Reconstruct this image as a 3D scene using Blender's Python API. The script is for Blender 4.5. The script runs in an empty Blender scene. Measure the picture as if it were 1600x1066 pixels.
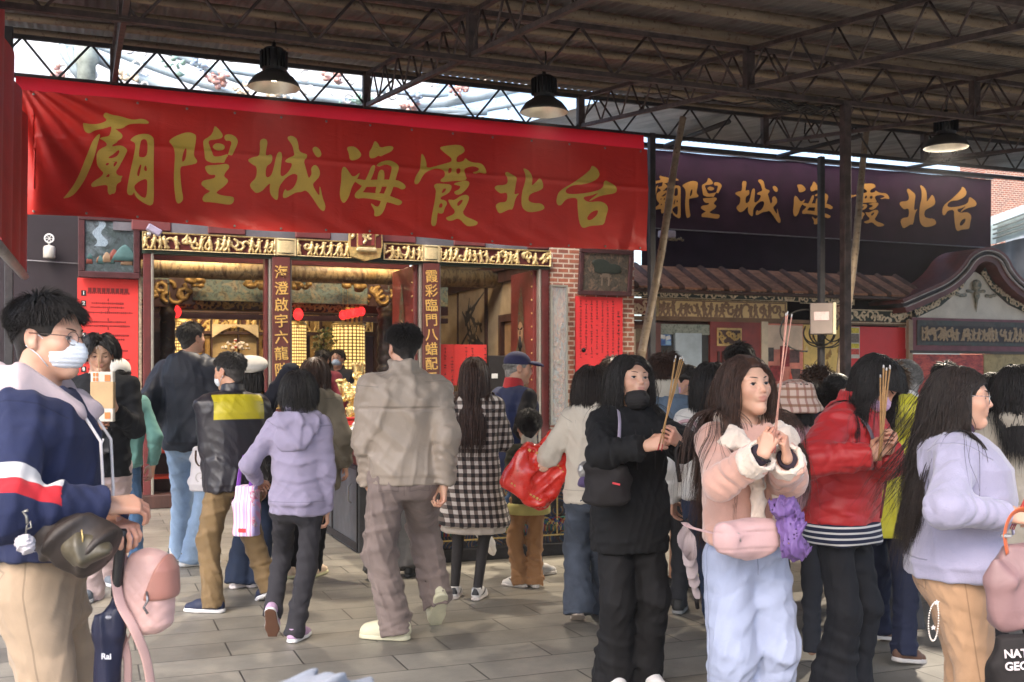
import bpy, math, random
import numpy as np
from mathutils import Matrix, Vector
SC = bpy.context.scene
COL = SC.collection
R = math.radians
A = np.array
random.seed(7)
rng = np.random.default_rng(7)

# ---------------------------------------------------------------- camera, world, exposure
EYE = 1.45
cam_d = bpy.data.cameras.new('camera')
cam = bpy.data.objects.new('camera', cam_d)
COL.objects.link(cam)
cam.location = (0, 0, EYE)
cam.rotation_euler = (R(90), 0, 0)
cam_d.sensor_width = 36
cam_d.lens = 36 * 1665 / 1600
cam_d.shift_y = 57 / 1600
cam_d.clip_start = 0.05
cam_d.clip_end = 400
cam_d.dof.use_dof = True
cam_d.dof.focus_distance = 5.0
cam_d.dof.aperture_fstop = 7.0
SC.camera = cam

world = bpy.data.worlds.new('World')
SC.world = world
world.use_nodes = True
_wn = world.node_tree.nodes
_sky = _wn.new('ShaderNodeTexSky')
_sky.sky_type = 'NISHITA'
_sky.sun_disc = False
_sky.sun_elevation = R(48)
_sky.sun_rotation = R(205)
_sky.dust_density = 4.0
_wn['Background'].inputs['Strength'].default_value = 0.15
world.node_tree.links.new(_sky.outputs['Color'], _wn['Background'].inputs['Color'])
sun_d = bpy.data.lights.new('sun', 'SUN')
sun_d.energy = .5
sun_d.angle = R(40)
sun_d.color = (1, .97, .93)
sun = bpy.data.objects.new('sun', sun_d)
COL.objects.link(sun)
sun.rotation_euler = (R(42), 0, R(-25))
SC.view_settings.view_transform = 'Standard'
SC.view_settings.look = 'None'
SC.view_settings.gamma = 1
SC.view_settings.exposure = 1.85
SC.cycles.max_bounces = 6
SC.cycles.diffuse_bounces = 3
SC.cycles.glossy_bounces = 3
SC.cycles.sample_clamp_indirect = 6

# ---------------------------------------------------------------- materials
def srgb(r, g, b):
    f = lambda c: (c / 255 / 12.92) if c < 10.3 else ((c / 255 + .055) / 1.055) ** 2.4
    return (f(r), f(g), f(b))
_mats = {}
class N:
    """tiny node-building helper"""
    def __init__(s, name):
        s.m = bpy.data.materials.new(name)
        s.m.use_nodes = True
        s.t = s.m.node_tree
        s.b = s.t.nodes['Principled BSDF']
    def n(s, kind, **kw):
        o = s.t.nodes.new('ShaderNode' + kind)
        for k, v in kw.items():
            setattr(o, k, v)
        return o
    def l(s, a, b):
        s.t.links.new(a, b)
    def val(s, x, sock):
        if hasattr(x, 'node'):
            s.l(x, sock)
        else:
            sock.default_value = (*x, 1) if isinstance(x, tuple) and len(x) == 3 and sock.type == 'RGBA' else x
    def math(s, op, a, b=0.0, c=None, clamp=False):
        o = s.n('Math', operation=op, use_clamp=clamp)
        s.val(a, o.inputs[0]); s.val(b, o.inputs[1])
        if c is not None: s.val(c, o.inputs[2])
        return o.outputs[0]
    def mix(s, f, a, b, mode='MIX'):
        o = s.n('Mix', data_type='RGBA', blend_type=mode)
        s.val(f, o.inputs[0]); s.val(a, o.inputs[6]); s.val(b, o.inputs[7])
        return o.outputs[2]
    def noise(s, scale, detail=4, rough=.6, vec=None, dist=0.0):
        o = s.n('TexNoise')
        o.inputs['Scale'].default_value = scale; o.inputs['Detail'].default_value = detail
        o.inputs['Roughness'].default_value = rough; o.inputs['Distortion'].default_value = dist
        s.l(vec if vec is not None else s.obj(), o.inputs['Vector'])
        return o.outputs['Fac']
    def obj(s):
        if not hasattr(s, '_tc'): s._tc = s.n('TexCoord')
        return s._tc.outputs['Object']
    def xyz(s, vec=None):
        o = s.n('SeparateXYZ'); s.l(vec if vec is not None else s.obj(), o.inputs[0])
        return o.outputs
    def scalev(s, v, vec=None):
        o = s.n('Mapping'); o.inputs['Scale'].default_value = v
        s.l(vec if vec is not None else s.obj(), o.inputs['Vector'])
        return o.outputs[0]
    def ramp(s, f, lo, hi):
        o = s.n('MapRange', interpolation_type='SMOOTHSTEP'); s.val(f, o.inputs[0])
        o.inputs[1].default_value = lo; o.inputs[2].default_value = hi
        return o.outputs[0]
    def attr(s, name):
        return s.n('Attribute', attribute_name=name).outputs['Fac']
    def bump(s, h, strength=.3, dist=.002):
        o = s.n('Bump'); o.inputs['Strength'].default_value = strength; o.inputs['Distance'].default_value = dist
        s.l(h, o.inputs['Height']); s.l(o.outputs[0], s.b.inputs['Normal'])
    def set(s, **kw):
        for k, v in kw.items():
            s.val(v, s.b.inputs[k.replace('_', ' ')])
        return s

def M(name, col, rough=.7, var=.18, vs=6, metal=0.0, bump=0.0, bs=120, bd=.002, sheen=0.0, masks=(), coat=0.0,
      emit=None, es=1.0, alpha=None, trans=0.0, spec=None, stretch=None):
    """general procedural material: base colour, cloudy variation, bump, attribute masks"""
    if name in _mats: return _mats[name]
    g = N(name)
    vec = g.scalev(stretch) if stretch else None
    c = g.mix(g.ramp(g.noise(vs, 5, .65, vec), .3, .7), tuple(x * (1 - var) for x in col), tuple(min(1, x * (1 + var)) for x in col))
    for an, mc in masks:
        c = g.mix(g.ramp(g.attr(an), -.0015, .0015), c, mc)
    g.set(Base_Color=c, Metallic=metal)
    g.val(g.math('MULTIPLY_ADD', g.noise(vs * 3), .22, rough - .11), g.b.inputs['Roughness'])
    if sheen: g.set(Sheen_Weight=sheen)
    if coat: g.set(Coat_Weight=coat)
    if spec is not None: g.b.inputs['Specular IOR Level'].default_value = spec
    if bump: g.bump(g.noise(bs, 3, .6, vec), bump, bd)
    if emit:
        g.set(Emission_Color=emit, Emission_Strength=es)
    if trans: g.set(Transmission_Weight=trans)
    if alpha is not None: g.set(Alpha=alpha)
    _mats[name] = g.m
    return g.m

def cloth(name, col, rough=.88, var=.12, fold=.35, weave=.25, ws=420, sheen=.15, masks=(), pattern=None, fs=11, spec=.3, vs=5, coat=0):
    if name in _mats: return _mats[name]
    g = N(name)
    c = g.mix(g.ramp(g.noise(vs, 5, .65), .3, .7), tuple(x * (1 - var) for x in col), tuple(min(1, x * (1 + var)) for x in col))
    if pattern: c = pattern(g, c)
    for an, mc in masks: c = g.mix(g.ramp(g.attr(an), -.0012, .0012), c, mc)
    ln = None
    for sn in ('s0', 's1', 's2'):  # sewn seams carried by the garment as distances offset by one
        q = g.ramp(g.math('ABSOLUTE', g.math('SUBTRACT', g.attr(sn), 1.0)), .0035, .0012); ln = q if ln is None else g.math('MAXIMUM', ln, q)
    c = g.mix(g.math('MULTIPLY', ln, .45), c, tuple(x * .35 for x in col))
    g.set(Base_Color=c, Sheen_Weight=sheen * min(1, max(col) * 3), Coat_Weight=coat)
    g.val(g.math('MULTIPLY_ADD', g.noise(20), .2, rough - .1), g.b.inputs['Roughness'])
    g.b.inputs['Specular IOR Level'].default_value = spec
    n1 = g.noise(fs, 3, .55, g.scalev((1, 1, .7)), 1.2); n1 = g.math('ABSOLUTE', g.math('SUBTRACT', n1, .5))
    b1 = g.n('Bump'); b1.inputs['Strength'].default_value = fold * .35; b1.inputs['Distance'].default_value = .016; g.l(n1, b1.inputs['Height'])
    b2 = g.n('Bump'); b2.inputs['Strength'].default_value = weave * 1.5; b2.inputs['Distance'].default_value = .0015; g.l(g.math('SUBTRACT', g.noise(ws, 2), g.math('MULTIPLY', ln, 1.5)), b2.inputs['Height'])
    g.l(b1.outputs[0], b2.inputs['Normal']); g.l(b2.outputs[0], g.b.inputs['Normal'])
    _mats[name] = g.m
    return g.m

# ---------------------------------------------------------------- objects
def mesh(name, V, F, mat=None, parent=None, smooth=True, attrs=None):
    me = bpy.data.meshes.new(name)
    V = np.asarray(V, np.float32)
    if isinstance(F, np.ndarray):
        n, k = F.shape
        me.vertices.add(len(V)); me.vertices.foreach_set('co', V.ravel())
        me.loops.add(n * k); me.loops.foreach_set('vertex_index', F.astype(np.int32).ravel())
        me.polygons.add(n); me.polygons.foreach_set('loop_start', np.arange(0, n * k, k, dtype=np.int32))
        me.update(calc_edges=True)
    else:
        me.from_pydata(V.tolist(), [], F)
    if smooth: me.polygons.foreach_set('use_smooth', np.ones(len(me.polygons), bool))
    for k, a in (attrs or {}).items():
        at = me.attributes.new(k, 'FLOAT', 'POINT'); at.data.foreach_set('value', np.asarray(a, np.float32))
    for m in (mat if isinstance(mat, (list, tuple)) else [mat] if mat else []): me.materials.append(m)
    o = bpy.data.objects.new(name, me)
    COL.objects.link(o)
    if parent: o.parent = parent
    return o
def tag(o, label=None, cat=None, group=None, kind=None):
    if label: o['label'] = label
    if cat: o['category'] = cat
    if group: o['group'] = group
    if kind: o['kind'] = kind
    return o
def empty(name, loc=(0, 0, 0), rz=0.0, label=None, cat=None, group=None):
    o = bpy.data.objects.new(name, None); COL.objects.link(o)
    o.location = loc; o.rotation_euler = (0, 0, rz); o.empty_display_size = .1
    return tag(o, label, cat, group)
def copy_tree(o, parent=None):
    c = o.copy(); COL.objects.link(c); c.parent = parent
    for ch in list(o.children): copy_tree(ch, c)
    return c

class MB:
    """collects simple shapes into one mesh"""
    def __init__(s): s.V = []; s.F = []; s.mi = []; s.cur = 0; s.sm = []
    def add(s, V, F, smooth=False):
        n = len(s.V); s.V += [tuple(v) for v in V]
        for f in F: s.F.append([i + n for i in f]); s.mi.append(s.cur); s.sm.append(smooth)
        return s
    def box(s, c, d, rz=0.0, rot=None, bev=0.0):
        x, y, z = (k / 2 for k in d)
        if bev:
            b = min(bev, x * .9, y * .9, z * .9); V = []
            for sx in (-1, 1):
                for sy in (-1, 1):
                    for sz in (-1, 1):
                        V += [(sx * x, sy * (y - b), sz * (z - b)), (sx * (x - b), sy * y, sz * (z - b)), (sx * (x - b), sy * (y - b), sz * z)]
            id_ = lambda a, b_, c_, k: ((a * 2 + b_) * 2 + c_) * 3 + k
            F = []
            for a in (0, 1):
                F.append([id_(a, 0, 0, 0), id_(a, 0, 1, 0), id_(a, 1, 1, 0), id_(a, 1, 0, 0)])
                F.append([id_(0, a, 0, 1), id_(0, a, 1, 1), id_(1, a, 1, 1), id_(1, a, 0, 1)])
                F.append([id_(0, 0, a, 2), id_(0, 1, a, 2), id_(1, 1, a, 2), id_(1, 0, a, 2)])
                for b_ in (0, 1):
                    F.append([id_(a, b_, 0, 0), id_(a, b_, 1, 0), id_(a, b_, 1, 1), id_(a, b_, 0, 1)])
                    F.append([id_(a, 0, b_, 0), id_(a, 1, b_, 0), id_(a, 1, b_, 2), id_(a, 0, b_, 2)])
                    F.append([id_(0, a, b_, 1), id_(1, a, b_, 1), id_(1, a, b_, 2), id_(0, a, b_, 2)])
                    for c_ in (0, 1):
                        F.append([id_(a, b_, c_, 0), id_(a, b_, c_, 1), id_(a, b_, c_, 2)])
        else:
            V = [(sx * x, sy * y, sz * z) for sx in (-1, 1) for sy in (-1, 1) for sz in (-1, 1)]
            F = [[0, 1, 3, 2], [4, 6, 7, 5], [0, 4, 5, 1], [2, 3, 7, 6], [0, 2, 6, 4], [1, 5, 7, 3]]
        m = rot if rot is not None else Matrix.Rotation(rz, 3, 'Z')
        V = [m @ Vector(v) + Vector(c) for v in V]
        return s.add(V, F)
    def tube(s, pts, r, n=8, caps=True, flat=1.0):
        pts = [Vector(p) for p in pts]; rs = r if hasattr(r, '__len__') else [r] * len(pts)
        V = []; F = []; up = None
        for i, p in enumerate(pts):
            d = (pts[min(i + 1, len(pts) - 1)] - pts[max(i - 1, 0)])
            d = d.normalized() if d.length > 1e-9 else Vector((0, 0, 1))
            if up is None:
                up = d.orthogonal().normalized() if abs(d.z) > .95 else Vector((0, 0, 1)).cross(d).normalized()
            a = (up - d * up.dot(d)).normalized(); up = a; b = d.cross(a)
            for k in range(n):
                t = 2 * math.pi * k / n
                V.append(p + (a * math.cos(t) + b * math.sin(t) * flat) * rs[i])
        for i in range(len(pts) - 1):
            for k in range(n):
                F.append([i * n + k, i * n + (k + 1) % n, (i + 1) * n + (k + 1) % n, (i + 1) * n + k])
        if caps: F.append(list(range(n))[::-1]); F.append([(len(pts) - 1) * n + k for k in range(n)])
        return s.add(V, F, True)
    def lathe(s, prof, n=20, c=(0, 0, 0), rot=None):
        V = []; F = []
        m = rot if rot is not None else Matrix.Identity(3)
        for r, z in prof:
            for k in range(n):
                t = 2 * math.pi * k / n
                V.append(m @ Vector((r * math.cos(t), r * math.sin(t), z)) + Vector(c))
        for i in range(len(prof) - 1):
            for k in range(n):
                F.append([i * n + k, i * n + (k + 1) % n, (i + 1) * n + (k + 1) % n, (i + 1) * n + k])
        F.append(list(range(n))[::-1]); F.append([(len(prof) - 1) * n + k for k in range(n)])
        return s.add(V, F, True)
    def sheet(s, f, nu, nv, smooth=True):
        """f(u,v)->point, u,v in 0..1"""
        V = [f(i / nu, j / nv) for i in range(nu + 1) for j in range(nv + 1)]
        F = [[i * (nv + 1) + j, (i + 1) * (nv + 1) + j, (i + 1) * (nv + 1) + j + 1, i * (nv + 1) + j + 1] for i in range(nu) for j in range(nv)]
        return s.add(V, F, smooth)
    def prism(s, poly, y0, y1):
        """polygon in x,z extruded along y"""
        n = len(poly)
        V = [(x, y0, z) for x, z in poly] + [(x, y1, z) for x, z in poly]
        F = [list(range(n)), [n + i for i in range(n)][::-1]] + [[i, n + i, n + (i + 1) % n, (i + 1) % n] for i in range(n)]
        return s.add(V, F)
    def build(s, name, mat=None, parent=None, attrs=None):
        o = mesh(name, s.V, s.F, mat, parent, False, attrs)
        o.data.polygons.foreach_set('use_smooth', s.sm)
        if any(s.mi): o.data.polygons.foreach_set('material_index', s.mi)
        import bmesh
        bm = bmesh.new(); bm.from_mesh(o.data); bmesh.ops.recalc_face_normals(bm, faces=bm.faces); bm.to_mesh(o.data); bm.free()
        return o

def fill_outline(name, loops, depth, mat, parent=None, matrix=None):
    """flat lettering / shapes with holes: loops of (x, y) -> mesh in XY, extruded by depth"""
    c = bpy.data.curves.new(name, 'CURVE'); c.dimensions = '2D'; c.fill_mode = 'BOTH'; c.extrude = depth
    for lp in loops:
        sp = c.splines.new('POLY'); sp.points.add(len(lp) - 1); sp.use_cyclic_u = True
        for p, q in zip(sp.points, lp): p.co = (q[0], q[1], 0, 1)
    o = bpy.data.objects.new('outline', c); COL.objects.link(o)
    me = bpy.data.meshes.new_from_object(o.evaluated_get(bpy.context.evaluated_depsgraph_get()))
    bpy.data.objects.remove(o)
    if matrix is not None: me.transform(matrix)
    if mat: me.materials.clear(); me.materials.append(mat)
    me.name = name
    r = bpy.data.objects.new(name, me); COL.objects.link(r)
    if parent: r.parent = parent
    return r
def text_mesh(name, body, size, mat, parent=None, matrix=None, depth=.001, line=1.0, bold=0.0, align='CENTER', space=1.0):
    c = bpy.data.curves.new(name, 'FONT'); c.body = body; c.size = size; c.extrude = depth; c.space_line = line
    c.align_x = align; c.align_y = 'CENTER'; c.offset = bold; c.space_character = space; c.resolution_u = 3
    o = bpy.data.objects.new('lettering', c); COL.objects.link(o)
    me = bpy.data.meshes.new_from_object(o.evaluated_get(bpy.context.evaluated_depsgraph_get()))
    bpy.data.objects.remove(o)
    if matrix is not None: me.transform(matrix)
    me.materials.clear(); me.materials.append(mat); me.name = name
    r = bpy.data.objects.new(name, me); COL.objects.link(r)
    if parent: r.parent = parent
    return r
def chaikin(p, it=2):
    p = np.asarray(p, float)
    for _ in range(it):
        q = np.roll(p, -1, 0)
        p = np.stack([.75 * p + .25 * q, .25 * p + .75 * q], 1).reshape(-1, 2)
    return p

# ---------------------------------------------------------------- signed distance modelling
def unit(v): v = np.asarray(v, float); return v / (np.linalg.norm(v) + 1e-12)
def waves(P, seed, freq, n=5):
    g = np.random.default_rng(seed); o = np.zeros(len(P), np.float32); Q = P
    for i in range(n):
        w = g.normal(size=3); w = (w / np.linalg.norm(w) * freq * (1 + .5 * i / n)).astype(np.float32)
        o += np.sin(Q @ w + g.uniform(0, 6.28) + .8 * o)
    return o / n
class SDF:
    def __init__(s): s.ops = []; s.post = []; s.pad = 9
    def add(s, f, k=.02, op='u', bound=None): s.ops.append((f, k, op, bound)); return s
    def cone(s, a, b, ra, rb, k=.02, op='u', flat_b=None, flat_a=None, sq=None, fold=None):  # noqa
        """round cone; sq=(axis,scale) squashes the section along an axis; fold=(amp,count,seed) rings of folds"""
        a = A(a, np.float32); b = A(b, np.float32); ba = b - a; L2 = float(ba @ ba) + 1e-9; L = math.sqrt(L2); dr = rb - ra
        if sq: ax = unit(sq[0]).astype(np.float32)
        if fold:
            g = np.random.default_rng(fold[2]); e1 = unit(np.cross(ba, [.3, .9, .2])).astype(np.float32); e2 = np.cross(ba / L, e1).astype(np.float32)
            ph = g.uniform(0, 6.28, 4)
        def f(P):
            pa = P - a; t = np.clip((pa @ ba) / L2, 0, 1)
            q = pa - t[:, None] * ba
            if sq: q = q + np.outer(q @ ax, ax) * (1 / sq[1] - 1)
            r = ra + dr * t
            if fold:
                an = np.arctan2(q @ e2, q @ e1)
                w = np.abs(np.sin(3.14 * fold[1] * t + 1.5 * np.sin(an + ph[0]) + .7 * np.sin(2 * an + ph[3]) + ph[1])) ** .8 * 2 - 1
                w = w * (.45 + .55 * np.sin(an * 1.0 + 7 * t + ph[2])) + .3 * np.sin(6.28 * fold[1] * 1.3 * t + 2.2 * np.sin(an * 2 + ph[2]) + ph[3])
                r = r + fold[0] * .65 * w
            d = np.sqrt((q * q).sum(1)) - r
            if flat_b is not None: d = np.maximum(d, (pa @ ba) / L - L - flat_b)
            if flat_a is not None: d = np.maximum(d, -(pa @ ba) / L - flat_a)
            return d
        return s.add(f, k, op, ((a + b) / 2, L / 2 + max(ra, rb) * (1 / min(1, sq[1]) if sq else 1) + (fold[0] if fold else 0)))
    def ell(s, c, r, k=.02, op='u', rot=None):
        c = A(c, np.float32); r = A(r, np.float32); Rm = None if rot is None else np.asarray(rot, np.float32)
        def f(P):
            q = P - c
            if Rm is not None: q = q @ Rm
            k0 = np.sqrt(((q / r) ** 2).sum(1)); k1 = np.sqrt(((q / (r * r)) ** 2).sum(1)) + 1e-9
            return k0 * (k0 - 1) / k1
        return s.add(f, k, op, (c, float(r.max())))
    def box(s, c, h, rad=.01, k=.01, op='u', rot=None):
        c = A(c, np.float32); h = A(h, np.float32) - rad; Rm = None if rot is None else np.asarray(rot, np.float32)
        def f(P):
            q = P - c
            if Rm is not None: q = q @ Rm
            q = np.abs(q) - h
            return np.sqrt((np.maximum(q, 0) ** 2).sum(1)) + np.minimum(q.max(1), 0) - rad
        return s.add(f, k, op, (c, float(np.linalg.norm(h)) + rad * 2))
    def loft(s, zs, rx, ry, cx=None, cy=None, ex=2.3, org=(0, 0, 0), rot=None, twist=None, k=.02, op='u', caps=True, rnd=.02, flute=None):
        zs = A(zs, np.float32); rx = A(rx, np.float32); ry = A(ry, np.float32)
        cx = np.zeros_like(zs) if cx is None else A(cx, np.float32); cy = np.zeros_like(zs) if cy is None else A(cy, np.float32)
        org = A(org, np.float32); Rm = None if rot is None else np.asarray(rot, np.float32)
        def f(P):
            q = P - org
            if Rm is not None: q = q @ Rm
            z = q[:, 2]; x = q[:, 0]; y = q[:, 1]
            if twist is not None:
                an = np.interp(z, zs[[0, -1]], twist); c_, s_ = np.cos(an), np.sin(an)
                x, y = c_ * x + s_ * y, -s_ * x + c_ * y
            a = np.interp(z, zs, rx); b = np.interp(z, zs, ry)
            X = np.abs(x - np.interp(z, zs, cx)) / a; Y = np.abs(y - np.interp(z, zs, cy)) / b
            rr = (X ** ex + Y ** ex) ** (1 / ex)
            d = (rr - 1) * np.minimum(a, b)
            if flute is not None:
                an = np.arctan2(y, x); t = np.clip((z - flute[2]) / (flute[3] - flute[2]), 0, 1)
                d = d + flute[0] * t * np.sin(an * flute[1] + 1.3 * np.sin(an * 3 + z * 9)) * np.clip(rr, 0, 1.5)
            if caps:
                e = np.maximum(zs[0] - z, z - zs[-1])
                d = np.where((d > -rnd) & (e > -rnd), np.sqrt(np.maximum(d + rnd, 0) ** 2 + np.maximum(e + rnd, 0) ** 2) - rnd, np.maximum(d, e))
            return d
        zm = (zs[0] + zs[-1]) / 2; bc = A([float(cx.mean()), float(cy.mean()), zm]); bc = org + (bc if Rm is None else Rm @ bc)
        br = math.sqrt(((zs[-1] - zs[0]) / 2) ** 2 + max(rx.max(), ry.max()) ** 2 * 1.6) + np.abs(cx - cx.mean()).max() + np.abs(cy - cy.mean()).max()
        return s.add(f, k, op, (bc, float(br)))
    def plane(s, p, n, k=.005):
        """cut away the side the normal points to"""
        p = A(p, np.float32); n = unit(n).astype(np.float32)
        return s.add(lambda P: (P - p) @ n, k, 'i')
    def disp(s, f): s.post.append(f); return s
    def wrinkle(s, amp, freq, seed=1, stretch=(1, 1, 1), mask=None):
        """long soft creases: a few families of warped ridges, each fading in and out"""
        g = np.random.default_rng(seed); st = A(stretch, np.float32); fam = []
        for i in range(4):
            w = g.normal(size=(3, 3)).astype(np.float32); w /= np.linalg.norm(w, axis=1)[:, None]
            fam.append((w * A([[1 + .35 * i], [.38], [.30]], np.float32) * freq, g.uniform(0, 6.28, 3)))
        def f(P, d):
            Q = (P * st).astype(np.float32); o = np.zeros(len(P), np.float32)
            for w, ph in fam:
                r = .5 + .5 * np.sin(Q @ w[0] + 1.3 * np.sin(Q @ w[1] + ph[1]) + ph[0])
                o += r ** 4 * np.clip(.45 + .9 * np.sin(Q @ w[2] + ph[2]), 0, 1.2)
            if mask is not None: o = o * mask(P)
            return d - amp * (o - .5)
        s.post.append(f); return s
    def __call__(s, P):
        d = np.full(len(P), 9.0, np.float32)
        for f, k, op, bd in s.ops:
            if bd is not None:
                q = P - np.asarray(bd[0], np.float32); m = np.einsum('ij,ij->i', q, q) < (bd[1] + k + s.pad) ** 2
                n = int(m.sum())
                if n == 0: continue
                if n < .8 * len(P):
                    e = f(P[m]); d0 = d[m]
                    if op == 's': e = -e
                    h = np.maximum(k - np.abs(d0 - e), 0) / k
                    d[m] = np.minimum(d0, e) - h * h * k * .25 if op == 'u' else np.maximum(d0, e) + h * h * k * .25
                    continue
            e = f(P)
            if op == 'u':
                h = np.maximum(k - np.abs(d - e), 0) / k
                d = np.minimum(d, e) - h * h * k * .25
            else:
                if op == 's': e = -e
                h = np.maximum(k - np.abs(d - e), 0) / k
                d = np.maximum(d, e) + h * h * k * .25
        for g in s.post: d = g(P, d)
        return d
    def mesh(s, lo, hi, h, margin=.012):
        """sparse surface nets"""
        lo = A(lo, float); hi = A(hi, float); L = 4; S = 2 ** L
        n = np.ceil((hi - lo) / (h * S)).astype(int) + 1
        c = np.stack(np.meshgrid(*[np.arange(k) for k in n], indexing='ij'), -1).reshape(-1, 3)
        for lev in range(L, -1, -1):
            sz = h * 2 ** lev
            s.pad = sz * 1.3 + margin
            d = s((lo + (c + .5) * sz).astype(np.float32))
            c = c[np.abs(d) < sz * .9 * 1.25 + (margin if lev > 1 else margin * .3)]
            if lev: c = (c[:, None, :] * 2 + A([[i, j, k] for i in (0, 1) for j in (0, 1) for k in (0, 1)])[None]).reshape(-1, 3)
        nn = n * S + 2; key = lambda q: (q[..., 0].astype(np.int64) * nn[1] + q[..., 1]) * nn[2] + q[..., 2]
        off = A([[i, j, k] for i in (0, 1) for j in (0, 1) for k in (0, 1)])
        cor = c[:, None, :] + off[None]
        ck = key(cor); u, first, inv = np.unique(ck.ravel(), return_index=True, return_inverse=True)
        cp = cor.reshape(-1, 3)[first]
        v = s((lo + cp * h).astype(np.float32)); V8 = v[inv].reshape(-1, 8)
        act = (V8 < 0).any(1) & (V8 >= 0).any(1)
        c = c[act]; V8 = V8[act]
        acc = np.zeros((len(c), 3)); cnt = np.zeros(len(c))
        for i in range(8):
            for j in range(i + 1, 8):
                if np.abs(off[i] - off[j]).sum() == 1:
                    a, b = V8[:, i], V8[:, j]; m = (a < 0) != (b < 0)
                    t = np.where(m, a / np.where(m, a - b, 1), 0)
                    acc += np.where(m[:, None], off[i] + t[:, None] * (off[j] - off[i]), 0); cnt += m
        vert = lo + (c + acc / cnt[:, None]) * h
        kk = key(c); order = np.argsort(kk); ks = kk[order]
        def find(q):
            k_ = key(q); p = np.clip(np.searchsorted(ks, k_), 0, len(ks) - 1)
            return np.where(ks[p] == k_, order[p], -1)
        quads = []
        for ax, (b_, c_) in enumerate(((1, 2), (2, 0), (0, 1))):
            e = A([0, 0, 0]); e[ax] = 1; i1 = e[0] * 4 + e[1] * 2 + e[2]
            m = (V8[:, 0] < 0) != (V8[:, i1] < 0)
            q = c[m]; eb = A([0, 0, 0]); eb[b_] = 1; ec = A([0, 0, 0]); ec[c_] = 1
            f = np.stack([np.nonzero(m)[0], find(q - eb), find(q - eb - ec), find(q - ec)], 1)
            fl = V8[m, 0] >= 0
            f[fl] = f[fl][:, ::-1]
            quads.append(f[(f >= 0).all(1)])
        return vert, np.concatenate(quads)
    def build(s, name, lo, hi, h, mat=None, parent=None, attrs=None, keep=None):
        V, F = s.mesh(lo, hi, h)
        if keep is not None:
            m = keep(V); fm = m[F].all(1); F = F[fm]; used = np.unique(F); mp = -np.ones(len(V), int); mp[used] = np.arange(len(used)); V = V[used]; F = mp[F]
        return mesh(name, V, F, mat, parent, True, {k: f(V.astype(np.float32)) for k, f in (attrs or {}).items()})
def rotm(yaw=0, pitch=0, roll=0):
    """columns are the local axes; yaw>0 turns right, pitch>0 tips forward (nose down), roll>0 tips to the right"""
    y, p, r = R(yaw), R(pitch), R(roll)
    Rz = A([[math.cos(y), math.sin(y), 0], [-math.sin(y), math.cos(y), 0], [0, 0, 1]])
    Rx = A([[1, 0, 0], [0, math.cos(p), math.sin(p)], [0, -math.sin(p), math.cos(p)]])
    Ry = A([[math.cos(r), 0, math.sin(r)], [0, 1, 0], [-math.sin(r), 0, math.cos(r)]])
    return Rz @ Rx @ Ry
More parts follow.
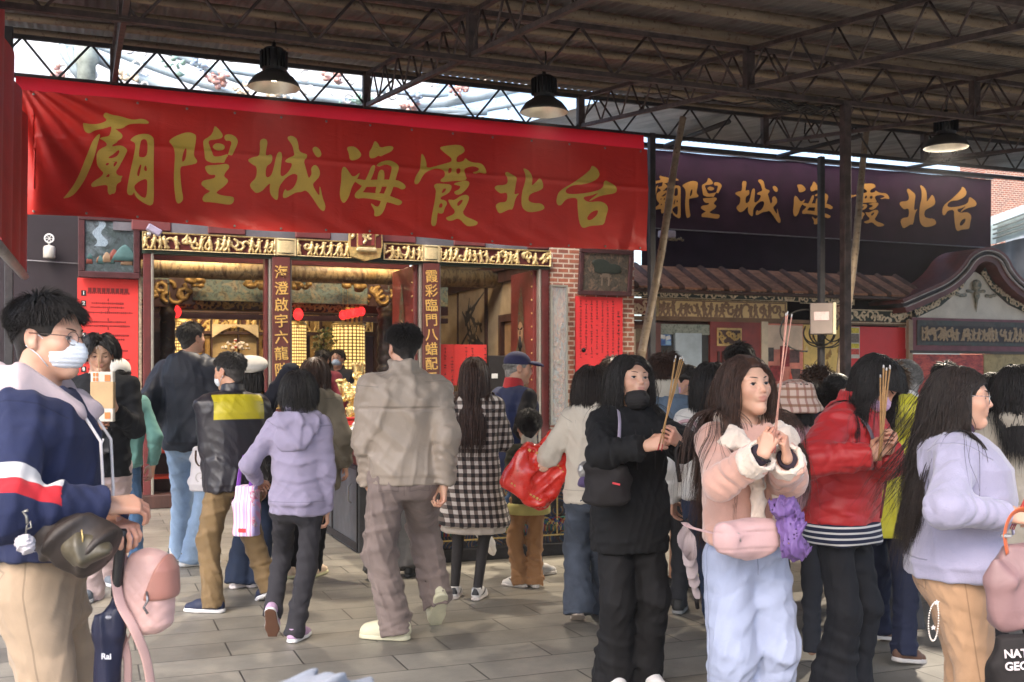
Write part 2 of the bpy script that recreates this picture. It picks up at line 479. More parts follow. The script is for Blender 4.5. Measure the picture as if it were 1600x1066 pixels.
# ---------------------------------------------------------------- people
def ik(a, t, l1, l2, hint):
    a = A(a, float); t = A(t, float); v = t - a; d = np.linalg.norm(v); u = v / d
    d = min(d, (l1 + l2) * .998); x = (l1 * l1 - l2 * l2 + d * d) / (2 * d); h = math.sqrt(max(l1 * l1 - x * x, 0))
    p = unit(A(hint, float) - u * np.dot(hint, u))
    return a + u * x + p * h, a + u * d
class Skel:
    """joints of a standing figure in its own frame: x right, y forward, z up; side 0 is left, 1 is right"""
    def __init__(J, H=1.65, fem=True, lean=0, side=0, twist=0, sway=(0, 0), head=(0, 0, 0), feet=None, hands=(None, None), elbows=None,
                 build=1.0, hs=None, drop=0.0, hdir=(None, None), hback=(None, None), curl=((25, 30, 20), (25, 30, 20)), thumb=(20, 20), sw=None):
        J.H = H; s = J.s = H / 1.7; J.fem = fem; J.build = build
        J.hs = hs or (.94 if fem else .98)
        J.pel = A([sway[0], sway[1], .53 * H - drop]); J.Rt = rotm(0, lean, side); J.tw = R(twist)
        J.Rs = J.Rt @ rotm(twist)
        w = (sw or (.158 if fem else .182)) * s * (build * .5 + .5)
        T = lambda p, r=J.Rt: J.pel + r @ (A(p) * s)
        J.T = T
        J.nb = T((0, -.02, .51))
        J.sh = [T((0, -.012, .452), J.Rs) + J.Rs @ A([g * w, 0, 0]) for g in (-1, 1)]
        J.hip = [J.pel + A([g * .088 * s * build ** .5, 0, -.04 * s]) for g in (-1, 1)]
        feet = feet or ((-.082, 0, -8, 0), (.082, 0, 8, 0))
        J.feet = feet; J.ank = []; J.Rf = []; J.knee = []; J.fo = []
        for g, f in enumerate(feet):
            Rf = rotm(f[2], f[3]); ball = A([0, .11 * s, 0]); o = A([f[0], f[1], f[4] if len(f) > 4 else 0.0])
            Ry = rotm(f[2])
            J.Rf.append(Rf); base = o + Ry @ ball - Rf @ ball; J.fo.append(base)
            an = base + Rf @ A([0, -.01 * s, .085 * s])
            kn, _ = ik(J.hip[g], an, .242 * H, .222 * H, Ry @ A([0.06 * (-1, 1)[g], 1, 0]))
            J.knee.append(kn); J.ank.append(an)
        J.el = []; J.wr = []; J.hf = []
        for g in (0, 1):
            sg = (-1, 1)[g]
            t = hands[g]
            t = J.sh[g] + A([sg * .07, .04, -.50 * s]) if t is None else A(t, float)
            hint = (elbows and elbows[g]) or (sg * .45, -.9, -.35)
            e, wv = ik(J.sh[g], t, .172 * H, .150 * H, A(hint, float)); J.el.append(e); J.wr.append(wv)
            fd = unit(hdir[g]) if hdir[g] is not None else unit(wv - e)
            bk = A(hback[g], float) if hback[g] is not None else A([sg, .25, .1])
            bk = unit(bk - fd * np.dot(bk, fd)); J.hf.append((np.stack([np.cross(fd, bk), fd, bk], 1), curl[g], thumb[g]))
        J.Rh = (J.Rt * .35 + np.eye(3) * .65) @ rotm(*head)
        J.nt = J.nb + J.Rt @ A([0, .018, .055]) * s
        J.hc = J.nt + J.Rh @ A([0, .018, .088]) * J.hs
        J.hd = lambda p: J.hc + J.Rh @ (A(p, float) * J.hs)

def head_sdf(S, J, ears=True, eyes='open', jaw=1.0, nose=1.0):
    c = J.hs; q = J.hd; rt = J.Rh
    E = lambda p, r, k=.02, op='u': S.ell(q(p), A(r) * c, k * c, op, rt)
    C = lambda a, b, ra, rb, k=.02, op='u': S.cone(q(a), q(b), ra * c, rb * c, k * c, op)
    E((0, -.014, .030), (.0755, .094, .082))
    E((0, .030, -.028), (.0575 * jaw, .060, .080), .03)
    C((0, .036, -.066), (0, .060, -.094), .033 * jaw, .017, .025)
    for g in (-1, 1):
        C((g * .046 * jaw, .008, -.050), (g * .011, .060, -.099), .017, .012, .03)
        E((g * .037, .056, -.024), (.025, .026, .024), .025)
        C((g * .012, .0775, .020), (g * .048, .060, .022), .010, .010, .018)
        E((g * .0315, .0950, .001), (.0195, .016, .0120), .012, 's')
    C((0, .080, .014), (0, .0985 + .004 * nose, -.0275), .0075, .0095, .013)
    for g in (-1, 1):
        E((g * .0118, .0895, -.0305), (.0085, .0100, .0072), .006)
        E((g * .0062, .0975, -.0385), (.0036, .0055, .0030), .003, 's')
    E((0, .082, -.052), (.026, .012, .018), .016)
    E((0, .0882, -.0545), (.0190, .0062, .0042), .005)
    E((0, .0870, -.0642), (.0158, .0066, .0050), .006)
    E((0, .0975, -.0596), (.0225, .0062, .0012), .003, 's')
    E((0, .077, -.094), (.014, .013, .012), .018)
    for g in (-1, 1):
        # eyelids closed round the eyeball, cut open by a lens-shaped slit
        E((g * .0315, .0705, .000), (.0175, .0142, .0125), .004)
        if eyes == 'open': E((g * .0318, .0860, -.0010), (.0165, .0115, .0052), .0015, 's')
        elif eyes == 'low': E((g * .0318, .0860, -.0030), (.0155, .0110, .0032), .0015, 's')
        if ears:
            E((g * .0765, -.010, -.004), (.0085, .0205, .0310), .008)
            E((g * .0845, -.006, .000), (.0060, .0115, .0190), .005, 's')
            E((g * .0745, .000, -.028), (.0070, .0100, .0100), .008)
    S.cone(q((0, -.022, -.060)), J.nb + J.Rt @ A([0, -.005, -.03]) * J.s, .051 * c * (1 if J.fem else 1.12), .058 * J.s * (1 if J.fem else 1.12), .03)
def hand_sdf(S, J, g, sc=None):
    Rm, curl, th = J.hf[g]; w = J.wr[g]; c = (sc or (.89 if J.fem else .97)) * J.s; tx = (1, -1)[g]
    P = lambda p: w + Rm @ (A(p) * c)
    # palm
    kn = [(-.031, .086, .002), (-.0105, .091, .004), (.0105, .087, .003), (.029, .079, .000)]
    kn = [(-tx * k[0] * -1 if False else tx * -k[0], k[1], k[2]) for k in kn]
    bx = (tx * .020, .020, -.003)
    for i, k in enumerate(kn):
        S.cone(P((k[0] * .55, .004, -.002)), P(k), .0145 * c, .0108 * c, .014 * c)
    L = (.073, .081, .075, .059)
    for i, k in enumerate(kn):
        a = 0; p = A(k, float); sp = R((i - 1.5) * -4) * tx
        rr = (.0092, .0084, .0077, .0068) if i < 3 else (.0080, .0073, .0067, .0060)
        for j in range(3):
            a += R(curl[j] * (1 + .06 * (i - 1)))
            q = p + A([math.sin(sp) * math.cos(a), math.cos(a) * math.cos(sp), -math.sin(a)]) * L[i] * (.46, .30, .26)[j]
            S.cone(P(p), P(q), rr[j] * c * .94, rr[j + 1] * c * .94, .0018 * c); p = q
    t0 = A([tx * .020, .018, -.006]); a = R(th)
    t1 = t0 + A([tx * .030 * math.cos(a * .5), .030, -.014 - .012 * math.sin(a)]); t2 = t1 + A([tx * (.010 * math.cos(a) - .016 * math.sin(a)), .030, -.006 - .008 * math.sin(a)])
    t3 = t2 + A([tx * (.004 - .022 * math.sin(a)), .022, -.003])
    S.cone(P(t0), P(t1), .0155 * c, .0120 * c, .012 * c); S.cone(P(t1), P(t2), .0112 * c, .0096 * c, .005 * c); S.cone(P(t2), P(t3), .0096 * c, .0075 * c, .004 * c)
    return P
SKINS = {}
def skin_mat(tone):
    nm = 'skin_%d' % tone
    if nm in SKINS: return SKINS[nm]
    col = [(.56, .335, .235), (.50, .285, .19), (.42, .23, .145)][tone]
    g = N(nm)
    c = g.mix(g.ramp(g.noise(9, 4), .3, .75), col, tuple(A(col) * (1.06, .93, .90)))
    c = g.mix(g.math('MULTIPLY', g.attr('flush'), .40), c, (.50, .165, .12))
    c = g.mix(g.math('MULTIPLY', g.ramp(g.attr('lip'), -.0016, .0018), .6), c, (.40, .12, .10))
    g.set(Base_Color=c, Roughness=.47)
    g.b.inputs['Subsurface Weight'].default_value = .12
    g.b.inputs['Subsurface Radius'].default_value = (1, .35, .2); g.b.inputs['Subsurface Scale'].default_value = .006
    g.bump(g.noise(260, 2), .12, .0008)
    SKINS[nm] = g.m
    return g.m
def body(J, label, X, Y, heading, tone=0, h=.005, hands=(1, 1), eyes='open', head=True, jaw=1.0, nose=1.0, ears=True, legs=None):
    S = SDF()
    z0, s, b = J.pel, J.s, J.build
    S.loft(A([-.10, -.02, .10, .25, .38, .455, .50]) * s, A([.11, .115, .10, .105, .11, .085, .05]) * s, A([.08, .08, .07, .075, .08, .065, .045]) * s, org=J.pel, rot=J.Rt, twist=(0, J.tw), k=.03)
    if head: head_sdf(S, J, ears, eyes, jaw, nose)
    else: S.cone(J.nb, J.hc, .05, .06, .02)
    for g in (0, 1):
        dn = A([0, 0, -.03 * s]); S.cone(J.nb + (J.sh[g] - J.nb) * .25 + dn * .6, J.sh[g] + (J.nb - J.sh[g]) * .15 + dn, .042 * s, .034 * s, .03)
        S.cone(J.sh[g] + (J.nb - J.sh[g]) * .12 + dn, J.el[g], .038 * s, .037 * s, .03)
        S.cone(J.el[g], J.wr[g], .037 * s, .0245 * s, .02, sq=(J.hf[g][0][:, 2], .85))
        if hands[g]: hand_sdf(S, J, g)
        lr = legs or (.055, .042, .032)
        S.cone(J.hip[g], J.knee[g], lr[0] * s, lr[1] * s, .03); S.cone(J.knee[g], J.ank[g] + A([0, 0, -.02]), lr[1] * s, lr[2] * s, .02)
    lo = np.min(J.ank + J.wr + J.el + J.sh + [J.hc], 0) - .25; hi = np.max(J.ank + J.wr + J.el + J.sh + [J.hc], 0) + .25
    lo[2] = -.02
    loc = lambda P: ((P - J.hc) @ J.Rh) / J.hs
    def lip(P):
        q = loc(P); x = np.abs(q[:, 0])
        up = 1 - np.sqrt((q[:, 0] / .0225) ** 2 + ((q[:, 2] + .0545) / .0062) ** 2); lw = 1 - np.sqrt((q[:, 0] / .018) ** 2 + ((q[:, 2] + .0655) / .0075) ** 2)
        return np.where(q[:, 1] > .07, np.maximum(up, lw), -1) * .006
    def flush(P):
        q = loc(P)
        r = np.zeros(len(P))
        for g in (-1, 1):
            r += .55 * np.exp(-(((q - A([g * .04, .06, -.025])) / A([.022, .04, .020])) ** 2).sum(1)) + .8 * np.exp(-(((q - A([g * .08, -.01, 0])) / .03) ** 2).sum(1))
        r += .5 * np.exp(-(((q - A([0, .1, -.03])) / .014) ** 2).sum(1))
        for g in (0, 1):
            p = J.wr[g] + J.hf[g][0] @ A([0, .105, 0]); r += .75 * np.exp(-(((P - p) / .045) ** 2).sum(1))
        return np.clip(r, 0, 1)
    o = S.build('person', lo, hi, h, skin_mat(tone), None, {'lip': lip, 'flush': flush})
    o.location = (X, Y, 0); o.rotation_euler = (0, 0, -R(heading))
    tag(o, label, 'person')
    J.ob = o; J.M = Matrix.Translation((X, Y, 0)) @ Matrix.Rotation(-R(heading), 4, 'Z')
    J.toW = lambda p: J.M @ Vector(p)
    return o
def eye_mat():
    if 'eye' in _mats: return _mats['eye']
    g = N('eye')
    c = g.mix(g.ramp(g.attr('iris'), -.0006, .0006), (.50, .45, .42), (.022, .012, .008)); c = g.mix(g.ramp(g.attr('iris'), .003, .0034), c, (.004, .003, .003))
    g.set(Base_Color=c, Roughness=.08); _mats['eye'] = g.m
    return g.m
def face_parts(J, brow=True, eyes='open', hairm=None, gaze=(0, 0)):
    hm = hairm or M('brow_hair', (.012, .009, .008), .6)
    for g in (-1, 1):
        if eyes != 'shut':
            ctr = A([g * .0315, .0705, -.0005]); r = .0128; V = []; F = []; n = 16; at = []
            ax = unit(A([gaze[0], 1, gaze[1]]))
            for i in range(n + 1):
                for k in range(2 * n):
                    a = math.pi * i / n; t = math.pi * k / n
                    d = A([math.sin(a) * math.cos(t), math.cos(a), math.sin(a) * math.sin(t)]); V.append(J.hd(ctr + d * A([1.12, .99, .98]) * r)); at.append(.0078 - np.linalg.norm(d * r - ax * r))
            for i in range(n):
                for k in range(2 * n): F.append([i * 2 * n + k, (i + 1) * 2 * n + k, (i + 1) * 2 * n + (k + 1) % (2 * n), i * 2 * n + (k + 1) % (2 * n)])
            mesh('eye', V, F, eye_mat(), J.ob, True, {'iris': at})
        mb = MB()
        z = {'open': .0035, 'low': -.0005, 'shut': -.0045}[eyes]
        mb.tube([J.hd((g * (.0315 + x), .0845 - 9 * x * x - .0006 * (x > 0), z - 14 * x * x * (-1 if eyes == 'shut' else 1) - .0)) for x in np.linspace(-.0145, .0155, 9)], [.0006, .001, .0014, .0016, .0017, .0017, .0017, .0014, .0008], 5)
        mb.build('eyelashes', hm, J.ob)
        if brow:
            mb = MB(); n = 9
            mb.tube([J.hd((g * (.013 + .040 * t), .0915 - .030 * t * t - .003 * t, .0195 + .0065 * math.sin(t * 2.2))) for t in np.linspace(0, 1, n)], [.0016, .003, .0034, .0034, .0032, .0028, .0023, .0016, .0006], 6, flat=.55)
            mb.build('eyebrow', hm, J.ob)

def hair_mat(name, col, rough=.46):
    if name in _mats: return _mats[name]
    g = N(name)
    c = g.mix(g.ramp(g.noise(55, 4), .3, .75), tuple(A(col) * .6), tuple(A(col) * 1.5))
    g.set(Base_Color=c, Roughness=rough); g.b.inputs['Specular IOR Level'].default_value = .32
    g.b.inputs['Sheen Weight'].default_value = .05
    g.bump(g.noise(300, 3), .5, .002)
    _mats[name] = g.m
    return g.m
def hair(J, mat, length=.06, n=500, part=None, fwd=.2, lift=.0, fringe=.4, grav=.4, vol=.010, wob=.05, thick=.0018, back=None, cap=.010, seed=1, spread=.0, side_len=None,
         front_y=None, coll=(), tuck=None, hl=(.60, -.05, -.62), nape=None, hs=.006, tail=None, steps=None, radial=0.0, guard=None, below=None, drift=0.0):
    """scalp shell plus hundreds of tapered locks that run along the head and then fall"""
    g = np.random.default_rng(seed); c = J.hs
    ctr = A([0, -.014, .030]); rad = A([.0755, .094, .082])
    # roots by hairline (front, side, back heights as unit z)
    D = g.normal(size=(n * 6, 3)); D /= np.linalg.norm(D, axis=1)[:, None]
    az = np.abs(np.arctan2(D[:, 0], D[:, 1]))
    hz = np.interp(az, [0, .75, 1.15, 1.55, 1.95, 2.5, 3.14], [hl[0], hl[0] - .08, hl[0] - .42, hl[1] + .1, hl[1] - .25, hl[2] + .05, hl[2]])
    ok = D[:, 2] > hz
    if below is not None: ok &= (ctr + D * rad)[:, 2] < below
    D = D[ok][:n]; n = len(D)
    az = np.abs(np.arctan2(D[:, 0], D[:, 1]))
    L = length * (1 + g.normal(size=n) * (.15 if length > .08 else .10)); fly = np.where(g.random(n) < .05, 3.5, 1.0)[:, None]
    if side_len is not None:
        w = np.clip(1 - (D[:, 2] + .1) / .75, 0, 1); L = L * (1 - w) + side_len * w
    fr = (D[:, 1] > .15) & (D[:, 2] > .3)
    if fringe is not None: L = np.where(fr & (az < .95), L * (fringe + (1 - fringe) * np.clip(az / 1.0, 0, 1) ** 2), L)
    lay = g.uniform(.2, 1, n)
    K = steps or int(np.clip(length / .018, 7, 22))
    p = ctr + D * rad * 1.0
    nrm = D / rad; nrm /= np.linalg.norm(nrm, axis=1)[:, None]
    if part is not None:
        bk = np.clip(.35 - D[:, 1] * 1.2, 0, 1); fwd = np.where(D[:, 1] > .25, min(fwd, -.05), fwd)
        d = np.stack([np.sign(D[:, 0] - part) * .9 * (1 - bk) + D[:, 0] * .25 * bk, fwd * (1 - bk) - .4 * bk, -.25 - bk * .5], 1)
    else:
        d = np.stack([D[:, 0] * .5 + .1, np.where(D[:, 2] > -.1, fwd, -.1) + np.zeros(n), -.7 + .6 * np.clip(D[:, 2], 0, 1)], 1)
    if radial: d = d * (1 - radial) + radial * np.stack([D[:, 0] * 1.4 + .12, (D[:, 1] + .25) * 1.4, np.full(n, -.35)], 1)
    d = d - nrm * (d * nrm).sum(1)[:, None]; d /= np.linalg.norm(d, axis=1)[:, None]
    d = d + nrm * lift; d /= np.linalg.norm(d, axis=1)[:, None]
    gl = J.Rh.T @ A([0, 0, -1.0])
    cols = []
    for a, b, r in coll:  # capsules in the figure's frame
        cols.append((J.Rh.T @ (A(a) - J.hc) / c, J.Rh.T @ (A(b) - J.hc) / c, r / c))
    P = [p]; ph = g.uniform(0, 6.28, (n, 3))
    st = (L / K)[:, None]
    for i in range(K):
        t = (i + 1) / K
        d = d * (1 - grav) + gl * grav + wob * fly * np.sin(ph + t * 9 + p * 30)
        d /= np.linalg.norm(d, axis=1)[:, None]
        if drift: d = d + np.outer(np.clip((-.03 - p[:, 2]) / .04, 0, 1) * drift, A([0, -1.0, 0])); d /= np.linalg.norm(d, axis=1)[:, None]
        q = p + d * st
        for cc, rr in ((ctr, rad), (A([0, .026, -.028]), A([.0625, .060, .080]))):
            R_ = rr + cap * .5 + vol * lay[:, None]
            u = (q - cc) / R_; m = np.linalg.norm(u, axis=1); ins = m < 1
            q[ins] = (cc + u / m[:, None] * R_)[ins]
        for a, b, r in cols:
            ba = b - a; t_ = np.clip(((q - a) @ ba) / (ba @ ba), 0, 1); v = q - (a + t_[:, None] * ba); m = np.linalg.norm(v, axis=1); ins = m < r + .006 * lay
            q[ins] = q[ins] + (v / m[:, None] * (r + .006 * lay - m)[:, None])[ins]
        if tail is not None:  # gathered towards a tie
            w = np.clip(t * 1.6, 0, 1)
            tp = A(tail); dist = np.linalg.norm(q - tp, axis=1)
            if t < .62: q = q + (tp - q) * (.30 * w)
        if guard is not None:
            fz = np.clip((.055 - q[:, 2]) / .03, 0, 1); lim = guard + .010 * lay; ov = np.maximum(q[:, 1] - lim, 0) * fz * (np.abs(q[:, 0]) < .12)
            q[:, 1] -= ov; q[:, 0] += np.sign(q[:, 0]) * ov * .35
        d = q - p; d /= np.linalg.norm(d, axis=1)[:, None] + 1e-9
        p = q; P.append(p)
    P = np.stack(P, 1)  # n,K+1,3
    # tapered three-sided tubes
    tt = np.linspace(0, 1, K + 1); rr = thick * (1 - tt ** 2.2 * .85); rr[0] *= .7
    Tn = np.gradient(P, axis=1); Tn /= np.linalg.norm(Tn, axis=2)[..., None] + 1e-9
    up = P - ctr; a = np.cross(Tn, up); a /= np.linalg.norm(a, axis=2)[..., None] + 1e-9; b = np.cross(Tn, a)
    V = np.stack([P + (a * math.cos(q) * 1.5 + b * math.sin(q)) * rr[None, :, None] for q in (1.57, 3.66, 5.76)], 2)
    V = J.hc + (V.reshape(-1, 3) * c) @ J.Rh.T
    idx = np.arange(n * (K + 1) * 3).reshape(n, K + 1, 3)
    F = np.concatenate([np.stack([idx[:, :-1, k], idx[:, :-1, (k + 1) % 3], idx[:, 1:, (k + 1) % 3], idx[:, 1:, k]], -1).reshape(-1, 4) for k in range(3)])
    # scalp shell
    S = SDF(); S.ell(J.hd(ctr), (rad + cap * .75) * c, .01, 'u', J.Rh)
    S.cone(J.hd((0, -.05, -.02)), J.hd((0, -.058, nape if nape is not None else -.055)), .052 * c, .040 * c, .03)
    fz = hl[0] * .082 + .030
    S.ell(J.hd((0, .112, fz - .098)), A([.080, .085, .098]) * c, .012, 's', J.Rh)
    for q in (-1, 1): S.ell(J.hd((q * .088, .012, -.050)), A([.030, .040, .062]) * c, .012, 's', J.Rh)
    if cap > .008: S.wrinkle(.0035, 110, seed)
    V2, F2 = S.mesh(J.hc - .2, J.hc + .2, hs)
    return mesh('hair', np.concatenate([V, V2]), np.concatenate([F, F2 + len(V)]), mat, J.ob)

def _stripe(P, b, Rf, s):
    q = ((P - b) @ Rf) / s
    w = .0085 * np.clip(1.2 - np.abs(q[:, 1] - .03) / .09, .15, 1)
    st = w - np.abs(q[:, 2] - (.050 + .25 * (q[:, 1] - .02) + 2.2 * (q[:, 1] - .02) ** 2))
    heel = np.minimum(-.078 - q[:, 1], q[:, 2] - .045)
    return np.maximum(np.where(np.abs(q[:, 0]) > .02, st, -.01), heel)

def trousers(J, mat, r=(.090, .070, .058), h=.008, name='trousers', waist=.06, hem=(.045, .045), ease=1.0, fold=.006, seed=3, stack=.004, attrs=None, rear=1.0, wr=.010, front=1.0, kf=0.0, freq=34):
    S = SDF(); s, b = J.s, J.build; r = [x * .84 for x in r]; wr *= .55; freq *= 1.2
    S.loft(A([-.16, -.10, -.02, .05, waist + .02]) * s, A([.130, .143, .143, .132, .124]) * s * b * ease, A([.092, .104, .105, .095, .090]) * s * b * ease, cy=A([-.0, -.012 * rear, -.012 * rear, 0, 0]) * s, org=J.pel, rot=None, k=.03, rnd=.03)
    for g in (0, 1):
        S.cone(J.hip[g] + A([0, -.008, -.02]), J.knee[g] + A([0, kf, 0]), r[0] * s * b, r[1] * s, .035, fold=(fold * .5, 4, seed + g))
        d = unit(J.ank[g] - J.knee[g]); a = J.ank[g] + d * (.085 * s - hem[g])
        S.cone(J.knee[g] + A([0, kf, 0]), a, r[1] * s, r[2] * s, .025, flat_b=0.0, fold=(fold, 5, seed + 2 + g))
        if stack: S.cone(J.knee[g] * .25 + a * .75, a, r[2] * s * .98, r[2] * s * 1.03, .02, flat_b=0.0, fold=(stack, 3, seed + 5 + g))
    S.wrinkle(wr * .75, freq, seed, (1, 1, .8))
    S.wrinkle(wr * .30, freq * 2.2, seed + 9, (1, 1, .8))
    lo = np.min(J.ank + J.knee + J.hip, 0) - .3; hi = np.max(J.ank + J.knee + J.hip, 0) + .3; lo[2] = -.0
    return S.build(name, lo, hi, h, mat, J.ob, {**leg_seams(J), **(attrs or {})} if name == 'trousers' else attrs)

def upper(J, mat, name='jacket', ease=.028, hem=-.10, sl=(.070, .060, .046), h=.007, fold=.006, seed=11, cuff=.0, neck=.056, wr=.008, attrs=None, hood=None, collar=None, rib=None,
          hemr=1.0, freq=30, puff=None, length_front=None, sleeves=(1, 1), bust=0.0, flare=0.0, sl_end=(.0, .0), extra=None, belly=0.0):
    """a top or coat: torso loft, shoulders, sleeves, cut open at the neck"""
    S = SDF(); s, b = J.s, J.build; ease *= .64; sl = [x * .85 for x in sl]; wr *= .6; freq *= 1.2
    f = J.fem
    W = A([.160, .158, .138 if f else .152, .145 if f else .162, .152 if f else .173, .136 if f else .154, .075]) * b + ease
    D = A([.118, .120, .104 if f else .112, .112 if f else .120, .116 if f else .122, .092, .062]) * b + ease * .9
    zs = A([-.12, -.02, .10, .25, .38, .455, .510])
    z0 = hem
    zz = np.concatenate([[z0], zs[zs > z0 + .03]]); 
    w = np.interp(zz, zs, W); d_ = np.interp(zz, zs, D)
    if z0 < zs[0]: w[0] = W[0] + flare; d_[0] = D[0] + flare
    w[0] *= hemr; d_[0] *= hemr
    cy = np.interp(zz, [-.12, .1, .25, .38, .51], [-.005, .004 + belly, .004 + bust, .0 + bust * .7, -.022])
    S.loft(zz * s, w * s, d_ * s, cy=cy * s, org=J.pel, rot=J.Rt, twist=(0, J.tw), k=.03, rnd=.022, ex=2.4)
    for g in (0, 1):
        sp = J.sh[g] - J.Rt @ A([(-1, 1)[g] * .012, 0, max(0, sl[0] - .050)]) * s
        S.cone(J.nb + A([0, 0, -.020]) * s + (J.sh[g] - J.nb) * .28, J.sh[g] + (J.nb - J.sh[g]) * .12 - A([0, 0, .012]) * s, (.034 + ease * .4) * s, (.046 + ease * .3) * s, .045)
        if not sleeves[g]: continue
        S.cone(sp, J.el[g], sl[0] * .96 * s, sl[1] * s, .035, fold=(fold * .6, 3.5, seed + g))
        d = J.wr[g] - J.el[g]
        S.cone(J.el[g], J.el[g] + d * (.94 - cuff + sl_end[g]), sl[1] * s, sl[2] * s, .03, flat_b=0.0, fold=(fold, 4, seed + 4 + g))
    if rib:  # gathered hem and cuffs
        S.loft(A([z0 - rib, z0, z0 + .015]) * s, A([w[0] - .007, w[0] - .006, w[0] - .003]) * s, A([d_[0] - .006, d_[0] - .005, d_[0] - .002]) * s, cy=A([cy[0]] * 3) * s, org=J.pel, rot=J.Rt, k=.012, rnd=.008)
        for g in (0, 1):
            d = unit(J.wr[g] - J.el[g]); e = J.wr[g] - d * .01
            if sleeves[g]: S.cone(e - d * .055 * s, e, (sl[2] - .012) * s, (sl[2] - .013) * s, .01, flat_b=0.0)
    if extra: extra(S)
    if hood == 'down':
        q = lambda p: J.T(p, J.Rs)
        S.ell(q((0, -.085, .485)), A([.135, .070, .075]) * s, .03, 'u', J.Rs); S.ell(q((0, -.115, .40)), A([.105, .045, .10]) * s, .035, 'u', J.Rs)
        S.cone(q((-.10, .0, .50)), q((-.045, .075, .455)), .042 * s, .030 * s, .03); S.cone(q((.10, .0, .50)), q((.045, .075, .455)), .042 * s, .030 * s, .03)
        S.ell(q((0, -.045, .560)), A([.085, .075, .062]) * s, .018, 's', J.Rs)
    if collar == 'stand':
        S.cone(J.nb - A([0, 0, .03]) * s, J.nb + J.Rt @ A([0, .008, .062]) * s, .082 * s, .074 * s, .02, flat_b=0.0)
    if collar == 'high':
        S.cone(J.nb - A([0, 0, .03]) * s, J.nt + J.Rt @ A([0, .004, .03]) * s, .075 * s, .068 * s, .02, flat_b=0.0)
    if neck:
        S.cone(J.nb + J.Rt @ A([0, .012, -.025]) * s, J.nt + (J.nt - J.nb) * 1.5, neck * s, (neck + .016) * s, .008, 's')
        S.cone(J.nb + J.Rt @ A([0, .055, .02]) * s, J.nt + J.Rt @ A([0, .10, .05]) * s, neck * .6 * s, neck * s, .01, 's')
    if puff:
        S.disp(lambda P, d: d - puff[0] * np.abs(np.sin(P[:, 2] * math.pi / puff[1])) ** .6 + puff[0] * .5)
    S.wrinkle(wr * .85, freq, seed, (1, 1, .8))
    S.wrinkle(wr * .32, freq * 2.1, seed + 9, (1, 1, .8))
    pts = J.wr + J.el + J.sh + [J.pel, J.nt]
    lo = np.min(pts, 0) - .28; hi = np.max(pts, 0) + .22; lo[2] = min(lo[2], J.pel[2] + (hem - .25) * s)
    return S.build(name, lo, hi, h, mat, J.ob, {**upper_seams(J, name, hem, sl), **(attrs or {})})
def upper_seams(J, name, hem, sl):
    s = J.s
    def loc(P): return (P - J.pel) @ J.Rs / s
    def s0(P):
        q = loc(P); return 1 + np.where((q[:, 1] > .03) & (q[:, 2] < .44), q[:, 0] * s, .4) if name in ('jacket', 'coat', 'cardigan', 'shirt') else np.full(len(P), .3)
    def s1(P):
        o = np.full(len(P), .4)
        for g in (0, 1):
            a, e = J.sh[g], J.el[g]; L = np.linalg.norm(e - a); t = ((P - a) @ (e - a)) / L; r = np.linalg.norm(P - a - np.outer(t, (e - a) / L), axis=1)
            o = np.where((r < .125 * s) & (np.abs(t) < .1), t - .004, o)
        return 1 + o
    def s2(P):
        q = loc(P); y = q[:, 2] - .335 if name in ('jacket', 'vest', 'tunic') else q[:, 2] - hem - .03
        return 1 + np.where((q[:, 1] < 0) & (np.abs(q[:, 0]) < .19), y * s, .4)
    return {'s0': s0, 's1': s1, 's2': s2}
def leg_seams(J):
    s = J.s
    def s0(P):
        o = np.full(len(P), .4)
        for g in (0, 1):
            sg = (-1, 1)[g]; z = P[:, 2]; ax = np.stack([np.interp(z, [J.ank[g][2], J.knee[g][2], J.hip[g][2]], [J.ank[g][k], J.knee[g][k], J.hip[g][k]]) for k in (0, 1)], 1)
            q = P[:, :2] - ax; o = np.where((q[:, 0] * sg > .02) & (np.abs(q[:, 1]) < .05), q[:, 1] + .004, o)
        return 1 + o
    s1 = lambda P: 1 + np.where(P[:, 2] > J.pel[2] - .13 * s, P[:, 0] - J.pel[0], .4)
    def s2(P):
        q = (P - J.pel) / s; dx = np.abs(np.abs(q[:, 0]) - .080) - .050; dz = np.abs(q[:, 2] + .035 + .2 * np.abs(np.abs(q[:, 0]) - .08)) - .060
        return 1 + np.where(q[:, 1] < -.02, np.maximum(dx, dz) * s, .4)
    return {'s0': s0, 's1': s1, 's2': s2}
def face_mask(J, mat, h=.004, drop=0.0, name='face_mask'):
    S = SDF(); c = J.hs; z = -drop
    q = lambda p: J.hd((p[0], p[1], p[2] + z))
    S.ell(q((0, .040, -.047)), A([.0625, .066, .056]) * c, .01, 'u', J.Rh); S.ell(q((0, .080, -.045)), A([.022, .036, .030]) * c, .03, 'u', J.Rh)
    S.plane(q((0, .036, -.0)), -J.Rh[:, 1]); S.plane(q((0, .095, -.006)), unit(J.Rh @ A([0, .25, 1])))
    S.disp(lambda P, d: d + .0013 * np.sin(((P - J.hc) @ J.Rh)[:, 2] / c * 480))
    o = S.build(name, J.hc - .2, J.hc + .2, h, mat, J.ob)
    for g in (-1, 1):
        mb = MB(); 
        for zz, ze in ((-.018, .018), (-.085, -.026)):
            mb.tube([q((g * .058, .035, zz)), q((g * .072, .012, (zz + ze) / 2 + .004)), J.hd((g * .080, -.022, ze))], .0014 * c, 5)
        mb.build('ear_loop', mat, o)
    return o
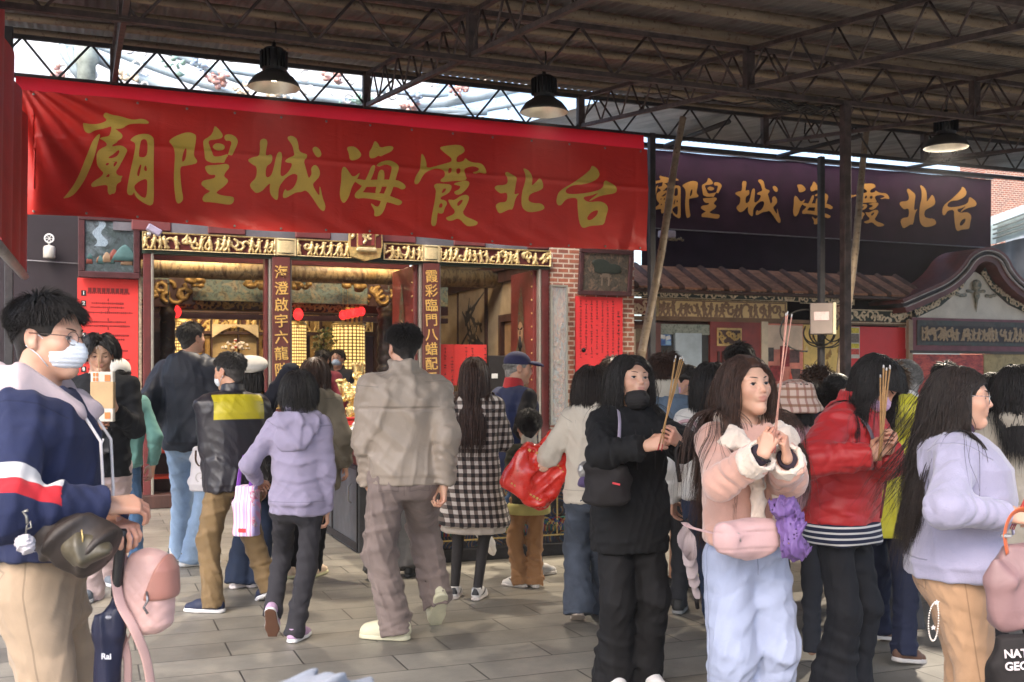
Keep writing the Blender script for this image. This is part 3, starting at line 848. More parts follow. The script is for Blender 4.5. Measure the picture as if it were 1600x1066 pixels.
def glasses(J, metal, lens=None, rx=.0235, rz=.019):
    t = None
    fr = MB(); 
    for g in (-1, 1):
        pts = [J.hd((g * (.0335 + rx * math.cos(a) * (1.0)), .0985 - .006 * (math.cos(a) * .5 + .5) , -.002 + rz * math.sin(a))) for a in np.linspace(0, 6.283, 25)]
        fr.tube(pts, .0011, 5, False)
        fr.tube([J.hd((g * .0565, .094, .004)), J.hd((g * .074, .078, .006)), J.hd((g * .079, .03, .008)), J.hd((g * .082, -.012, .010))], .0012, 5)
    fr.tube([J.hd((-.0105, .0995, .002)), J.hd((0, .104, .005)), J.hd((.0105, .0995, .002))], .0011, 5)
    o = fr.build('glasses', metal, J.ob)
    for g in (-1, 1):
        mb = MB(); mb.add([J.hd((g * (.0335 + rx * math.cos(a)), .0985 - .006 * (math.cos(a) * .5 + .5), -.002 + rz * math.sin(a))) for a in np.linspace(0, 6.283, 24, endpoint=False)], [list(range(24))])
        mb.build('lens', M('glasses_lens', (.9, .95, .95), .03, 0, alpha=.10), o)
    return o
# ---------------------------------------------------------------- the site: x along the facade (t), y away from it (d)
FOC = 1665.0
ANG = R(21.6); CA, SA = math.cos(ANG), math.sin(ANG)
OX, OY = -4.16, 9.0
def W(t, d, z=0.0): return Vector((OX + CA * t - SA * d, OY + SA * t + CA * d, z))
def on(px, py, d):
    """point of the facade-parallel plane at depth d that the photograph shows at px,py -> (t, z)"""
    a = (px - 800) / FOC
    x0, y0 = OX - SA * d, OY + CA * d
    t = (a * y0 - x0) / (CA - a * SA); Y = y0 + SA * t
    return t, EYE + (590 - py) / FOC * Y
def gp(px, Y): return ((px - 800) / FOC * Y, Y)
def site(name, t, d, z=0.0, label=None, cat=None, group=None):
    return empty(name, W(t, d, z), ANG, label, cat, group)

GOLD = M('carved_gold', (.60, .44, .17), .42, .25, 30, .35, bump=.2, bs=90)
MAROON = M('maroon_lacquer', (.115, .022, .022), .45, .25, 4, bump=.05, bs=60)
DKWOOD = M('dark_wood', (.055, .022, .016), .55, .35, 8, bump=.15, bs=60, stretch=(1, 1, .15))
STEEL = M('grey_steel', (.33, .32, .29), .38, .12, 5, .7)
DKSTEEL = M('dark_painted_steel', (.035, .033, .036), .55, .3, 9, .3, bump=.1, bs=80)
RUSTY = M('worn_brown_steel', (.075, .055, .052), .6, .4, 12, .3, bump=.15, bs=60)
REDPAPER = M('red_paper', (.62, .035, .03), .75, .06, 3)
INK = M('black_ink', (.015, .012, .012), .8, 0)
WHITEP = M('white_paint', (.72, .72, .70), .6, .06)
BAMBOO = None
def _bamboo():
    g = N('bamboo'); x = g.xyz()
    c = g.mix(g.ramp(g.noise(4, 4, .6, g.scalev((.5, 3, 3))), .3, .7), (.15, .110, .075), (.25, .19, .125))
    c = g.mix(g.ramp(g.noise(30, 3), .55, .7), c, (.10, .055, .03))
    g.set(Base_Color=c, Roughness=.55); return g.m
BAMBOO = _bamboo()
def painting(name, cols, scale=6, dark=.0, seed=0.0, rough=.5, detail=7, stretch=(1, 1, 1), dist=.8):
    if name in _mats: return _mats[name]
    g = N(name); v = g.n('Mapping'); v.inputs['Scale'].default_value = stretch; v.inputs['Location'].default_value = (seed, seed * .7, seed * 1.3); g.l(g.obj(), v.inputs['Vector'])
    r = g.n('ValToRGB'); n = len(cols); r.color_ramp.interpolation = 'LINEAR'
    while len(r.color_ramp.elements) < n: r.color_ramp.elements.new(.5)
    for i, (e, c) in enumerate(zip(r.color_ramp.elements, cols)): e.position = .28 + .44 * i / (n - 1); e.color = (*c, 1)
    g.l(g.noise(scale, detail, .68, v.outputs[0], dist), r.inputs[0])
    c = g.mix(g.math('MULTIPLY', g.ramp(g.noise(scale * 4.5, 4, .6, v.outputs[0], .5), .5, .62), .6), r.outputs[0], tuple(A(cols[0]) * .4))
    g.set(Base_Color=c, Roughness=rough); _mats[name] = g.m
    return g.m

# ---- ground
def build_ground():
    g = N('stone_paving'); m = g.n('Mapping'); g.l(g.obj(), m.inputs['Vector'])
    b = g.n('TexBrick', offset=.41, squash=1.0); g.l(m.outputs[0], b.inputs['Vector'])
    for k, v in (('Scale', 1.0), ('Mortar Size', .0045), ('Mortar Smooth', .15), ('Bias', 0.0), ('Brick Width', .78), ('Row Height', .30)): b.inputs[k].default_value = v
    b.inputs['Color1'].default_value = (.180, .166, .140, 1); b.inputs['Color2'].default_value = (.250, .233, .198, 1); b.inputs['Mortar'].default_value = (.045, .040, .036, 1)
    c = g.mix(.55, b.outputs['Color'], g.mix(g.ramp(g.noise(2.2, 6, .7), .25, .75), (.6, .6, .6), (1.35, 1.33, 1.28)), 'MULTIPLY')
    c = g.mix(g.math('MULTIPLY', g.ramp(g.noise(.9, 5, .65, None, .6), .50, .64), .6), c, (.095, .088, .078))
    c = g.mix(g.math('MULTIPLY', g.ramp(g.noise(60, 3), .62, .72), .35), c, (.10, .095, .088))
    g.set(Base_Color=c)
    g.val(g.math('MULTIPLY_ADD', g.noise(5, 5), .28, .32), g.b.inputs['Roughness'])
    h = g.math('MULTIPLY_ADD', g.noise(70, 4), .25, g.math('MULTIPLY', b.outputs['Fac'], -1.0))
    g.bump(h, .5, .004)
    mb = MB(); mb.sheet(lambda u, v: (-40 + 80 * u, -30 + 70 * v, 0), 8, 8, False)
    o = mb.build('ground', g.m); o.location = W(0, 0, 0); o.rotation_euler = (0, 0, ANG); tag(o, kind='structure')
build_ground()

# ---- red banner with brushed gold characters
GLYPHS = [  # outlines traced in three views of the banner: (origin x, origin y, scale), loops
 ((90, 160, 5.333), [
  [(380,110),(400,85),(440,105),(530,120),(590,142),(640,150),(690,140),(735,148),(768,175),(740,185),(680,180),(610,185),(570,200),(550,220),(500,228),(480,222),(492,235),(540,268),(540,300),(500,318),(495,335),(460,355),(450,372),(500,360),(545,362),(583,395),(575,420),(545,480),(505,550),(485,575),(495,600),(520,612),(545,610),(528,640),(530,660),(490,680),(485,745),(470,765),(455,762),(440,775),(425,770),(415,740),(420,690),(360,695),(290,710),(275,690),(300,660),(360,625),(385,590),(365,570),(330,530),(325,480),(325,430),(340,400),(375,380),(405,370),(412,350),(380,320),(345,305),(380,290),(430,280),(440,255),(450,210),(440,205),(400,215),(340,225),(300,240),(265,268),(225,250),(210,190),(215,172),(260,180),(340,182),(400,165),(410,150),(385,130)],
  [(415,462),(470,432),(505,396),(518,408),(500,450),(450,468)], [(400,508),(425,500),(430,515),(405,528)], [(470,500),(500,490),(490,520),(465,540)], [(395,625),(430,588),(436,622)],
  [(350,258),(356,280),(330,360),(300,480),(250,600),(200,690),(140,770),(90,797),(40,800),(70,775),(130,700),(180,600),(230,480),(270,370),(300,310)],
  [(597,320),(640,285),(700,268),(760,270),(795,295),(802,320),(800,600),(803,830),(785,858),(760,860),(720,840),(680,815),(650,785),(635,740),(632,765),(605,778),(580,765),(578,720),(600,600),(630,470),(650,370),(640,335)],
  [(690,325),(715,310),(740,318),(750,360),(745,455),(680,460),(676,430)], [(658,600),(685,520),(700,518),(690,570),(676,625)], [(720,545),(735,520),(748,575),(722,572)], [(640,690),(690,652),(745,635),(748,700),(740,800),(700,790),(660,750),(640,720)],
  [(922,325),(975,285),(1050,255),(1095,250),(1140,262),(1157,285),(1150,340),(1135,420),(1140,455),(1168,487),(1155,510),(1110,520),(1060,530),(1020,535),(1025,640),(1035,740),(1048,800),(1035,830),(1005,850),(985,830),(975,750),(968,650),(972,540),(978,450),(970,385),(945,350)],
  [(1035,475),(1050,410),(1068,378),(1076,400),(1068,470),(1042,502)],
  [(1310,195),(1350,235),(1378,275),(1370,300),(1320,312),(1270,315),(1255,330),(1270,370),(1285,410),(1300,450),(1340,452),(1390,440),(1420,430),(1415,470),(1390,505),(1345,500),(1300,505),(1260,495),(1230,475),(1225,430),(1215,360),(1212,315),(1260,290),(1290,260),(1300,220)],
  [(1385,290),(1400,270),(1440,268),(1480,285),(1503,320),(1498,350),(1475,400),(1440,470),(1400,505),(1384,508),(1418,440),(1440,370),(1450,335),(1430,320),(1400,325)],
  [(1288,370),(1310,345),(1345,340),(1385,355),(1395,375),(1380,398),(1340,405),(1310,395)],
  [(1225,530),(1270,522),(1340,520),(1400,510),(1428,520),(1433,545),(1400,580),(1385,615),(1420,640),(1425,660),(1390,700),(1330,740),(1325,755),(1370,775),(1460,782),(1475,800),(1465,840),(1430,853),(1350,840),(1260,830),(1215,830),(1205,800),(1225,765),(1280,738),(1245,725),(1215,700),(1195,680),(1210,650),(1260,640),(1310,630),(1320,600),(1270,605),(1240,575)]]),
 ((370, 180, 5.333), [
  [(190,215),(215,195),(245,200),(258,225),(245,290),(240,345),(292,320),(298,380),(280,405),(245,425),(240,520),(285,510),(310,440),(330,330),(355,300),(378,320),(372,400),(362,522),(430,480),(470,400),(410,395),(402,380),(425,360),(480,340),(475,310),(460,250),(412,190),(445,172),(490,190),(508,230),(515,300),(545,320),(585,330),(580,360),(555,380),(570,430),(590,500),(600,530),(625,490),(615,450),(635,420),(660,418),(690,460),(690,510),(660,545),(630,575),(650,620),(690,680),(687,620),(690,585),(705,640),(715,690),(740,750),(735,790),(720,803),(690,780),(640,700),(580,620),(540,640),(500,640),(460,660),(410,690),(385,685),(390,640),(410,608),(420,635),(470,610),(500,560),(510,500),(480,485),(440,500),(400,530),(350,600),(348,700),(325,708),(280,660),(275,600),(282,560),(240,600),(215,630),(165,652),(140,630),(108,590),(120,560),(165,520),(170,430),(130,410),(85,375),(130,350),(185,345),(195,290)],
  [(622,285),(645,265),(675,275),(702,315),(698,345),(675,360),(645,335)],
  [(908,275),(945,262),(985,270),(1015,300),(1037,335),(1015,365),(960,385),(935,370),(930,320)],
  [(870,450),(895,425),(930,470),(968,525),(1030,472),(1010,520),(960,590),(935,680),(905,725),(885,735),(865,710),(855,650),(868,560)],
  [(1140,215),(1170,240),(1190,280),(1240,265),(1290,262),(1302,280),(1280,310),(1220,335),(1190,352),(1175,340),(1140,365),(1100,365),(1095,310),(1120,280)],
  [(1115,430),(1140,418),(1150,445),(1120,530),(1080,600),(1045,650),(1000,700),(980,680),(985,650),(1030,610),(1060,560),(1090,500)],
  [(1150,425),(1190,395),(1250,380),(1300,390),(1340,420),(1345,450),(1330,500),(1290,640),(1245,735),(1230,790),(1200,835),(1160,848),(1140,835),(1150,800),(1115,740),(1125,735),(1160,765),(1185,760),(1205,700),(1240,620),(1265,540),(1285,460),(1280,430),(1230,415),(1180,437)],
  [(975,548),(1010,530),(1060,545),(1165,540),(1265,540),(1330,545),(1370,560),(1405,590),(1400,615),(1370,625),(1330,600),(1240,598),(1150,598),(1060,600),(1010,575)],
  [(985,660),(1020,640),(1060,645),(1140,650),(1230,655),(1285,680),(1340,700),(1378,720),(1370,745),(1340,755),(1290,735),(1195,715),(1130,700),(1040,690),(1000,700)],
  [(1175,480),(1195,455),(1225,470),(1225,540),(1205,600),(1190,655),(1150,655),(1160,600),(1165,540)]]),
 ((630, 200, 4.571), [
  [(255,140),(300,130),(385,120),(425,130),(440,160),(430,180),(380,205),(375,250),(430,240),(440,212),(460,235),(500,250),(550,250),(580,275),(597,325),(575,328),(545,318),(510,332),(488,320),(530,310),(545,290),(500,272),(450,285),(430,300),(440,340),(455,365),(430,380),(370,378),(320,385),(270,388),(265,370),(300,345),(290,310),(265,295),(230,290),(170,310),(140,340),(110,400),(85,405),(77,385),(90,340),(120,300),(125,230),(128,178),(150,205),(165,250),(165,290),(230,275),(300,255),(340,245),(345,220),(305,190),(275,165)],
  [(320,290),(345,285),(340,320),(315,330)], [(375,290),(410,290),(400,330),(375,330)],
  [(218,415),(235,395),(300,400),(345,405),(345,440),(318,472),(272,490),(268,510),(305,515),(320,540),(300,570),(292,608),(265,612),(250,600),(245,650),(240,690),(220,705),(200,690),(205,640),(225,540),(235,470),(235,440)],
  [(285,435),(310,430),(300,455),(275,470)], [(262,540),(285,535),(285,565),(258,570)],
  [(355,400),(400,385),(450,375),(475,390),(465,420),(440,450),(410,475),(375,478),(360,455),(400,440),(410,415),(375,410)],
  [(320,510),(345,512),(370,515),(410,485),(450,475),(472,490),(468,520),(445,570),(425,605),(455,635),(510,655),(540,675),(525,695),(480,703),(450,695),(400,640),(360,660),(325,662),(305,640),(330,630),(365,615),(375,590),(345,560)],
  [(385,535),(420,508),(430,520),(395,565)],
  [(720,330),(735,312),(770,335),(807,360),(800,400),(795,440),(790,480),(830,465),(800,500),(785,585),(760,580),(720,600),(690,612),(672,590),(660,550),(690,530),(735,530),(745,500),(740,460),(700,470),(680,460),(650,430),(665,410),(720,410),(745,395),(740,360)],
  [(845,290),(880,300),(910,335),(915,390),(910,420),(945,385),(965,360),(990,390),(995,430),(970,450),(910,470),(890,490),(890,525),(930,540),(980,540),(1005,565),(1000,585),(950,600),(890,605),(850,575),(840,520),(845,450),(865,390),(865,330)],
  [(1335,290),(1340,270),(1375,285),(1400,325),(1390,360),(1340,390),(1280,408),(1210,410),(1170,430),(1150,455),(1170,475),(1240,475),(1320,465),(1420,440),(1430,370),(1480,395),(1515,420),(1527,445),(1510,470),(1440,480),(1380,495),(1330,525),(1320,520),(1400,460),(1340,485),(1270,497),(1310,535),(1400,525),(1440,540),(1462,575),(1445,630),(1435,690),(1400,697),(1330,700),(1290,718),(1265,700),(1250,640),(1240,560),(1240,500),(1170,505),(1145,525),(1125,555),(1100,555),(1088,530),(1095,480),(1120,445),(1200,400),(1270,350),(1320,310)],
  [(1310,640),(1340,600),(1390,585),(1380,625),(1340,660),(1315,660)]])]
def banner_shape(t, z, T0=0.0, T1=6.0):
    """soft folds of the hanging cloth, as depth offset"""
    u = (t - T0) / (T1 - T0)
    r = .010 * math.sin(3.1 * t + .6 * z) + .006 * math.sin(9 * t + 2.5 * math.sin(2 * z)) + .012 * math.sin(5 * (z - 3) + .5 * t)
    # tension rays from the top left corner
    dx, dz = t - T0, 3.98 - z; a = math.atan2(dz, dx + .02); rr = math.hypot(dx, dz)
    r += .018 * math.sin(a * 26) * math.exp(-((rr - .5) / .7) ** 2)
    # creases from packing
    r += -.010 * math.exp(-((z - (3.47 - .01 * t)) / .02) ** 2)
    for c in np.arange(.35, 6, .39): r += .0035 * math.exp(-((t - c) / .012) ** 2)
    r += .007 * math.sin(17 * t + 3 * math.sin(11 * z)) * max(0, (3.25 - z)) * 1.6
    return r
def build_banner():
    d = -.12
    top = lambda t: 3.955 - .0 * t; bot = lambda t: 2.83 - .006 * t + .02 * math.sin(t * 2.2)
    g = N('red_vinyl')
    c = g.mix(g.ramp(g.noise(1.6, 4), .3, .7), (.58, .024, .019), (.70, .034, .023))
    g.set(Base_Color=c, Roughness=.44); g.b.inputs['Specular IOR Level'].default_value = .45
    w = g.noise(5, 4, .6, g.scalev((1, 1, 2.2)), 1.5); g.bump(w, .22, .02)
    RV = g.m
    T0, zA = on(28, 140, d); T1, _ = on(1012, 260, d)
    top = lambda t: on(28, 140, d)[1] + (on(1012, 233, d)[1] - on(28, 140, d)[1]) * (t - T0) / (T1 - T0)
    bot = lambda t: on(36, 335, d)[1] + (on(1010, 394, d)[1] - on(36, 335, d)[1]) * (t - T0) / (T1 - T0) + .015 * math.sin(t * 2.4)
    ro = site('banner', 0, 0, 0, 'long red banner with gold brushed characters hanging over the temple doors', 'banner')
    mb = MB(); P = lambda t, z, o=0.0: (t, d - o + banner_shape(t, z, T0, T1), z)
    def f(u, v):
        t = T0 + (T1 - T0) * u; z = bot(t) + (top(t) - bot(t)) * v
        t2 = t + (.035 * math.sin(v * 3.1) if u < .02 else 0)
        return P(t2, z)
    mb.sheet(f, 300, 70); mb.build('banner_cloth', RV, ro)
    # upper strip, a second cloth tied to the girder, backlight painted into its red
    g = N('backlit_red_cloth'); g.set(Base_Color=g.mix(g.ramp(g.noise(2, 4), .3, .7), (.85, .012, .028), (.95, .02, .035)), Roughness=.6)
    g.bump(g.noise(7, 3, .6, g.scalev((1, 1, 2))), .3, .01)
    tr = g.n('BsdfTranslucent'); tr.inputs['Color'].default_value = (1, .03, .05, 1); mx = g.n('MixShader'); mx.inputs[0].default_value = .85
    g.l(g.b.outputs[0], mx.inputs[1]); g.l(tr.outputs[0], mx.inputs[2]); g.l(mx.outputs[0], g.t.nodes['Material Output'].inputs[0])
    zt = lambda t: on(28, 117, d)[1] + (on(1005, 211, d)[1] - on(28, 117, d)[1]) * (t - T0) / (T1 - T0)
    mb = MB(); mb.sheet(lambda u, v: (T0 - .02 + (T1 - T0 + .0) * u, d + .045 + .012 * math.sin(u * 31) * (1 - v), top(T0 + (T1 - T0) * u) - .10 + (zt(0) - top(T0 + (T1 - T0) * u) + .10) * v), 120, 8)
    mb.build('upper_strip', g.m, ro)
    # eyelets
    mb = MB(); n = 15
    for i in range(n):
        t = T0 + .12 + (T1 - T0 - .2) * i / (n - 1)
        for z in (bot(t) + .025, top(t) - .03): mb.lathe([(.002, 0), (.011, 0), (.011, .004), (.002, .004)], 8, P(t, z, .006), Matrix.Rotation(R(90), 3, 'X'))
    mb.build('eyelet', STEEL, ro)
    # characters: filled, then draped on the cloth
    GY = M('gold_print', (.64, .47, .085), .5, .1, 3)
    loops = []
    allc = []
    for (ox, oy, sc), lps in GLYPHS:
        for lp in lps: allc.append(A([on(ox + x / sc, oy + y / sc, d) for x, y in lp]))
    chars = [allc[:11], allc[11:17], allc[17:19], allc[19:27], allc[27:36], allc[36:38], allc[38:40]]
    import bmesh
    fills = [(lps, 0) for i, lps in enumerate(chars) if i != 3] + [([l], k) for k, l in enumerate(chars[3])]
    for lps, kk in fills:
        o = fill_outline('lettering', [chaikin(l, 2) for l in lps], 0, GY, ro)
        bm = bmesh.new(); bm.from_mesh(o.data); bmesh.ops.triangulate(bm, faces=bm.faces)
        bmesh.ops.subdivide_edges(bm, edges=[e for e in bm.edges if e.calc_length() > .05], cuts=2, use_grid_fill=True)
        bmesh.ops.triangulate(bm, faces=bm.faces)
        bmesh.ops.subdivide_edges(bm, edges=[e for e in bm.edges if e.calc_length() > .05], cuts=2, use_grid_fill=True)
        for v in bm.verts: v.co = Vector(P(v.co.x, v.co.y, .005 + .0006 * kk))
        bm.to_mesh(o.data); bm.free()
        for p in o.data.polygons: p.use_smooth = True
    return chars
CHARS = build_banner()

def build_purple():
    d = 3.72
    P = cloth('purple_canvas', (.024, .0065, .017), .8, .2, .15, .1, sheen=.05)
    ro = site('purple_hanging', 0, 0, 0, 'dark purple canvas hanging with orange gold characters above the side roof', 'banner')
    t0, zt = on(1005, 233, d); t1, zt1 = on(1549, 281, d); _, zm = on(1020, 357, d); _, zb = on(1020, 440, d)
    zt = (zt + zt1) / 2
    mb = MB(); mb.sheet(lambda u, v: (t0 + (t1 - t0) * u, d + .012 * math.sin(u * 40 + v) + .01 * math.sin(u * 13), zm + .004 + (zt - zm) * v), 100, 12); mb.build('canvas', P, ro)
    mb = MB(); mb.sheet(lambda u, v: (t0 + (t1 - t0) * u, d + .05 + .02 * math.sin(u * 33), 2.0 + (zm + .01 - 2.0) * v), 100, 6); mb.build('lower_canvas', cloth('dark_purple_canvas', (.013, .005, .016), .85, .2, .15, .1, sheen=.05), ro)
    mb = MB(); mb.tube([(t0, d - .02, zm), (t1, d - .02, zm)], .010, 6); mb.tube([(t0, d - .03, zt + .02), (t1, d - .03, zt + .02)], .02, 6); mb.build('hem_rod', M('dull_rod', (.10, .09, .10), .5), ro)
    OG = M('orange_gold_print', (.46, .22, .045), .6, .1, 3)
    cx = [1032, 1095, 1182, 1268, 1352, 1432, 1497]; wd = [60, 62, 72, 62, 72, 58, 54]
    for lps, px, w in zip(CHARS, cx, wd):
        al = np.concatenate(lps); lo, hi = al.min(0), al.max(0)
        ta, _ = on(px - w / 2, 300, d); tb, _ = on(px + w / 2, 300, d); _, za = on(px, 275 + (px - 1032) * .036, d); _, zb_ = on(px, 340 + (px - 1032) * .048, d)
        k = A([tb - ta, za - zb_]) / (hi - lo)
        mt = Matrix.Translation((0, d - .03, 0)) @ Matrix.Rotation(R(90), 4, 'X')
        q = [chaikin((l - lo) * k + A([ta, zb_]), 2) for l in lps]
        for k, f in enumerate([q] if px != 1268 else [[l] for l in q]): fill_outline('lettering', f, 0, OG, ro, Matrix.Translation((0, -.0008 * k, 0)) @ mt)
build_purple()

# ---- the canopy
BZ = lambda d: 4.0 + .123 * d  # underside of the girders
def lattice(mb, p0, p1, h, n, r=.011, chord=.024):
    """two chords and a zigzag between p0 and p1, upper chord h above"""
    p0, p1 = Vector(p0), Vector(p1); up = Vector((0, 0, h))
    L = (p1 - p0).length; rot = (p1 - p0).to_track_quat('X', 'Z').to_matrix()
    for o in (Vector(), up): mb.box((p0 + p1) / 2 + o, (L, chord * 1.6, chord * 1.5), rot=rot)
    for i in range(n):
        a = p0.lerp(p1, i / n); b = p0.lerp(p1, (i + .5) / n) + up; c = p0.lerp(p1, (i + 1) / n)
        mb.tube([a, b], r, 5); mb.tube([b, c], r, 5)
    return mb
def build_canopy():
    ro = site('canopy', 0, 0, 0, 'open lattice steel canopy with bamboo purlins and a corrugated tin roof', 'canopy')
    TL, TR = -.25, 16.0
    for d in (0, -3, -6):
        lattice(MB(), (TL, d, BZ(d)), (TR, d, BZ(d)), .33, 30).build('girder', DKSTEEL if d > -1 else RUSTY, ro)
    for t in (.75 - 2.24 * 0, 2.99, 5.23, 7.47, 9.71, 11.95):
        lattice(MB(), (t, -7.6, BZ(-7.6) + .03), (t, -.05, BZ(-.05) + .03), .29, 18, .009, .022).build('cross_truss', RUSTY, ro)
        for d in (0, -3, -6): MB().box((t, d, BZ(d) + .165), (.07, .06, .33)).build('junction_post', RUSTY, ro)
    # corrugated sheet
    g = N('tin_sheet'); x = g.xyz()
    c = g.mix(g.ramp(g.noise(1.3, 6, .65, g.scalev((2.5, .5, 1))), .3, .7), (.105, .098, .096), (.185, .175, .172))
    c = g.mix(g.ramp(g.noise(3, 5), .5, .7), c, (.085, .066, .058))
    g.set(Base_Color=c, Roughness=.5, Metallic=.25)
    mb = MB(); n = 1700
    zs = lambda d: BZ(d) + .47
    V = []; F = []
    for i in range(n + 1):
        t = TL - .5 + (TR - TL + .5) * i / n; o = .009 * math.sin(t * 2 * math.pi / .076)
        V += [(t, -8.6, zs(-8.6) + o), (t, .45, zs(.45) + o)]
    for i in range(n): F.append([2 * i, 2 * i + 2, 2 * i + 3, 2 * i + 1])
    mb.add(V, F, True); mb.build('roof_sheet', g.m, ro)
    # bamboo purlins with nodes
    rg = random.Random(4)
    d = .28; k = 0
    while d > -8.4:
        r0 = .036 + rg.uniform(-.005, .006); pts = []; rs = []
        t = TL - .3; ph = rg.uniform(0, 6)
        while t < TR:
            z = zs(d) - .012 - r0 - .006 + .012 * math.sin(t * .8 + ph)
            for q, f in ((0, 1.0), (.012, 1.10), (.024, 1.0)): pts.append((t + q, d + .015 * math.sin(t * .5 + ph), z)); rs.append(r0 * f)
            t += .42
        MB().tube(pts, rs, 8).build('bamboo_purlin', BAMBOO, ro)
        d -= .66 + rg.uniform(-.06, .06); k += 1
    # poles
    for px, d, py, lab in ((1018, -.02, 180, 0), (1321, -3, 110, 1), (1283, .6, 195, 2), (14, .0, 60, 3)):
        t, _ = on(px, 300, d); s = .034
        mb = MB(); top = BZ(d) + .02 if px > 100 else BZ(d) + .4
        mb.box((t, d + .0, top / 2), (s * 2, s * 2, top), bev=.006); mb.build('pole', RUSTY if px == 1321 else DKSTEEL, ro)
    # roof bay beyond the right end, sky light painted into its tin; eave tube
    g = N('skylit_tin'); g.set(Base_Color=g.mix(g.ramp(g.noise(2, 5, .6, g.scalev((3, .6, 1))), .3, .7), (.20, .24, .27), (.42, .47, .50)), Roughness=.4, Metallic=.3)
    V = []; F = []; n = 600
    for i in range(n + 1):
        t = 5.85 + 10 * i / n; o = .010 * math.sin(t * 2 * math.pi / .076)
        V += [(t, .5, 4.50 + o), (t, 3.3, 4.82 + o)]
    for i in range(n): F.append([2 * i, 2 * i + 2, 2 * i + 3, 2 * i + 1])
    mb = MB(); mb.add(V, F, True); mb.build('far_roof_sheet', g.m, ro)
    mb = MB()
    for t in (7.9, 9.8, 12.2, 14.6): mb.tube([(t - .5, .6, 4.40), (t + .2, 3.3, 4.72)], .03, 6)
    mb.tube([(5.9, 3.32, 4.72), (16, 3.32, 4.72)], .035, 8)
    mb.build('rafter', DKSTEEL, ro)
    return ro
build_canopy()

# ---- hanging high-bay lamps (lit)
def lamp(px, py, Y, label, power, ang=140):
    X, _ = gp(px, Y); z = EYE + (590 - py) / FOC * Y
    ro = empty('high_bay_lamp', (X, Y, z), 0, label, 'lamp', 'high bay lamps under the canopy'); ro.scale = (.9,) * 3
    sh = M('lamp_aluminium', (.55, .53, .48), .35, .1, 8, .85)
    mb = MB()
    mb.lathe([(.228, -.002), (.234, .004), (.217, .037), (.177, .088), (.120, .128), (.085, .143)], 36)
    mb.F = mb.F[:-2]; mb.sm = mb.sm[:-2]; mb.mi = mb.mi[:-2]; mb.build('lamp_shade', M('lamp_dark_shade', (.05, .045, .042), .55), ro)
    mb = MB(); mb.lathe([(.228, -.002), (.210, .031), (.170, .080), (.117, .121), (.082, .138)], 36); mb.F = mb.F[:-2]; mb.sm = mb.sm[:-2]; mb.mi = mb.mi[:-2]; mb.build('reflector', sh, ro)
    mb = MB(); mb.lathe([(.085, .138), (.10, .15), (.105, .33), (.08, .35), (.02, .36), (.02, .40)], 24)
    for k in range(18):
        a = k * math.pi / 9; mb.box((.11 * math.cos(a), .11 * math.sin(a), .245), (.03, .006, .15), a)
    mb.tube([(0, 0, .40), (.02, 0, .52), (0, 0, .70)], .008, 6)
    mb.build('housing', M('lamp_black_housing', (.012, .012, .013), .5), ro)
    mb = MB(); mb.lathe([(.005, .060), (.034, .066), (.040, .09), (.034, .118), (.012, .135)], 16); mb.build('bulb', M('lamp_bulb', (.9, .85, .7), .4, 0, emit=(1, .82, .58), es=14), ro)
    L = bpy.data.lights.new('lamp_light', 'SPOT'); L.energy = power; L.color = (1, .86, .68); L.spot_size = R(ang); L.spot_blend = .9; L.shadow_soft_size = .07
    o = bpy.data.objects.new('lamp_light', L); COL.objects.link(o); o.parent = ro; o.location = (0, 0, .03)
lamp(428, 137, 8.6, 'lit high bay lamp left, in front of the middle of the red banner', 190, 104)
lamp(850, 176, 9.2, 'lit high bay lamp hanging before the right part of the red banner', 190, 104)
lamp(1478, 231, 10.2, 'lit high bay lamp hanging among the trusses before the purple hanging', 420, 168)

# ---- bamboo props leaning by the poles
def bamboo_pole(a, b, r0, r1, label):
    a, b = Vector(a), Vector(b); n = 13; pts = []; rs = []
    for i in range(n):
        p = a.lerp(b, i / (n - 1)); dd = (b - a).normalized()
        for q, f in ((-.012, 1.0), (0, 1.12), (.012, 1.0)):
            pts.append(p + dd * q + Vector((.012 * math.sin(i), 0, 0))); rs.append((r0 + (r1 - r0) * i / (n - 1)) * f)
    tag(MB().tube(pts, rs, 12).build('bamboo_pole', BAMBOO), label, 'bamboo pole', 'bamboo props by the canopy poles')
t, z = on(1068, 185, -.35); t2, z2 = on(1003, 560, -.35); k = z2 / (z - z2)
bamboo_pole(W(t2 + (t2 - t) * k, -.35, 0), W(t, -.35, z), .050, .034, 'bamboo prop leaning beside the right edge of the red banner')
t, z = on(1356, 195, .3); t2, z2 = on(1312, 600, .3); k = z2 / (z - z2)
bamboo_pole(W(t2 + (t2 - t) * k, .3, 0), W(t, .3, z), .052, .036, 'bamboo prop leaning behind the thick brown canopy pole')

# ---- left side curtain
def build_curtain():
    RC = cloth('red_side_cloth', (.50, .018, .02), .7, .12, .3, .1, sheen=.1)
    ro = site('side_curtain', 0, 0, 0, 'red side curtain hanging at the left end of the canopy', 'curtain')
    mb = MB(); mb.sheet(lambda u, v: (.045 + .03 * math.sin(u * 24 + v * 2), -.17 - 3.4 * u, 2.30 - .05 * u + (1.62 - .10 * math.sin(u * 3)) * v * (1 - .18 * (1 - u) * v)), 70, 24); mb.build('curtain_cloth', RC, ro)
    mb = MB(); mb.tube([(.045, -.1, 2.30), (.045, -3.5, 2.22)], .035, 8); mb.build('hem_tube', M('grey_tube', (.25, .22, .21), .5), ro)
build_curtain()
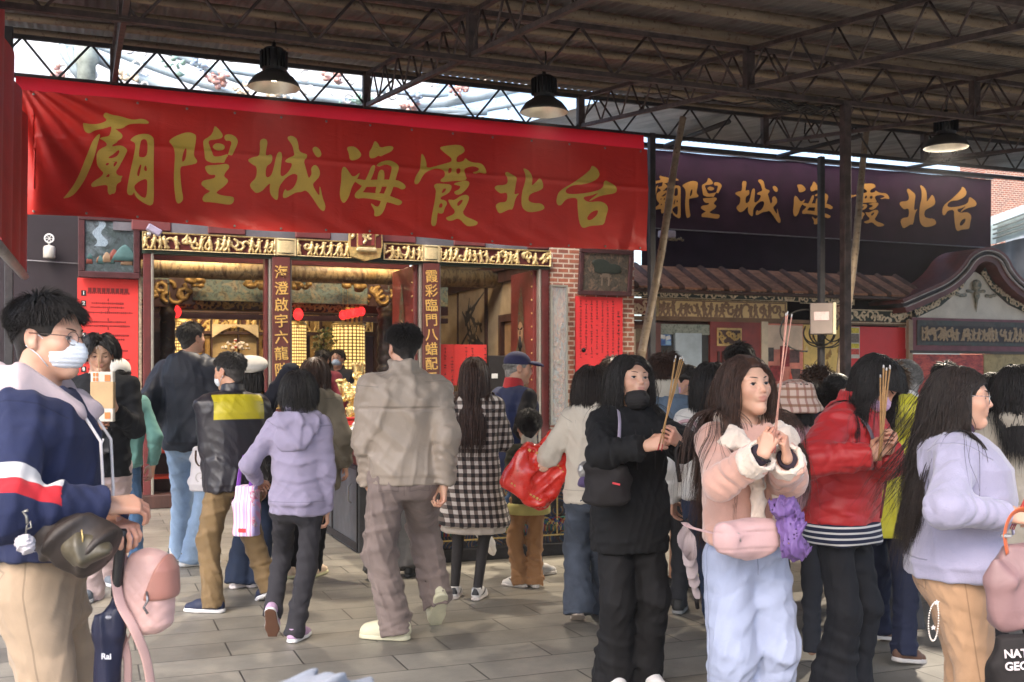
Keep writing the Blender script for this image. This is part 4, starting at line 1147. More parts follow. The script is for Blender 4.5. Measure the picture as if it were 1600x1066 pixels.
# ---------------------------------------------------------------- carved relief as a height field
def relief_field(w, h, nx, nz, seed, kind='figures'):
    g = np.random.default_rng(seed)
    X, Z = np.meshgrid(np.linspace(0, w, nx), np.linspace(0, h, nz), indexing='ij'); H = np.zeros_like(X)
    def cap(x0, z0, x1, z1, r, hh):
        nonlocal H
        ba = A([x1 - x0, z1 - z0]); t = np.clip(((X - x0) * ba[0] + (Z - z0) * ba[1]) / (ba @ ba + 1e-9), 0, 1)
        d = np.hypot(X - x0 - t * ba[0], Z - z0 - t * ba[1]) / r
        d = d / 1.35; H = np.maximum(H, hh * np.sqrt(np.clip(1 - d * d, 0, 1)))
    def arc(cx, cz, r, a0, a1, th, hh):
        n = 7; p = [(cx + r * math.cos(a) * (1 - .5 * i / n), cz + r * math.sin(a) * (1 - .5 * i / n)) for i, a in enumerate(np.linspace(a0, a1, n))]
        for q, s in zip(p[:-1], p[1:]): cap(*q, *s, th, hh)
    x = 0.0; s = h
    while x < w:
        if kind == 'scroll' or g.random() < .42:
            r = s * g.uniform(.14, .34); cz = s * g.uniform(.25, .75); a0 = g.uniform(0, 6.28)
            arc(x, cz, r, a0, a0 + g.choice([-1, 1]) * g.uniform(3.5, 6), s * .055, g.uniform(.55, .9)); x += s * g.uniform(.16, .34)
        else:
            k = g.uniform(.8, 1.0) * s; b = .04 * s; le = g.uniform(-.12, .12) * s
            cap(x + le * .4, b + .40 * k, x + le, b + .66 * k, .10 * k, 1); cap(x + le, b + .82 * k, x + le, b + .84 * k, .075 * k, 1)
            cap(x + le * .4, b + .40 * k, x - g.uniform(.03, .2) * s, b + .02, .055 * k, .85); cap(x + le * .4, b + .40 * k, x + g.uniform(.03, .2) * s, b + .02, .055 * k, .85)
            for q in (-1, 1): cap(x + le, b + .66 * k, x + le + q * g.uniform(.1, .26) * s, b + g.uniform(.35, .9) * k, .042 * k, .8)
            x += s * g.uniform(.26, .46)
    return X, Z, H
def relief(name, w, h, depth, mats, parent, m, seed=1, kind='figures', res=None, thr=.22, rim=True):
    """mats: (raised, ground). m: local matrix putting x,z of the panel in place (front towards -y)"""
    r = res or h / 30; nx, nz = max(4, int(w / r)), max(4, int(h / r))
    X, Z, H = relief_field(w, h, nx, nz, seed, kind)
    if rim: e = np.minimum(np.minimum(X, w - X), np.minimum(Z, h - Z)); H = np.where(e < h * .06, .8, H)
    V = np.stack([X, -H * depth, Z], -1).reshape(-1, 3); idx = np.arange(nx * nz).reshape(nx, nz)
    F = np.stack([idx[:-1, :-1], idx[1:, :-1], idx[1:, 1:], idx[:-1, 1:]], -1).reshape(-1, 4)
    V = np.c_[V, np.ones(len(V))] @ np.asarray(m).T
    return mesh(name, V[:, :3], F, mats, parent, True, {'m0': (thr - H.ravel()) * .02})
def relief_mat(name, raised, ground, metal=.3, rough=.45):
    if name in _mats: return _mats[name]
    g = N(name); c = g.mix(g.ramp(g.noise(40, 4), .3, .7), tuple(A(raised) * .7), tuple(np.minimum(1, A(raised) * 1.2)))
    c = g.mix(g.ramp(g.attr('m0'), -.0015, .0015), c, ground)
    g.set(Base_Color=c, Roughness=rough); g.val(g.math('MULTIPLY', g.ramp(g.attr('m0'), .0015, -.0015), metal), g.b.inputs['Metallic'])
    _mats[name] = g.m; return g.m
def LM(x, y, z): return Matrix.Translation((x, y, z))

FD = 2.55  # facade depth
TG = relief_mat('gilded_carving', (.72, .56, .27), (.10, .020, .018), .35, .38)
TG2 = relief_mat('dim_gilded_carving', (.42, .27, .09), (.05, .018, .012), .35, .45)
SCR = relief_mat('plaster_scrolls', (.66, .56, .42), (.035, .05, .045), 0, .7)
PAINT_BEAM = painting('painted_beam', [(.10, .10, .07), (.25, .22, .13), (.12, .19, .17), (.33, .28, .17), (.16, .07, .05)], 5, detail=5)
def quad(name, d, x0, x1, y0, y1, th, mat, parent, off=0.0, bev=.0):
    """slab parallel to the facade given by its edges in the elevation"""
    ta, za = on(x0, y0, d); tb, zb = on(x1, y1, d); za = on((x0 + x1) / 2, y0, d)[1]; zb = on((x0 + x1) / 2, y1, d)[1]
    return MB().box(((ta + tb) / 2, d + th / 2 - off, (za + zb) / 2), (abs(tb - ta), th, abs(za - zb)), bev=bev).build(name, mat, parent)
def vlines(cols, x0, dx, ztop, zbot, size, seed, y, fade=.25):
    """columns of small brush marks too small to read"""
    g = random.Random(seed); mb = MB()
    for i in range(cols):
        z = ztop - g.choice([0, 0, size * 3]) ; end = zbot + g.uniform(0, .25) * (ztop - zbot)
        while z > end:
            for k in range(3):
                w, h = (size * g.uniform(.5, .95), size * .13) if g.random() < .6 else (size * .13, size * g.uniform(.5, .9))
                mb.box((x0 + i * dx + g.uniform(-.12, .12) * size, y, z + g.uniform(-.3, .3) * size), (w, .0012, h))
            z -= size * (1.12 if g.random() > .08 else 2.2)
    return mb
def build_temple():
    ro = site('temple', 0, 0, 0, 'temple front with gilded carved lintel and red lettered door boards', 'temple')
    z0, z1 = 2.86, 3.06
    tl, _ = on(222, 376, FD); tr, _ = on(859, 405, FD)
    # carved lintel
    w = tr - tl
    b = MB().box(((tl + tr) / 2, FD + .09, (z0 + z1) / 2), (w, .16, z1 - z0)).box(((tl + tr) / 2, FD + .05, z0 - .022), (w, .12, .03)).build('lintel', M('dark_green_trim', (.03, .055, .04), .5), ro)
    xs = [0, .305 * w, .372 * w, .50 * w, .535 * w, .64 * w, .685 * w, w]
    segs = [(0, .295), (.345, .495), (.555, .655), (.70, 1.0)]
    for i, (a, c) in enumerate(segs): relief('carved_frieze', (c - a) * w, z1 - z0, .05, TG, ro, LM(tl + a * w, FD - .004, z0), 11 + i, res=.0065)
    CREAM = M('cream_gilt', (.72, .60, .33), .35, .12, 20, .3)
    for a, c in ((.297, .343), (.657, .698)):
        x = tl + (a + c) / 2 * w; ww = (c - a) * w
        mb = MB(); mb.sheet(lambda u, v: (x - ww / 2 + ww * u, FD - .02 - .035 * math.sin(u * 3.14) ** .5, z0 + .03 + (z1 - z0 - .06) * v), 12, 2)
        for q in (-1, 1): mb.box((x + q * ww * .46, FD - .015, (z0 + z1) / 2), (.025, .04, .20))
        for z in (z0 + .012, z1 - .012): mb.box((x, FD - .016, z), (ww * .86, .05, .022), bev=.006)
        mb.build('frieze_cartouche', CREAM, ro)
    # plaque in the middle
    tp, zp = on(568, 385, FD)
    mb = MB(); rim = [(-.20, -.02), (-.17, -.16), (0, -.205), (.17, -.16), (.20, -.02), (.185, .26), (-.185, .26)]
    mb.prism([(tp + x, zp + z + .02) for x, z in rim], FD - .13, FD - .05); pq = mb.build('plaque', GOLD, ro)
    MB().box((tp, FD - .145, zp + .10), (.20, .02, .22), bev=.006).build('plaque_field', M('plaque_red', (.22, .04, .03), .5), pq)
    relief('plaque_carving', .11, .22, .02, TG, pq, LM(tp - .055, FD - .157, zp - .01), 31, 'scroll', .006, rim=False)
    for q in (-1, 1): relief('plaque_carving', .07, .26, .025, TG, pq, LM(tp + q * .15 - .035, FD - .132, zp - .03), 33 + q, 'scroll', .006, rim=False)
    MB().box((tp, FD - .15, zp - .055), (.24, .05, .05), bev=.012).build('plaque_foot', CREAM, pq)
    # grey board above with dark red panels
    MB().box(((tl + tr) / 2, FD + .06, 3.38), (w + .6, .05, .62)).build('upper_board', M('grey_board', (.12, .115, .13), .5, .35, 2), ro)
    for px in (237, 355, 490, 625, 735, 842):
        t, _ = on(px, 380, FD)
        MB().box((t, FD + .03, 3.16), (.42 if px < 800 else .3, .03, .17), bev=.03).build('board_panel', M('panel_red', (.13, .03, .03), .5), ro)
    for px in (355, 490, 625, 735):
        t, _ = on(px - 6, 380, FD); g = random.Random(px); mb = MB()
        for k in range(9): mb.box((t - .2 + k * .05, FD + .033, 3.262), (.008, .006, .05), 0, Matrix.Rotation(g.uniform(-.7, .7), 3, 'Y'))
        mb.build('board_lettering', WHITEP, ro)
    # posts, couplet boards and jambs
    def post(x0, x1, mat, d=FD, th=.14, name='door_post', zt=2.84, edge=True, y=0.0):
        ta, _ = on(x0, 500, d); tb, _ = on(x1, 500, d)
        o = MB().box(((ta + tb) / 2, d + th / 2 + y, zt / 2), (tb - ta, th, zt), bev=.006).build(name, mat, ro)
        return o, ta, tb
    EDGE = M('brushed_edge', (.30, .28, .24), .4, .15, 6, .5)
    for x0, x1 in ((224, 236), (846, 858)): post(x0, x1, MAROON)
    post(236, 240.5, EDGE, y=-.01, name='post_edge'); post(842, 845.5, EDGE, y=-.01, name='post_edge')
    GT = M('gold_leaf_letters', (.80, .52, .15), .4, .15, 30, .3)
    for (x0, x1), txt, px, yt, dy in (((425, 453), '海澄啟宇六龍陛地金湯', 438, 427, 25.4), ((660, 686), '霞彩臨門八蜡配天', 673, 433.5, 22.7)):
        o, ta, tb = post(x0, x1, M('couplet_lacquer', (.12, .035, .030), .42, .12, 5), name='couplet_board', y=-.03)
        post(x0 - 4.5, x0 - .3, EDGE, name='post_edge'); post(x1 + .3, x1 + 3, EDGE, name='post_edge'); post(x0 - 10, x0 - 5, MAROON, name='door_post', y=.06)
        tc = (ta + tb) / 2
        for i, ch in enumerate(txt):
            _, zc = on(px, yt + i * dy, FD)
            text_mesh('couplet_character', ch, .165, GT, o, Matrix.Translation((tc, FD - .034, zc)) @ Matrix.Rotation(R(90), 4, 'X') @ Matrix.Rotation(R(4), 4, 'Z'), .003, bold=.0012)
    # threshold
    ta, _ = on(222, 700, FD); tb, _ = on(560, 700, FD)
    MB().box(((ta + tr) / 2, FD + .10, .075), (tr - ta, .34, .15), bev=.01).build('threshold', DKWOOD, ro)
    # brick pillar with a smooth painted skin of bond
    g = N('brick_bond'); m = g.n('Mapping'); m.inputs['Rotation'].default_value = (R(90), 0, 0); g.l(g.obj(), m.inputs['Vector'])
    bt = g.n('TexBrick', offset=.5); g.l(m.outputs[0], bt.inputs['Vector'])
    for k, v in (('Scale', 1.0), ('Mortar Size', .009), ('Mortar Smooth', .1), ('Bias', -.1), ('Brick Width', .155), ('Row Height', .062)): bt.inputs[k].default_value = v
    bt.inputs['Color1'].default_value = (.36, .125, .075, 1); bt.inputs['Color2'].default_value = (.20, .075, .055, 1); bt.inputs['Mortar'].default_value = (.52, .45, .38, 1)
    g.set(Base_Color=g.mix(.5, bt.outputs['Color'], g.mix(g.ramp(g.noise(14, 5), .3, .7), (.6, .55, .5), (1.3, 1.25, 1.2)), 'MULTIPLY'), Roughness=.8); g.bump(g.math('MULTIPLY', bt.outputs['Fac'], -1), .6, .006)
    ta, _ = on(860, 500, FD); tb, _ = on(992, 500, FD)
    MB().box(((ta + tb) / 2, FD + .20, 1.75), (tb - ta, .36, 3.5)).build('brick_pillar', g.m, ro)
    # left wall
    ta, _ = on(-140, 500, FD); tb, _ = on(221, 500, FD)
    WALL = M('shaded_purple_plaster', (.013, .006, .010), .7, .25, 2, bump=.1, bs=30)  # shade on this wall is put into the near-black plaster colour
    MB().box(((ta + tb) / 2, FD + .32, 1.9), (tb - ta, .24, 3.8)).build('wall', WALL, ro)
    # interior shell
    tA, tB = -1.0, on(838, 500, 2.75)[0] + .06
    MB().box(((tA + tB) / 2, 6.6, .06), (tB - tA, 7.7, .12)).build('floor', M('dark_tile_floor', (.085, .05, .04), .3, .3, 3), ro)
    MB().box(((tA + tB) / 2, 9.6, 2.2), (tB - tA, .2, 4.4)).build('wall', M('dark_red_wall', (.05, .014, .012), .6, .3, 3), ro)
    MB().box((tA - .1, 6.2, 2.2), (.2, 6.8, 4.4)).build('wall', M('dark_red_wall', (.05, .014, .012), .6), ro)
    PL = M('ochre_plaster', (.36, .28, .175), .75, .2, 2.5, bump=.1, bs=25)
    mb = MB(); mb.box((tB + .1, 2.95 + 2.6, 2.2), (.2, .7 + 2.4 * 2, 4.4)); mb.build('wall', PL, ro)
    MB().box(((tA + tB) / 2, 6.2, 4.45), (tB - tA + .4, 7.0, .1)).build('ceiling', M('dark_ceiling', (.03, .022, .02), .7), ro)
    # side wall: dark cornice, opening and its painting
    x = tB - .004
    MB().box((x - .03, 5.2, 2.86), (.10, 4.6, .16)).box((x - .06, 5.2, 2.98), (.16, 4.6, .10)).build('cornice', DKWOOD, ro)
    MB().box((x - .012, 3.55, 1.22), (.03, .80, 2.0)).build('doorway_recess', M('doorway_brown', (.30, .19, .10), .7, .3, 2), ro)
    mb = MB(); mb.box((x - .05, 3.55, 2.27), (.08, .98, .10)); mb.box((x - .05, 3.10, 1.2), (.08, .09, 2.05)); mb.box((x - .05, 4.0, 1.2), (.08, .09, 2.05)); mb.build('doorway_frame', DKWOOD, ro)
    # beams over the hall
    def beam(name, px0, px1, y0, y1, d, th, mat):
        return quad(name, d, px0, px1, y0, y1, th, mat, ro)
    beam('crossbeam', 150, 640, 403, 411, 3.3, .12, M('beam_red', (.20, .045, .035), .5))
    t, z = on(420, 424, 4.2)
    mb = MB(); mb.tube([(tA, 4.2, z), (tA + 2, 4.2, z + .004), (tB, 4.2, z)], .125, 16); mb.build('round_beam', painting('painted_round_beam', [(.04, .025, .015), (.22, .14, .05), (.32, .24, .12), (.12, .07, .03), (.06, .035, .02)], 3.0, stretch=(1.6, 1, .7)), ro)
    beam('painted_beam', 150, 700, 440, 472, 4.9, .14, PAINT_BEAM)
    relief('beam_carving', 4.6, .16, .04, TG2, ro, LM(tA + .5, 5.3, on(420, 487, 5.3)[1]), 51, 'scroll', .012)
    beam('lower_beam', 150, 700, 473, 487, 5.35, .16, M('purple_brown_beam', (.12, .055, .05), .55, .3, 5))
    beam('lower_beam', 150, 700, 492, 500, 5.9, .16, M('purple_brown_beam', (.12, .055, .05), .55))
    for px in (307, 395, 468, 552):
        t, z = on(px, 440 + (px - 307) * .03, 4.7); S = SDF(); g = random.Random(px)
        for k in range(9): S.ell((t + g.uniform(-.12, .12), 4.66 + g.uniform(-.05, .02), z + g.uniform(-.06, .05)), (g.uniform(.04, .08), .05, g.uniform(.03, .05)), .01)
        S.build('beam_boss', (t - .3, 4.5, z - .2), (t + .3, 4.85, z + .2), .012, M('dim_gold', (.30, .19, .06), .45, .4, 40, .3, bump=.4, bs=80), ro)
    # inner columns
    for px, d, r in ((262, 5.0, .10), (604, 5.0, .13)):
        t, z = on(px, 470, d); mb = MB(); n = 60
        mb.tube([(t, d, .1 + 2.6 * i / n) for i in range(n + 1)], [r * (1 + .10 * math.sin(i * 1.9) + .06 * math.sin(i * 4.1)) for i in range(n + 1)], 18)
        c = mb.build('inner_column', painting('carved_black_column', [(.012, .01, .01), (.05, .02, .015), (.03, .03, .025), (.20, .12, .05)], 16), ro)
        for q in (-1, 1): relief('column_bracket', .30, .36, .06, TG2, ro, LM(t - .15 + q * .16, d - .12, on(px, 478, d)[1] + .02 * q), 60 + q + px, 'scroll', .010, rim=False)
    # door leaves, opened inwards, with painted guardians
    for px, L, seed in ((654, .98, 3), (841, .78, 5)):
        t, _ = on(px, 500, FD + .05)
        lf = MB().box((t - .03, FD + .08 + L / 2, 1.46), (.05, L, 2.72), bev=.004).build('door_leaf', M('door_red', (.17, .025, .022), .5, .2, 4), ro)
        gd = MB(); n = 14
        prof = [(.05, .30), (.12, .31), (.35, .33), (.8, .30), (1.15, .34), (1.35, .30), (1.55, .24), (1.72, .16), (1.80, .13), (2.02, .13), (2.2, .10), (2.45, .02)]
        yc = FD + .10 + L / 2
        gd.add([(t - .062, yc + s * wd * L, .18 + zz) for s in (-1, 1) for zz, wd in prof], [[i, i + 1, len(prof) + i + 1, len(prof) + i] for i in range(len(prof) - 1)])
        o = gd.build('painted_guardian', painting('guardian_robe', [(.02, .03, .025), (.05, .11, .10), (.15, .12, .06), (.12, .03, .02), (.16, .16, .12), (.03, .06, .09)], 9, seed=seed, detail=5), lf)
        fc = MB(); zf = .18 + 1.86
        fc.add([(t - .068, yc + .095 * math.cos(a), zf + .14 * math.sin(a)) for a in np.linspace(0, 6.28, 18, endpoint=False)], [list(range(18))]); fc.build('guardian_face', M('painted_face', (.36, .22, .13), .6), lf)
        ft = MB()
        for s in (-1, 1): ft.tube([(t - .072, yc + s * .02, zf + .035), (t - .072, yc + s * .07, zf + .06)], .009, 5); ft.tube([(t - .072, yc + s * .01, zf - .06), (t - .072, yc + s * .05, zf - .20)], .012, 5)
        ft.tube([(t - .072, yc, zf - .05), (t - .072, yc, zf - .26)], .016, 5); ft.tube([(t - .072, yc, zf + .02), (t - .072, yc, zf - .03)], .008, 5); ft.build('guardian_features', INK, lf)
        # studs up the meeting edge
        st = MB()
        for k in range(15): st.lathe([(.0, .012), (.01, .01), (.014, 0)], 8, (t - .057, FD + .12, .4 + k * .17), Matrix.Rotation(R(-90), 3, 'Y'))
        st.build('door_studs', GOLD, lf)
    # back altar: gilded screen
    db = 8.6
    t0_, z0_ = on(262, 522, db); t1_, z1_ = on(618, 492, db)
    mb = MB()
    for px, w_ in ((268, 3), (330, 2), (372, 2), (402, 2), (428, 3), (500, 3), (520, 3), (585, 4)):
        t, _ = on(px, 500, db); mb.box((t, db - .05, 1.35), (w_ * .012, .12, 2.5))
    mb.box(((t0_ + t1_) / 2, db - .05, on(400, 488, db)[1]), (t1_ - t0_, .14, .06)); mb.box(((t0_ + t1_) / 2, db - .05, on(400, 521, db)[1]), (t1_ - t0_, .14, .05))
    mb.build('altar_screen_frame', DKWOOD, ro)
    for i, (x0, x1) in enumerate(((272, 328), (332, 370), (374, 400), (404, 426), (432, 498), (524, 582))):
        ta, zt = on(x0, 491, db); tb, zb = on(x1, 519, db)
        relief('altar_screen', tb - ta, zt - zb, .05, relief_mat('bright_gilding', (.85, .62, .26), (.10, .03, .01), .3, .4), ro, LM(ta, db, zb), 70 + i, 'figures', .012)
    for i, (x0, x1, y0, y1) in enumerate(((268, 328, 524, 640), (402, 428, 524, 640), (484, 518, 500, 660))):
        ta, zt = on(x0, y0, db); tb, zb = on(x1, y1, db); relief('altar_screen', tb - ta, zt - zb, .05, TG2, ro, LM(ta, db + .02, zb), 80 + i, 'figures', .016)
    # shrine recess: cream canopy
    mb = MB(); ta, zt = on(330, 505, db); tb, zb = on(402, 545, db)
    mb.box(((ta + tb) / 2, db + .1, (zt + zb) / 2 - .2), (tb - ta, .1, zt - zb + .5)); mb.build('shrine_back', M('recess_cream', (.55, .42, .22), .7, .15, 5), ro)
    mb = MB()
    for s in (-1, 1): mb.sheet(lambda u, v: ((ta + tb) / 2 + s * (tb - ta) / 2 * u, db - .12 - .05 * v, zt - .02 - .20 * v * (u ** 1.5) - .03 * v), 10, 5)
    mb.build('shrine_canopy', M('cream_fabric', (.62, .52, .34), .8), ro)
    mb = MB(); g = random.Random(9)
    for k in range(34):
        a = g.uniform(0, 3.14); r_ = g.uniform(.02, .16); mb.lathe([(.001, .03), (.022, .02), (.028, 0), (.02, -.02), (.001, -.026)], 8, ((ta + tb) / 2 + r_ * 1.4 * math.cos(a), db - .2 + g.uniform(-.03, .03), zb - .02 + r_ * math.sin(a)))
        mb.mi[-17:] = [g.randrange(4)] * 17
    o = mb.build('shrine_flowers', [M('flower_white', (.75, .7, .65), .6), M('flower_red', (.6, .04, .03), .6), M('flower_silver', (.5, .5, .5), .3, metal=.6), M('flower_gold', (.7, .45, .1), .4)], ro)
    # upper roof over the banner; sky glare put into its pale wall and ridges
    GP = M('skylit_pale_render', (.70, .75, .80), .7, .15, 2); GB = M('blue_grey_ridge', (.42, .52, .58), .6, .2, 3)
    dr = 3.3
    mb = MB(); mb.box((2.2, dr + 2.6, 5.2), (6.6, .3, 1.7)); mb.build('upper_wall', GP, ro)
    def rpt(px, py, d=dr): t, z = on(px, py, d); return (t, d, z)
    def bar(a, b, r, nm='roof_ridge', mat=GB, sag=.0, d=dr):
        p0, p1 = Vector(rpt(*a, d)), Vector(rpt(*b, d)); n = 12
        return MB().tube([p0.lerp(p1, i / n) - Vector((0, 0, sag * math.sin(math.pi * i / n))) for i in range(n + 1)], r, 6).build(nm, mat, ro)
    bar((95, 62), (420, 190), .06, sag=.10); bar((150, 70), (440, 165), .04, sag=.06); bar((250, 75), (560, 178), .05, sag=.08, d=dr + .6); bar((480, 150), (760, 175), .05, sag=.05)
    bar((590, 175), (905, 112), .07, sag=.06); bar((620, 192), (900, 140), .04, sag=.04); bar((330, 105), (700, 150), .04, sag=.05, d=dr + .9)
    WR = M('white_scrollwork', (.72, .72, .70), .5, .1); CER = [M('ceramic_pink', (.60, .36, .32), .35, .3, 20), M('ceramic_green', (.30, .45, .38), .35, .3, 20), M('ceramic_cream', (.70, .60, .45), .35, .2, 20), M('ceramic_blue', (.36, .45, .55), .35, .3, 20)]
    g = random.Random(12)
    for k in range(88):
        px = g.uniform(80, 980); py = g.uniform(66, 205); d = dr + g.uniform(-.1, .5); t, z = on(px, py, d); r_ = g.uniform(.03, .10); a0 = g.uniform(0, 6); sg = g.choice([-1, 1])
        if px > 640 and py < 130 - (px - 640) * .1: continue
        MB().tube([(t + r_ * (1 - .65 * i / 14) * math.cos(a0 + sg * i * .45), d, z + r_ * (1 - .65 * i / 14) * math.sin(a0 + sg * i * .45)) for i in range(15)], [.022 * (1 - .6 * i / 14) for i in range(15)], 5).build('roof_scrollwork', WR, ro)
    for cx, cy, n, mi in ((338, 122, 26, 0), (268, 100, 14, 1), (430, 150, 16, 2), (520, 120, 14, 0), (560, 155, 14, 1), (720, 140, 20, 0), (645, 150, 14, 3), (640, 165, 14, 0), (88, 110, 8, 0), (310, 100, 10, 3), (770, 130, 10, 2), (380, 140, 14, 2), (205, 120, 12, 2)):
        mb = MB()
        for k in range(n):
            d = dr - .2 + g.uniform(-.1, .1); t, z = on(cx + g.gauss(0, 8), cy + g.gauss(0, 6), d); r_ = g.uniform(.012, .045)
            mb.lathe([(.001, r_ * 1.8), (r_ * .7, r_ * .6), (r_, 0), (r_ * .6, -r_ * .7), (.001, -r_)], 7, (t, d, z), Matrix.Rotation(g.uniform(0, 3), 3, 'X') @ Matrix.Rotation(g.uniform(0, 3), 3, 'Y'))
        mb.build('roof_figure', CER[mi], ro)
    # ridge-end column with a lotus cap at the left
    t, z = on(135, 140, dr); mb = MB(); mb.lathe([(.10, -.8), (.10, .25), (.14, .3), (.12, .5), (.05, .55)], 10, (t, dr - .1, z)); mb.build('ridge_finial', M('weathered_finial', (.35, .40, .36), .7, .3, 8), ro)
    mb = MB()
    for s in (0, 1): mb.tube([rpt(95 + s * 12, 55), rpt(102 + s * 10, 85), rpt(115 + s * 6, 110), rpt(124, 125)], [.03, .05, .04, .02], 6)
    mb.build('swallowtail', GB, ro)
    t, z = on(1140 - 165, 190, dr)
    mb = MB(); mb.tube([rpt(960, 205), rpt(985, 200), rpt(1003, 180), rpt(1008, 168)], [.10, .09, .05, .03], 8); mb.tube([rpt(935, 200), rpt(948, 175), rpt(945, 160)], [.05, .04, .02], 8); mb.build('swallowtail', WR, ro)
    return ro
TEMPLE = build_temple()

# warm lamps of the hall: lit lanterns and towers of small lights
def lantern(px, py, d, h, label):
    t, z = on(px, py, d); ro = site('red_lantern', t, d, z, label, 'lantern', 'small red lanterns hung in the hall')
    mt = M('lit_red_lantern', (.75, .02, .02), .6, 0, emit=(1, .03, .03), es=.55)
    mb = MB(); mb.lathe([(.02, -h / 2), (h * .25, -h * .44), (h * .40, -h * .2), (h * .42, 0), (h * .36, .24 * h), (h * .2, .45 * h), (.01, h / 2)], 18); mb.build('lantern_body', mt, ro)
    mb = MB(); mb.lathe([(.03, h / 2 - .01), (.03, h / 2 + .02)], 10); mb.lathe([(.022, -h / 2 - .02), (.022, -h / 2)], 10); mb.tube([(0, 0, h / 2), (0, 0, h / 2 + .5)], .003, 4)
    for k in range(6): a = k * 1.05; mb.tube([(.012 * math.cos(a), .012 * math.sin(a), -h / 2), (.014 * math.cos(a), .014 * math.sin(a), -h / 2 - .12)], .0025, 4)
    mb.build('lantern_cap', M('lantern_gold', (.6, .4, .1), .4), ro)
    return ro
lantern(275, 487, 5.1, .17, 'red lantern on its own by the left carved column of the hall')
lantern(466, 491, 5.1, .17, 'red lantern hanging just right of the left lettered board')
for i in range(5): lantern(536 + i * 7.2, 492 - i * 1.4, 4.72 + i * .13, .135, ['frontmost and largest lantern of the row of red lanterns, at its left end', 'second lantern from the left end of the red row', 'middle lantern of the row of red lanterns', 'fourth lantern from the left end of the red row', 'hindmost lantern of the red row, at its right end'][i])
def tower(x0, x1, y0, d, label, cut=.1):
    ta, zt = on(x0, y0, d); tb, _ = on(x1, y0, d); w = tb - ta
    ro = site('prayer_lamp_tower', (ta + tb) / 2, d + w / 2, .12, label, 'lamp tower', 'gilded towers of small prayer lights')
    if 'lamp_grid' not in _mats:
        g = N('lamp_grid'); 
        v = g.attr('gu'); u = g.attr('gv')
        a = g.math('ABSOLUTE', g.math('SINE', v)); b = g.math('ABSOLUTE', g.math('SINE', u))
        f = g.math('MULTIPLY', g.ramp(a, .25, .75), g.ramp(b, .2, .7))
        g.set(Base_Color=g.mix(f, (.16, .07, .015), (.8, .58, .22)), Roughness=.4, Emission_Color=(1, .62, .20)); g.val(g.math('MULTIPLY', f, .5), g.b.inputs['Emission Strength']); _mats['lamp_grid'] = g.m
    H = zt - .12; n = 24; V = []; F = []; gu = []; gv = []
    for i in range(n + 1):
        for j in (0, 1):
            a = 2 * math.pi * i / n; V.append((w / 2 * math.cos(a) * (1 - .06 * j), w / 2 * math.sin(a), .35 + (H - .35) * j)); gu.append((.35 + (H - .35) * j) / .052 * math.pi); gv.append(i * 2.0 * math.pi / 2)
    for i in range(n): F.append([2 * i, 2 * i + 2, 2 * i + 3, 2 * i + 1])
    mesh('lamp_drum', V, F, _mats['lamp_grid'], ro, False, {'gu': gu, 'gv': gv})
    MB().lathe([(w * .46, 0), (w * .46, .34), (w * .5, .35)], 24).build('base', DKWOOD, ro)
    MB().lathe([(w * .49, H), (w * .52, H + .02), (w * .4, H + .06), (.02, H + .12)], 24).build('cap', GOLD, ro)
tower(524, 577, 508, 6.6, 'wide gilded tower of small prayer lights under the row of red lanterns')
tower(452, 482, 508, 7.4, 'narrow gilded tower of prayer lights beside the left lettered board')
tower(268, 298, 504, 7.9, 'gilded tower of prayer lights behind the left carved column')
def hall_lamp(t, d, z, p, label):
    ro = site('hall_lamp', t, d, z, label, 'lamp', 'warm tube lamps under the hall beams')
    MB().box((0, 0, .03), (1.1, .12, .05), bev=.01).build('fitting', WHITEP, ro)
    MB().tube([(-.52, 0, -.02), (.52, 0, -.02)], .018, 10).build('tube', M('warm_tube', (.9, .8, .6), .5, 0, emit=(1, .72, .40), es=6), ro)
    L = bpy.data.lights.new('tube_light', 'AREA'); L.shape = 'RECTANGLE'; L.size = 1.0; L.size_y = .06; L.energy = p; L.color = (1, .72, .42)
    o = bpy.data.objects.new('tube_light', L); COL.objects.link(o); o.parent = ro; o.location = (0, 0, -.045)
hall_lamp(1.9, 3.9, 3.35, 8, 'warm tube lamp over the left part of the hall, behind the lintel')
hall_lamp(4.2, 3.9, 3.35, 9, 'warm tube lamp over the right part of the hall, behind the lintel')
hall_lamp(2.4, 7.4, 3.1, 13, 'warm tube lamp before the gilded altar screen')

# ---- things on and by the temple front
def framed(name, x0, x1, y0, y1, d, label, mat, tilt=0, fw=.055):
    ta, zt = on(x0, y0, d); tb, zb = on(x1, y1, d); zt = on((x0 + x1) / 2, y0, d)[1]; zb = on((x0 + x1) / 2, y1, d)[1]
    w, h = tb - ta, zt - zb
    ro = site(name, (ta + tb) / 2, d, zb, label, 'picture')
    if tilt: ro.rotation_euler = (R(-tilt) * -1, 0, ANG)
    mb = MB(); mb.box((0, 0, fw / 2), (w, .05, fw), bev=.008); mb.box((0, 0, h - fw / 2), (w, .05, fw), bev=.008)
    for s in (-1, 1): mb.box((s * (w / 2 - fw / 2), .001, h / 2), (fw, .05, h - fw * 2 + .004), bev=.008)
    mb.build('frame', M('dark_red_frame', (.055, .016, .018), .4, .3, 12), ro)
    return ro, w, h, fw
ro, w, h, fw = framed('framed_picture', 122, 219, 336, 435, FD + .05, 'dark framed picture of seated figures under a blue waterfall, left of the door', None, 0, .07)
MB().box((0, .012, h / 2), (w - 2 * fw, .02, h - 2 * fw)).build('picture', painting('waterfall_picture', [(.02, .03, .04), (.05, .07, .08), (.03, .05, .05), (.10, .13, .15), (.06, .05, .04)], 4, seed=3), ro)
mb = MB(); g = random.Random(2)
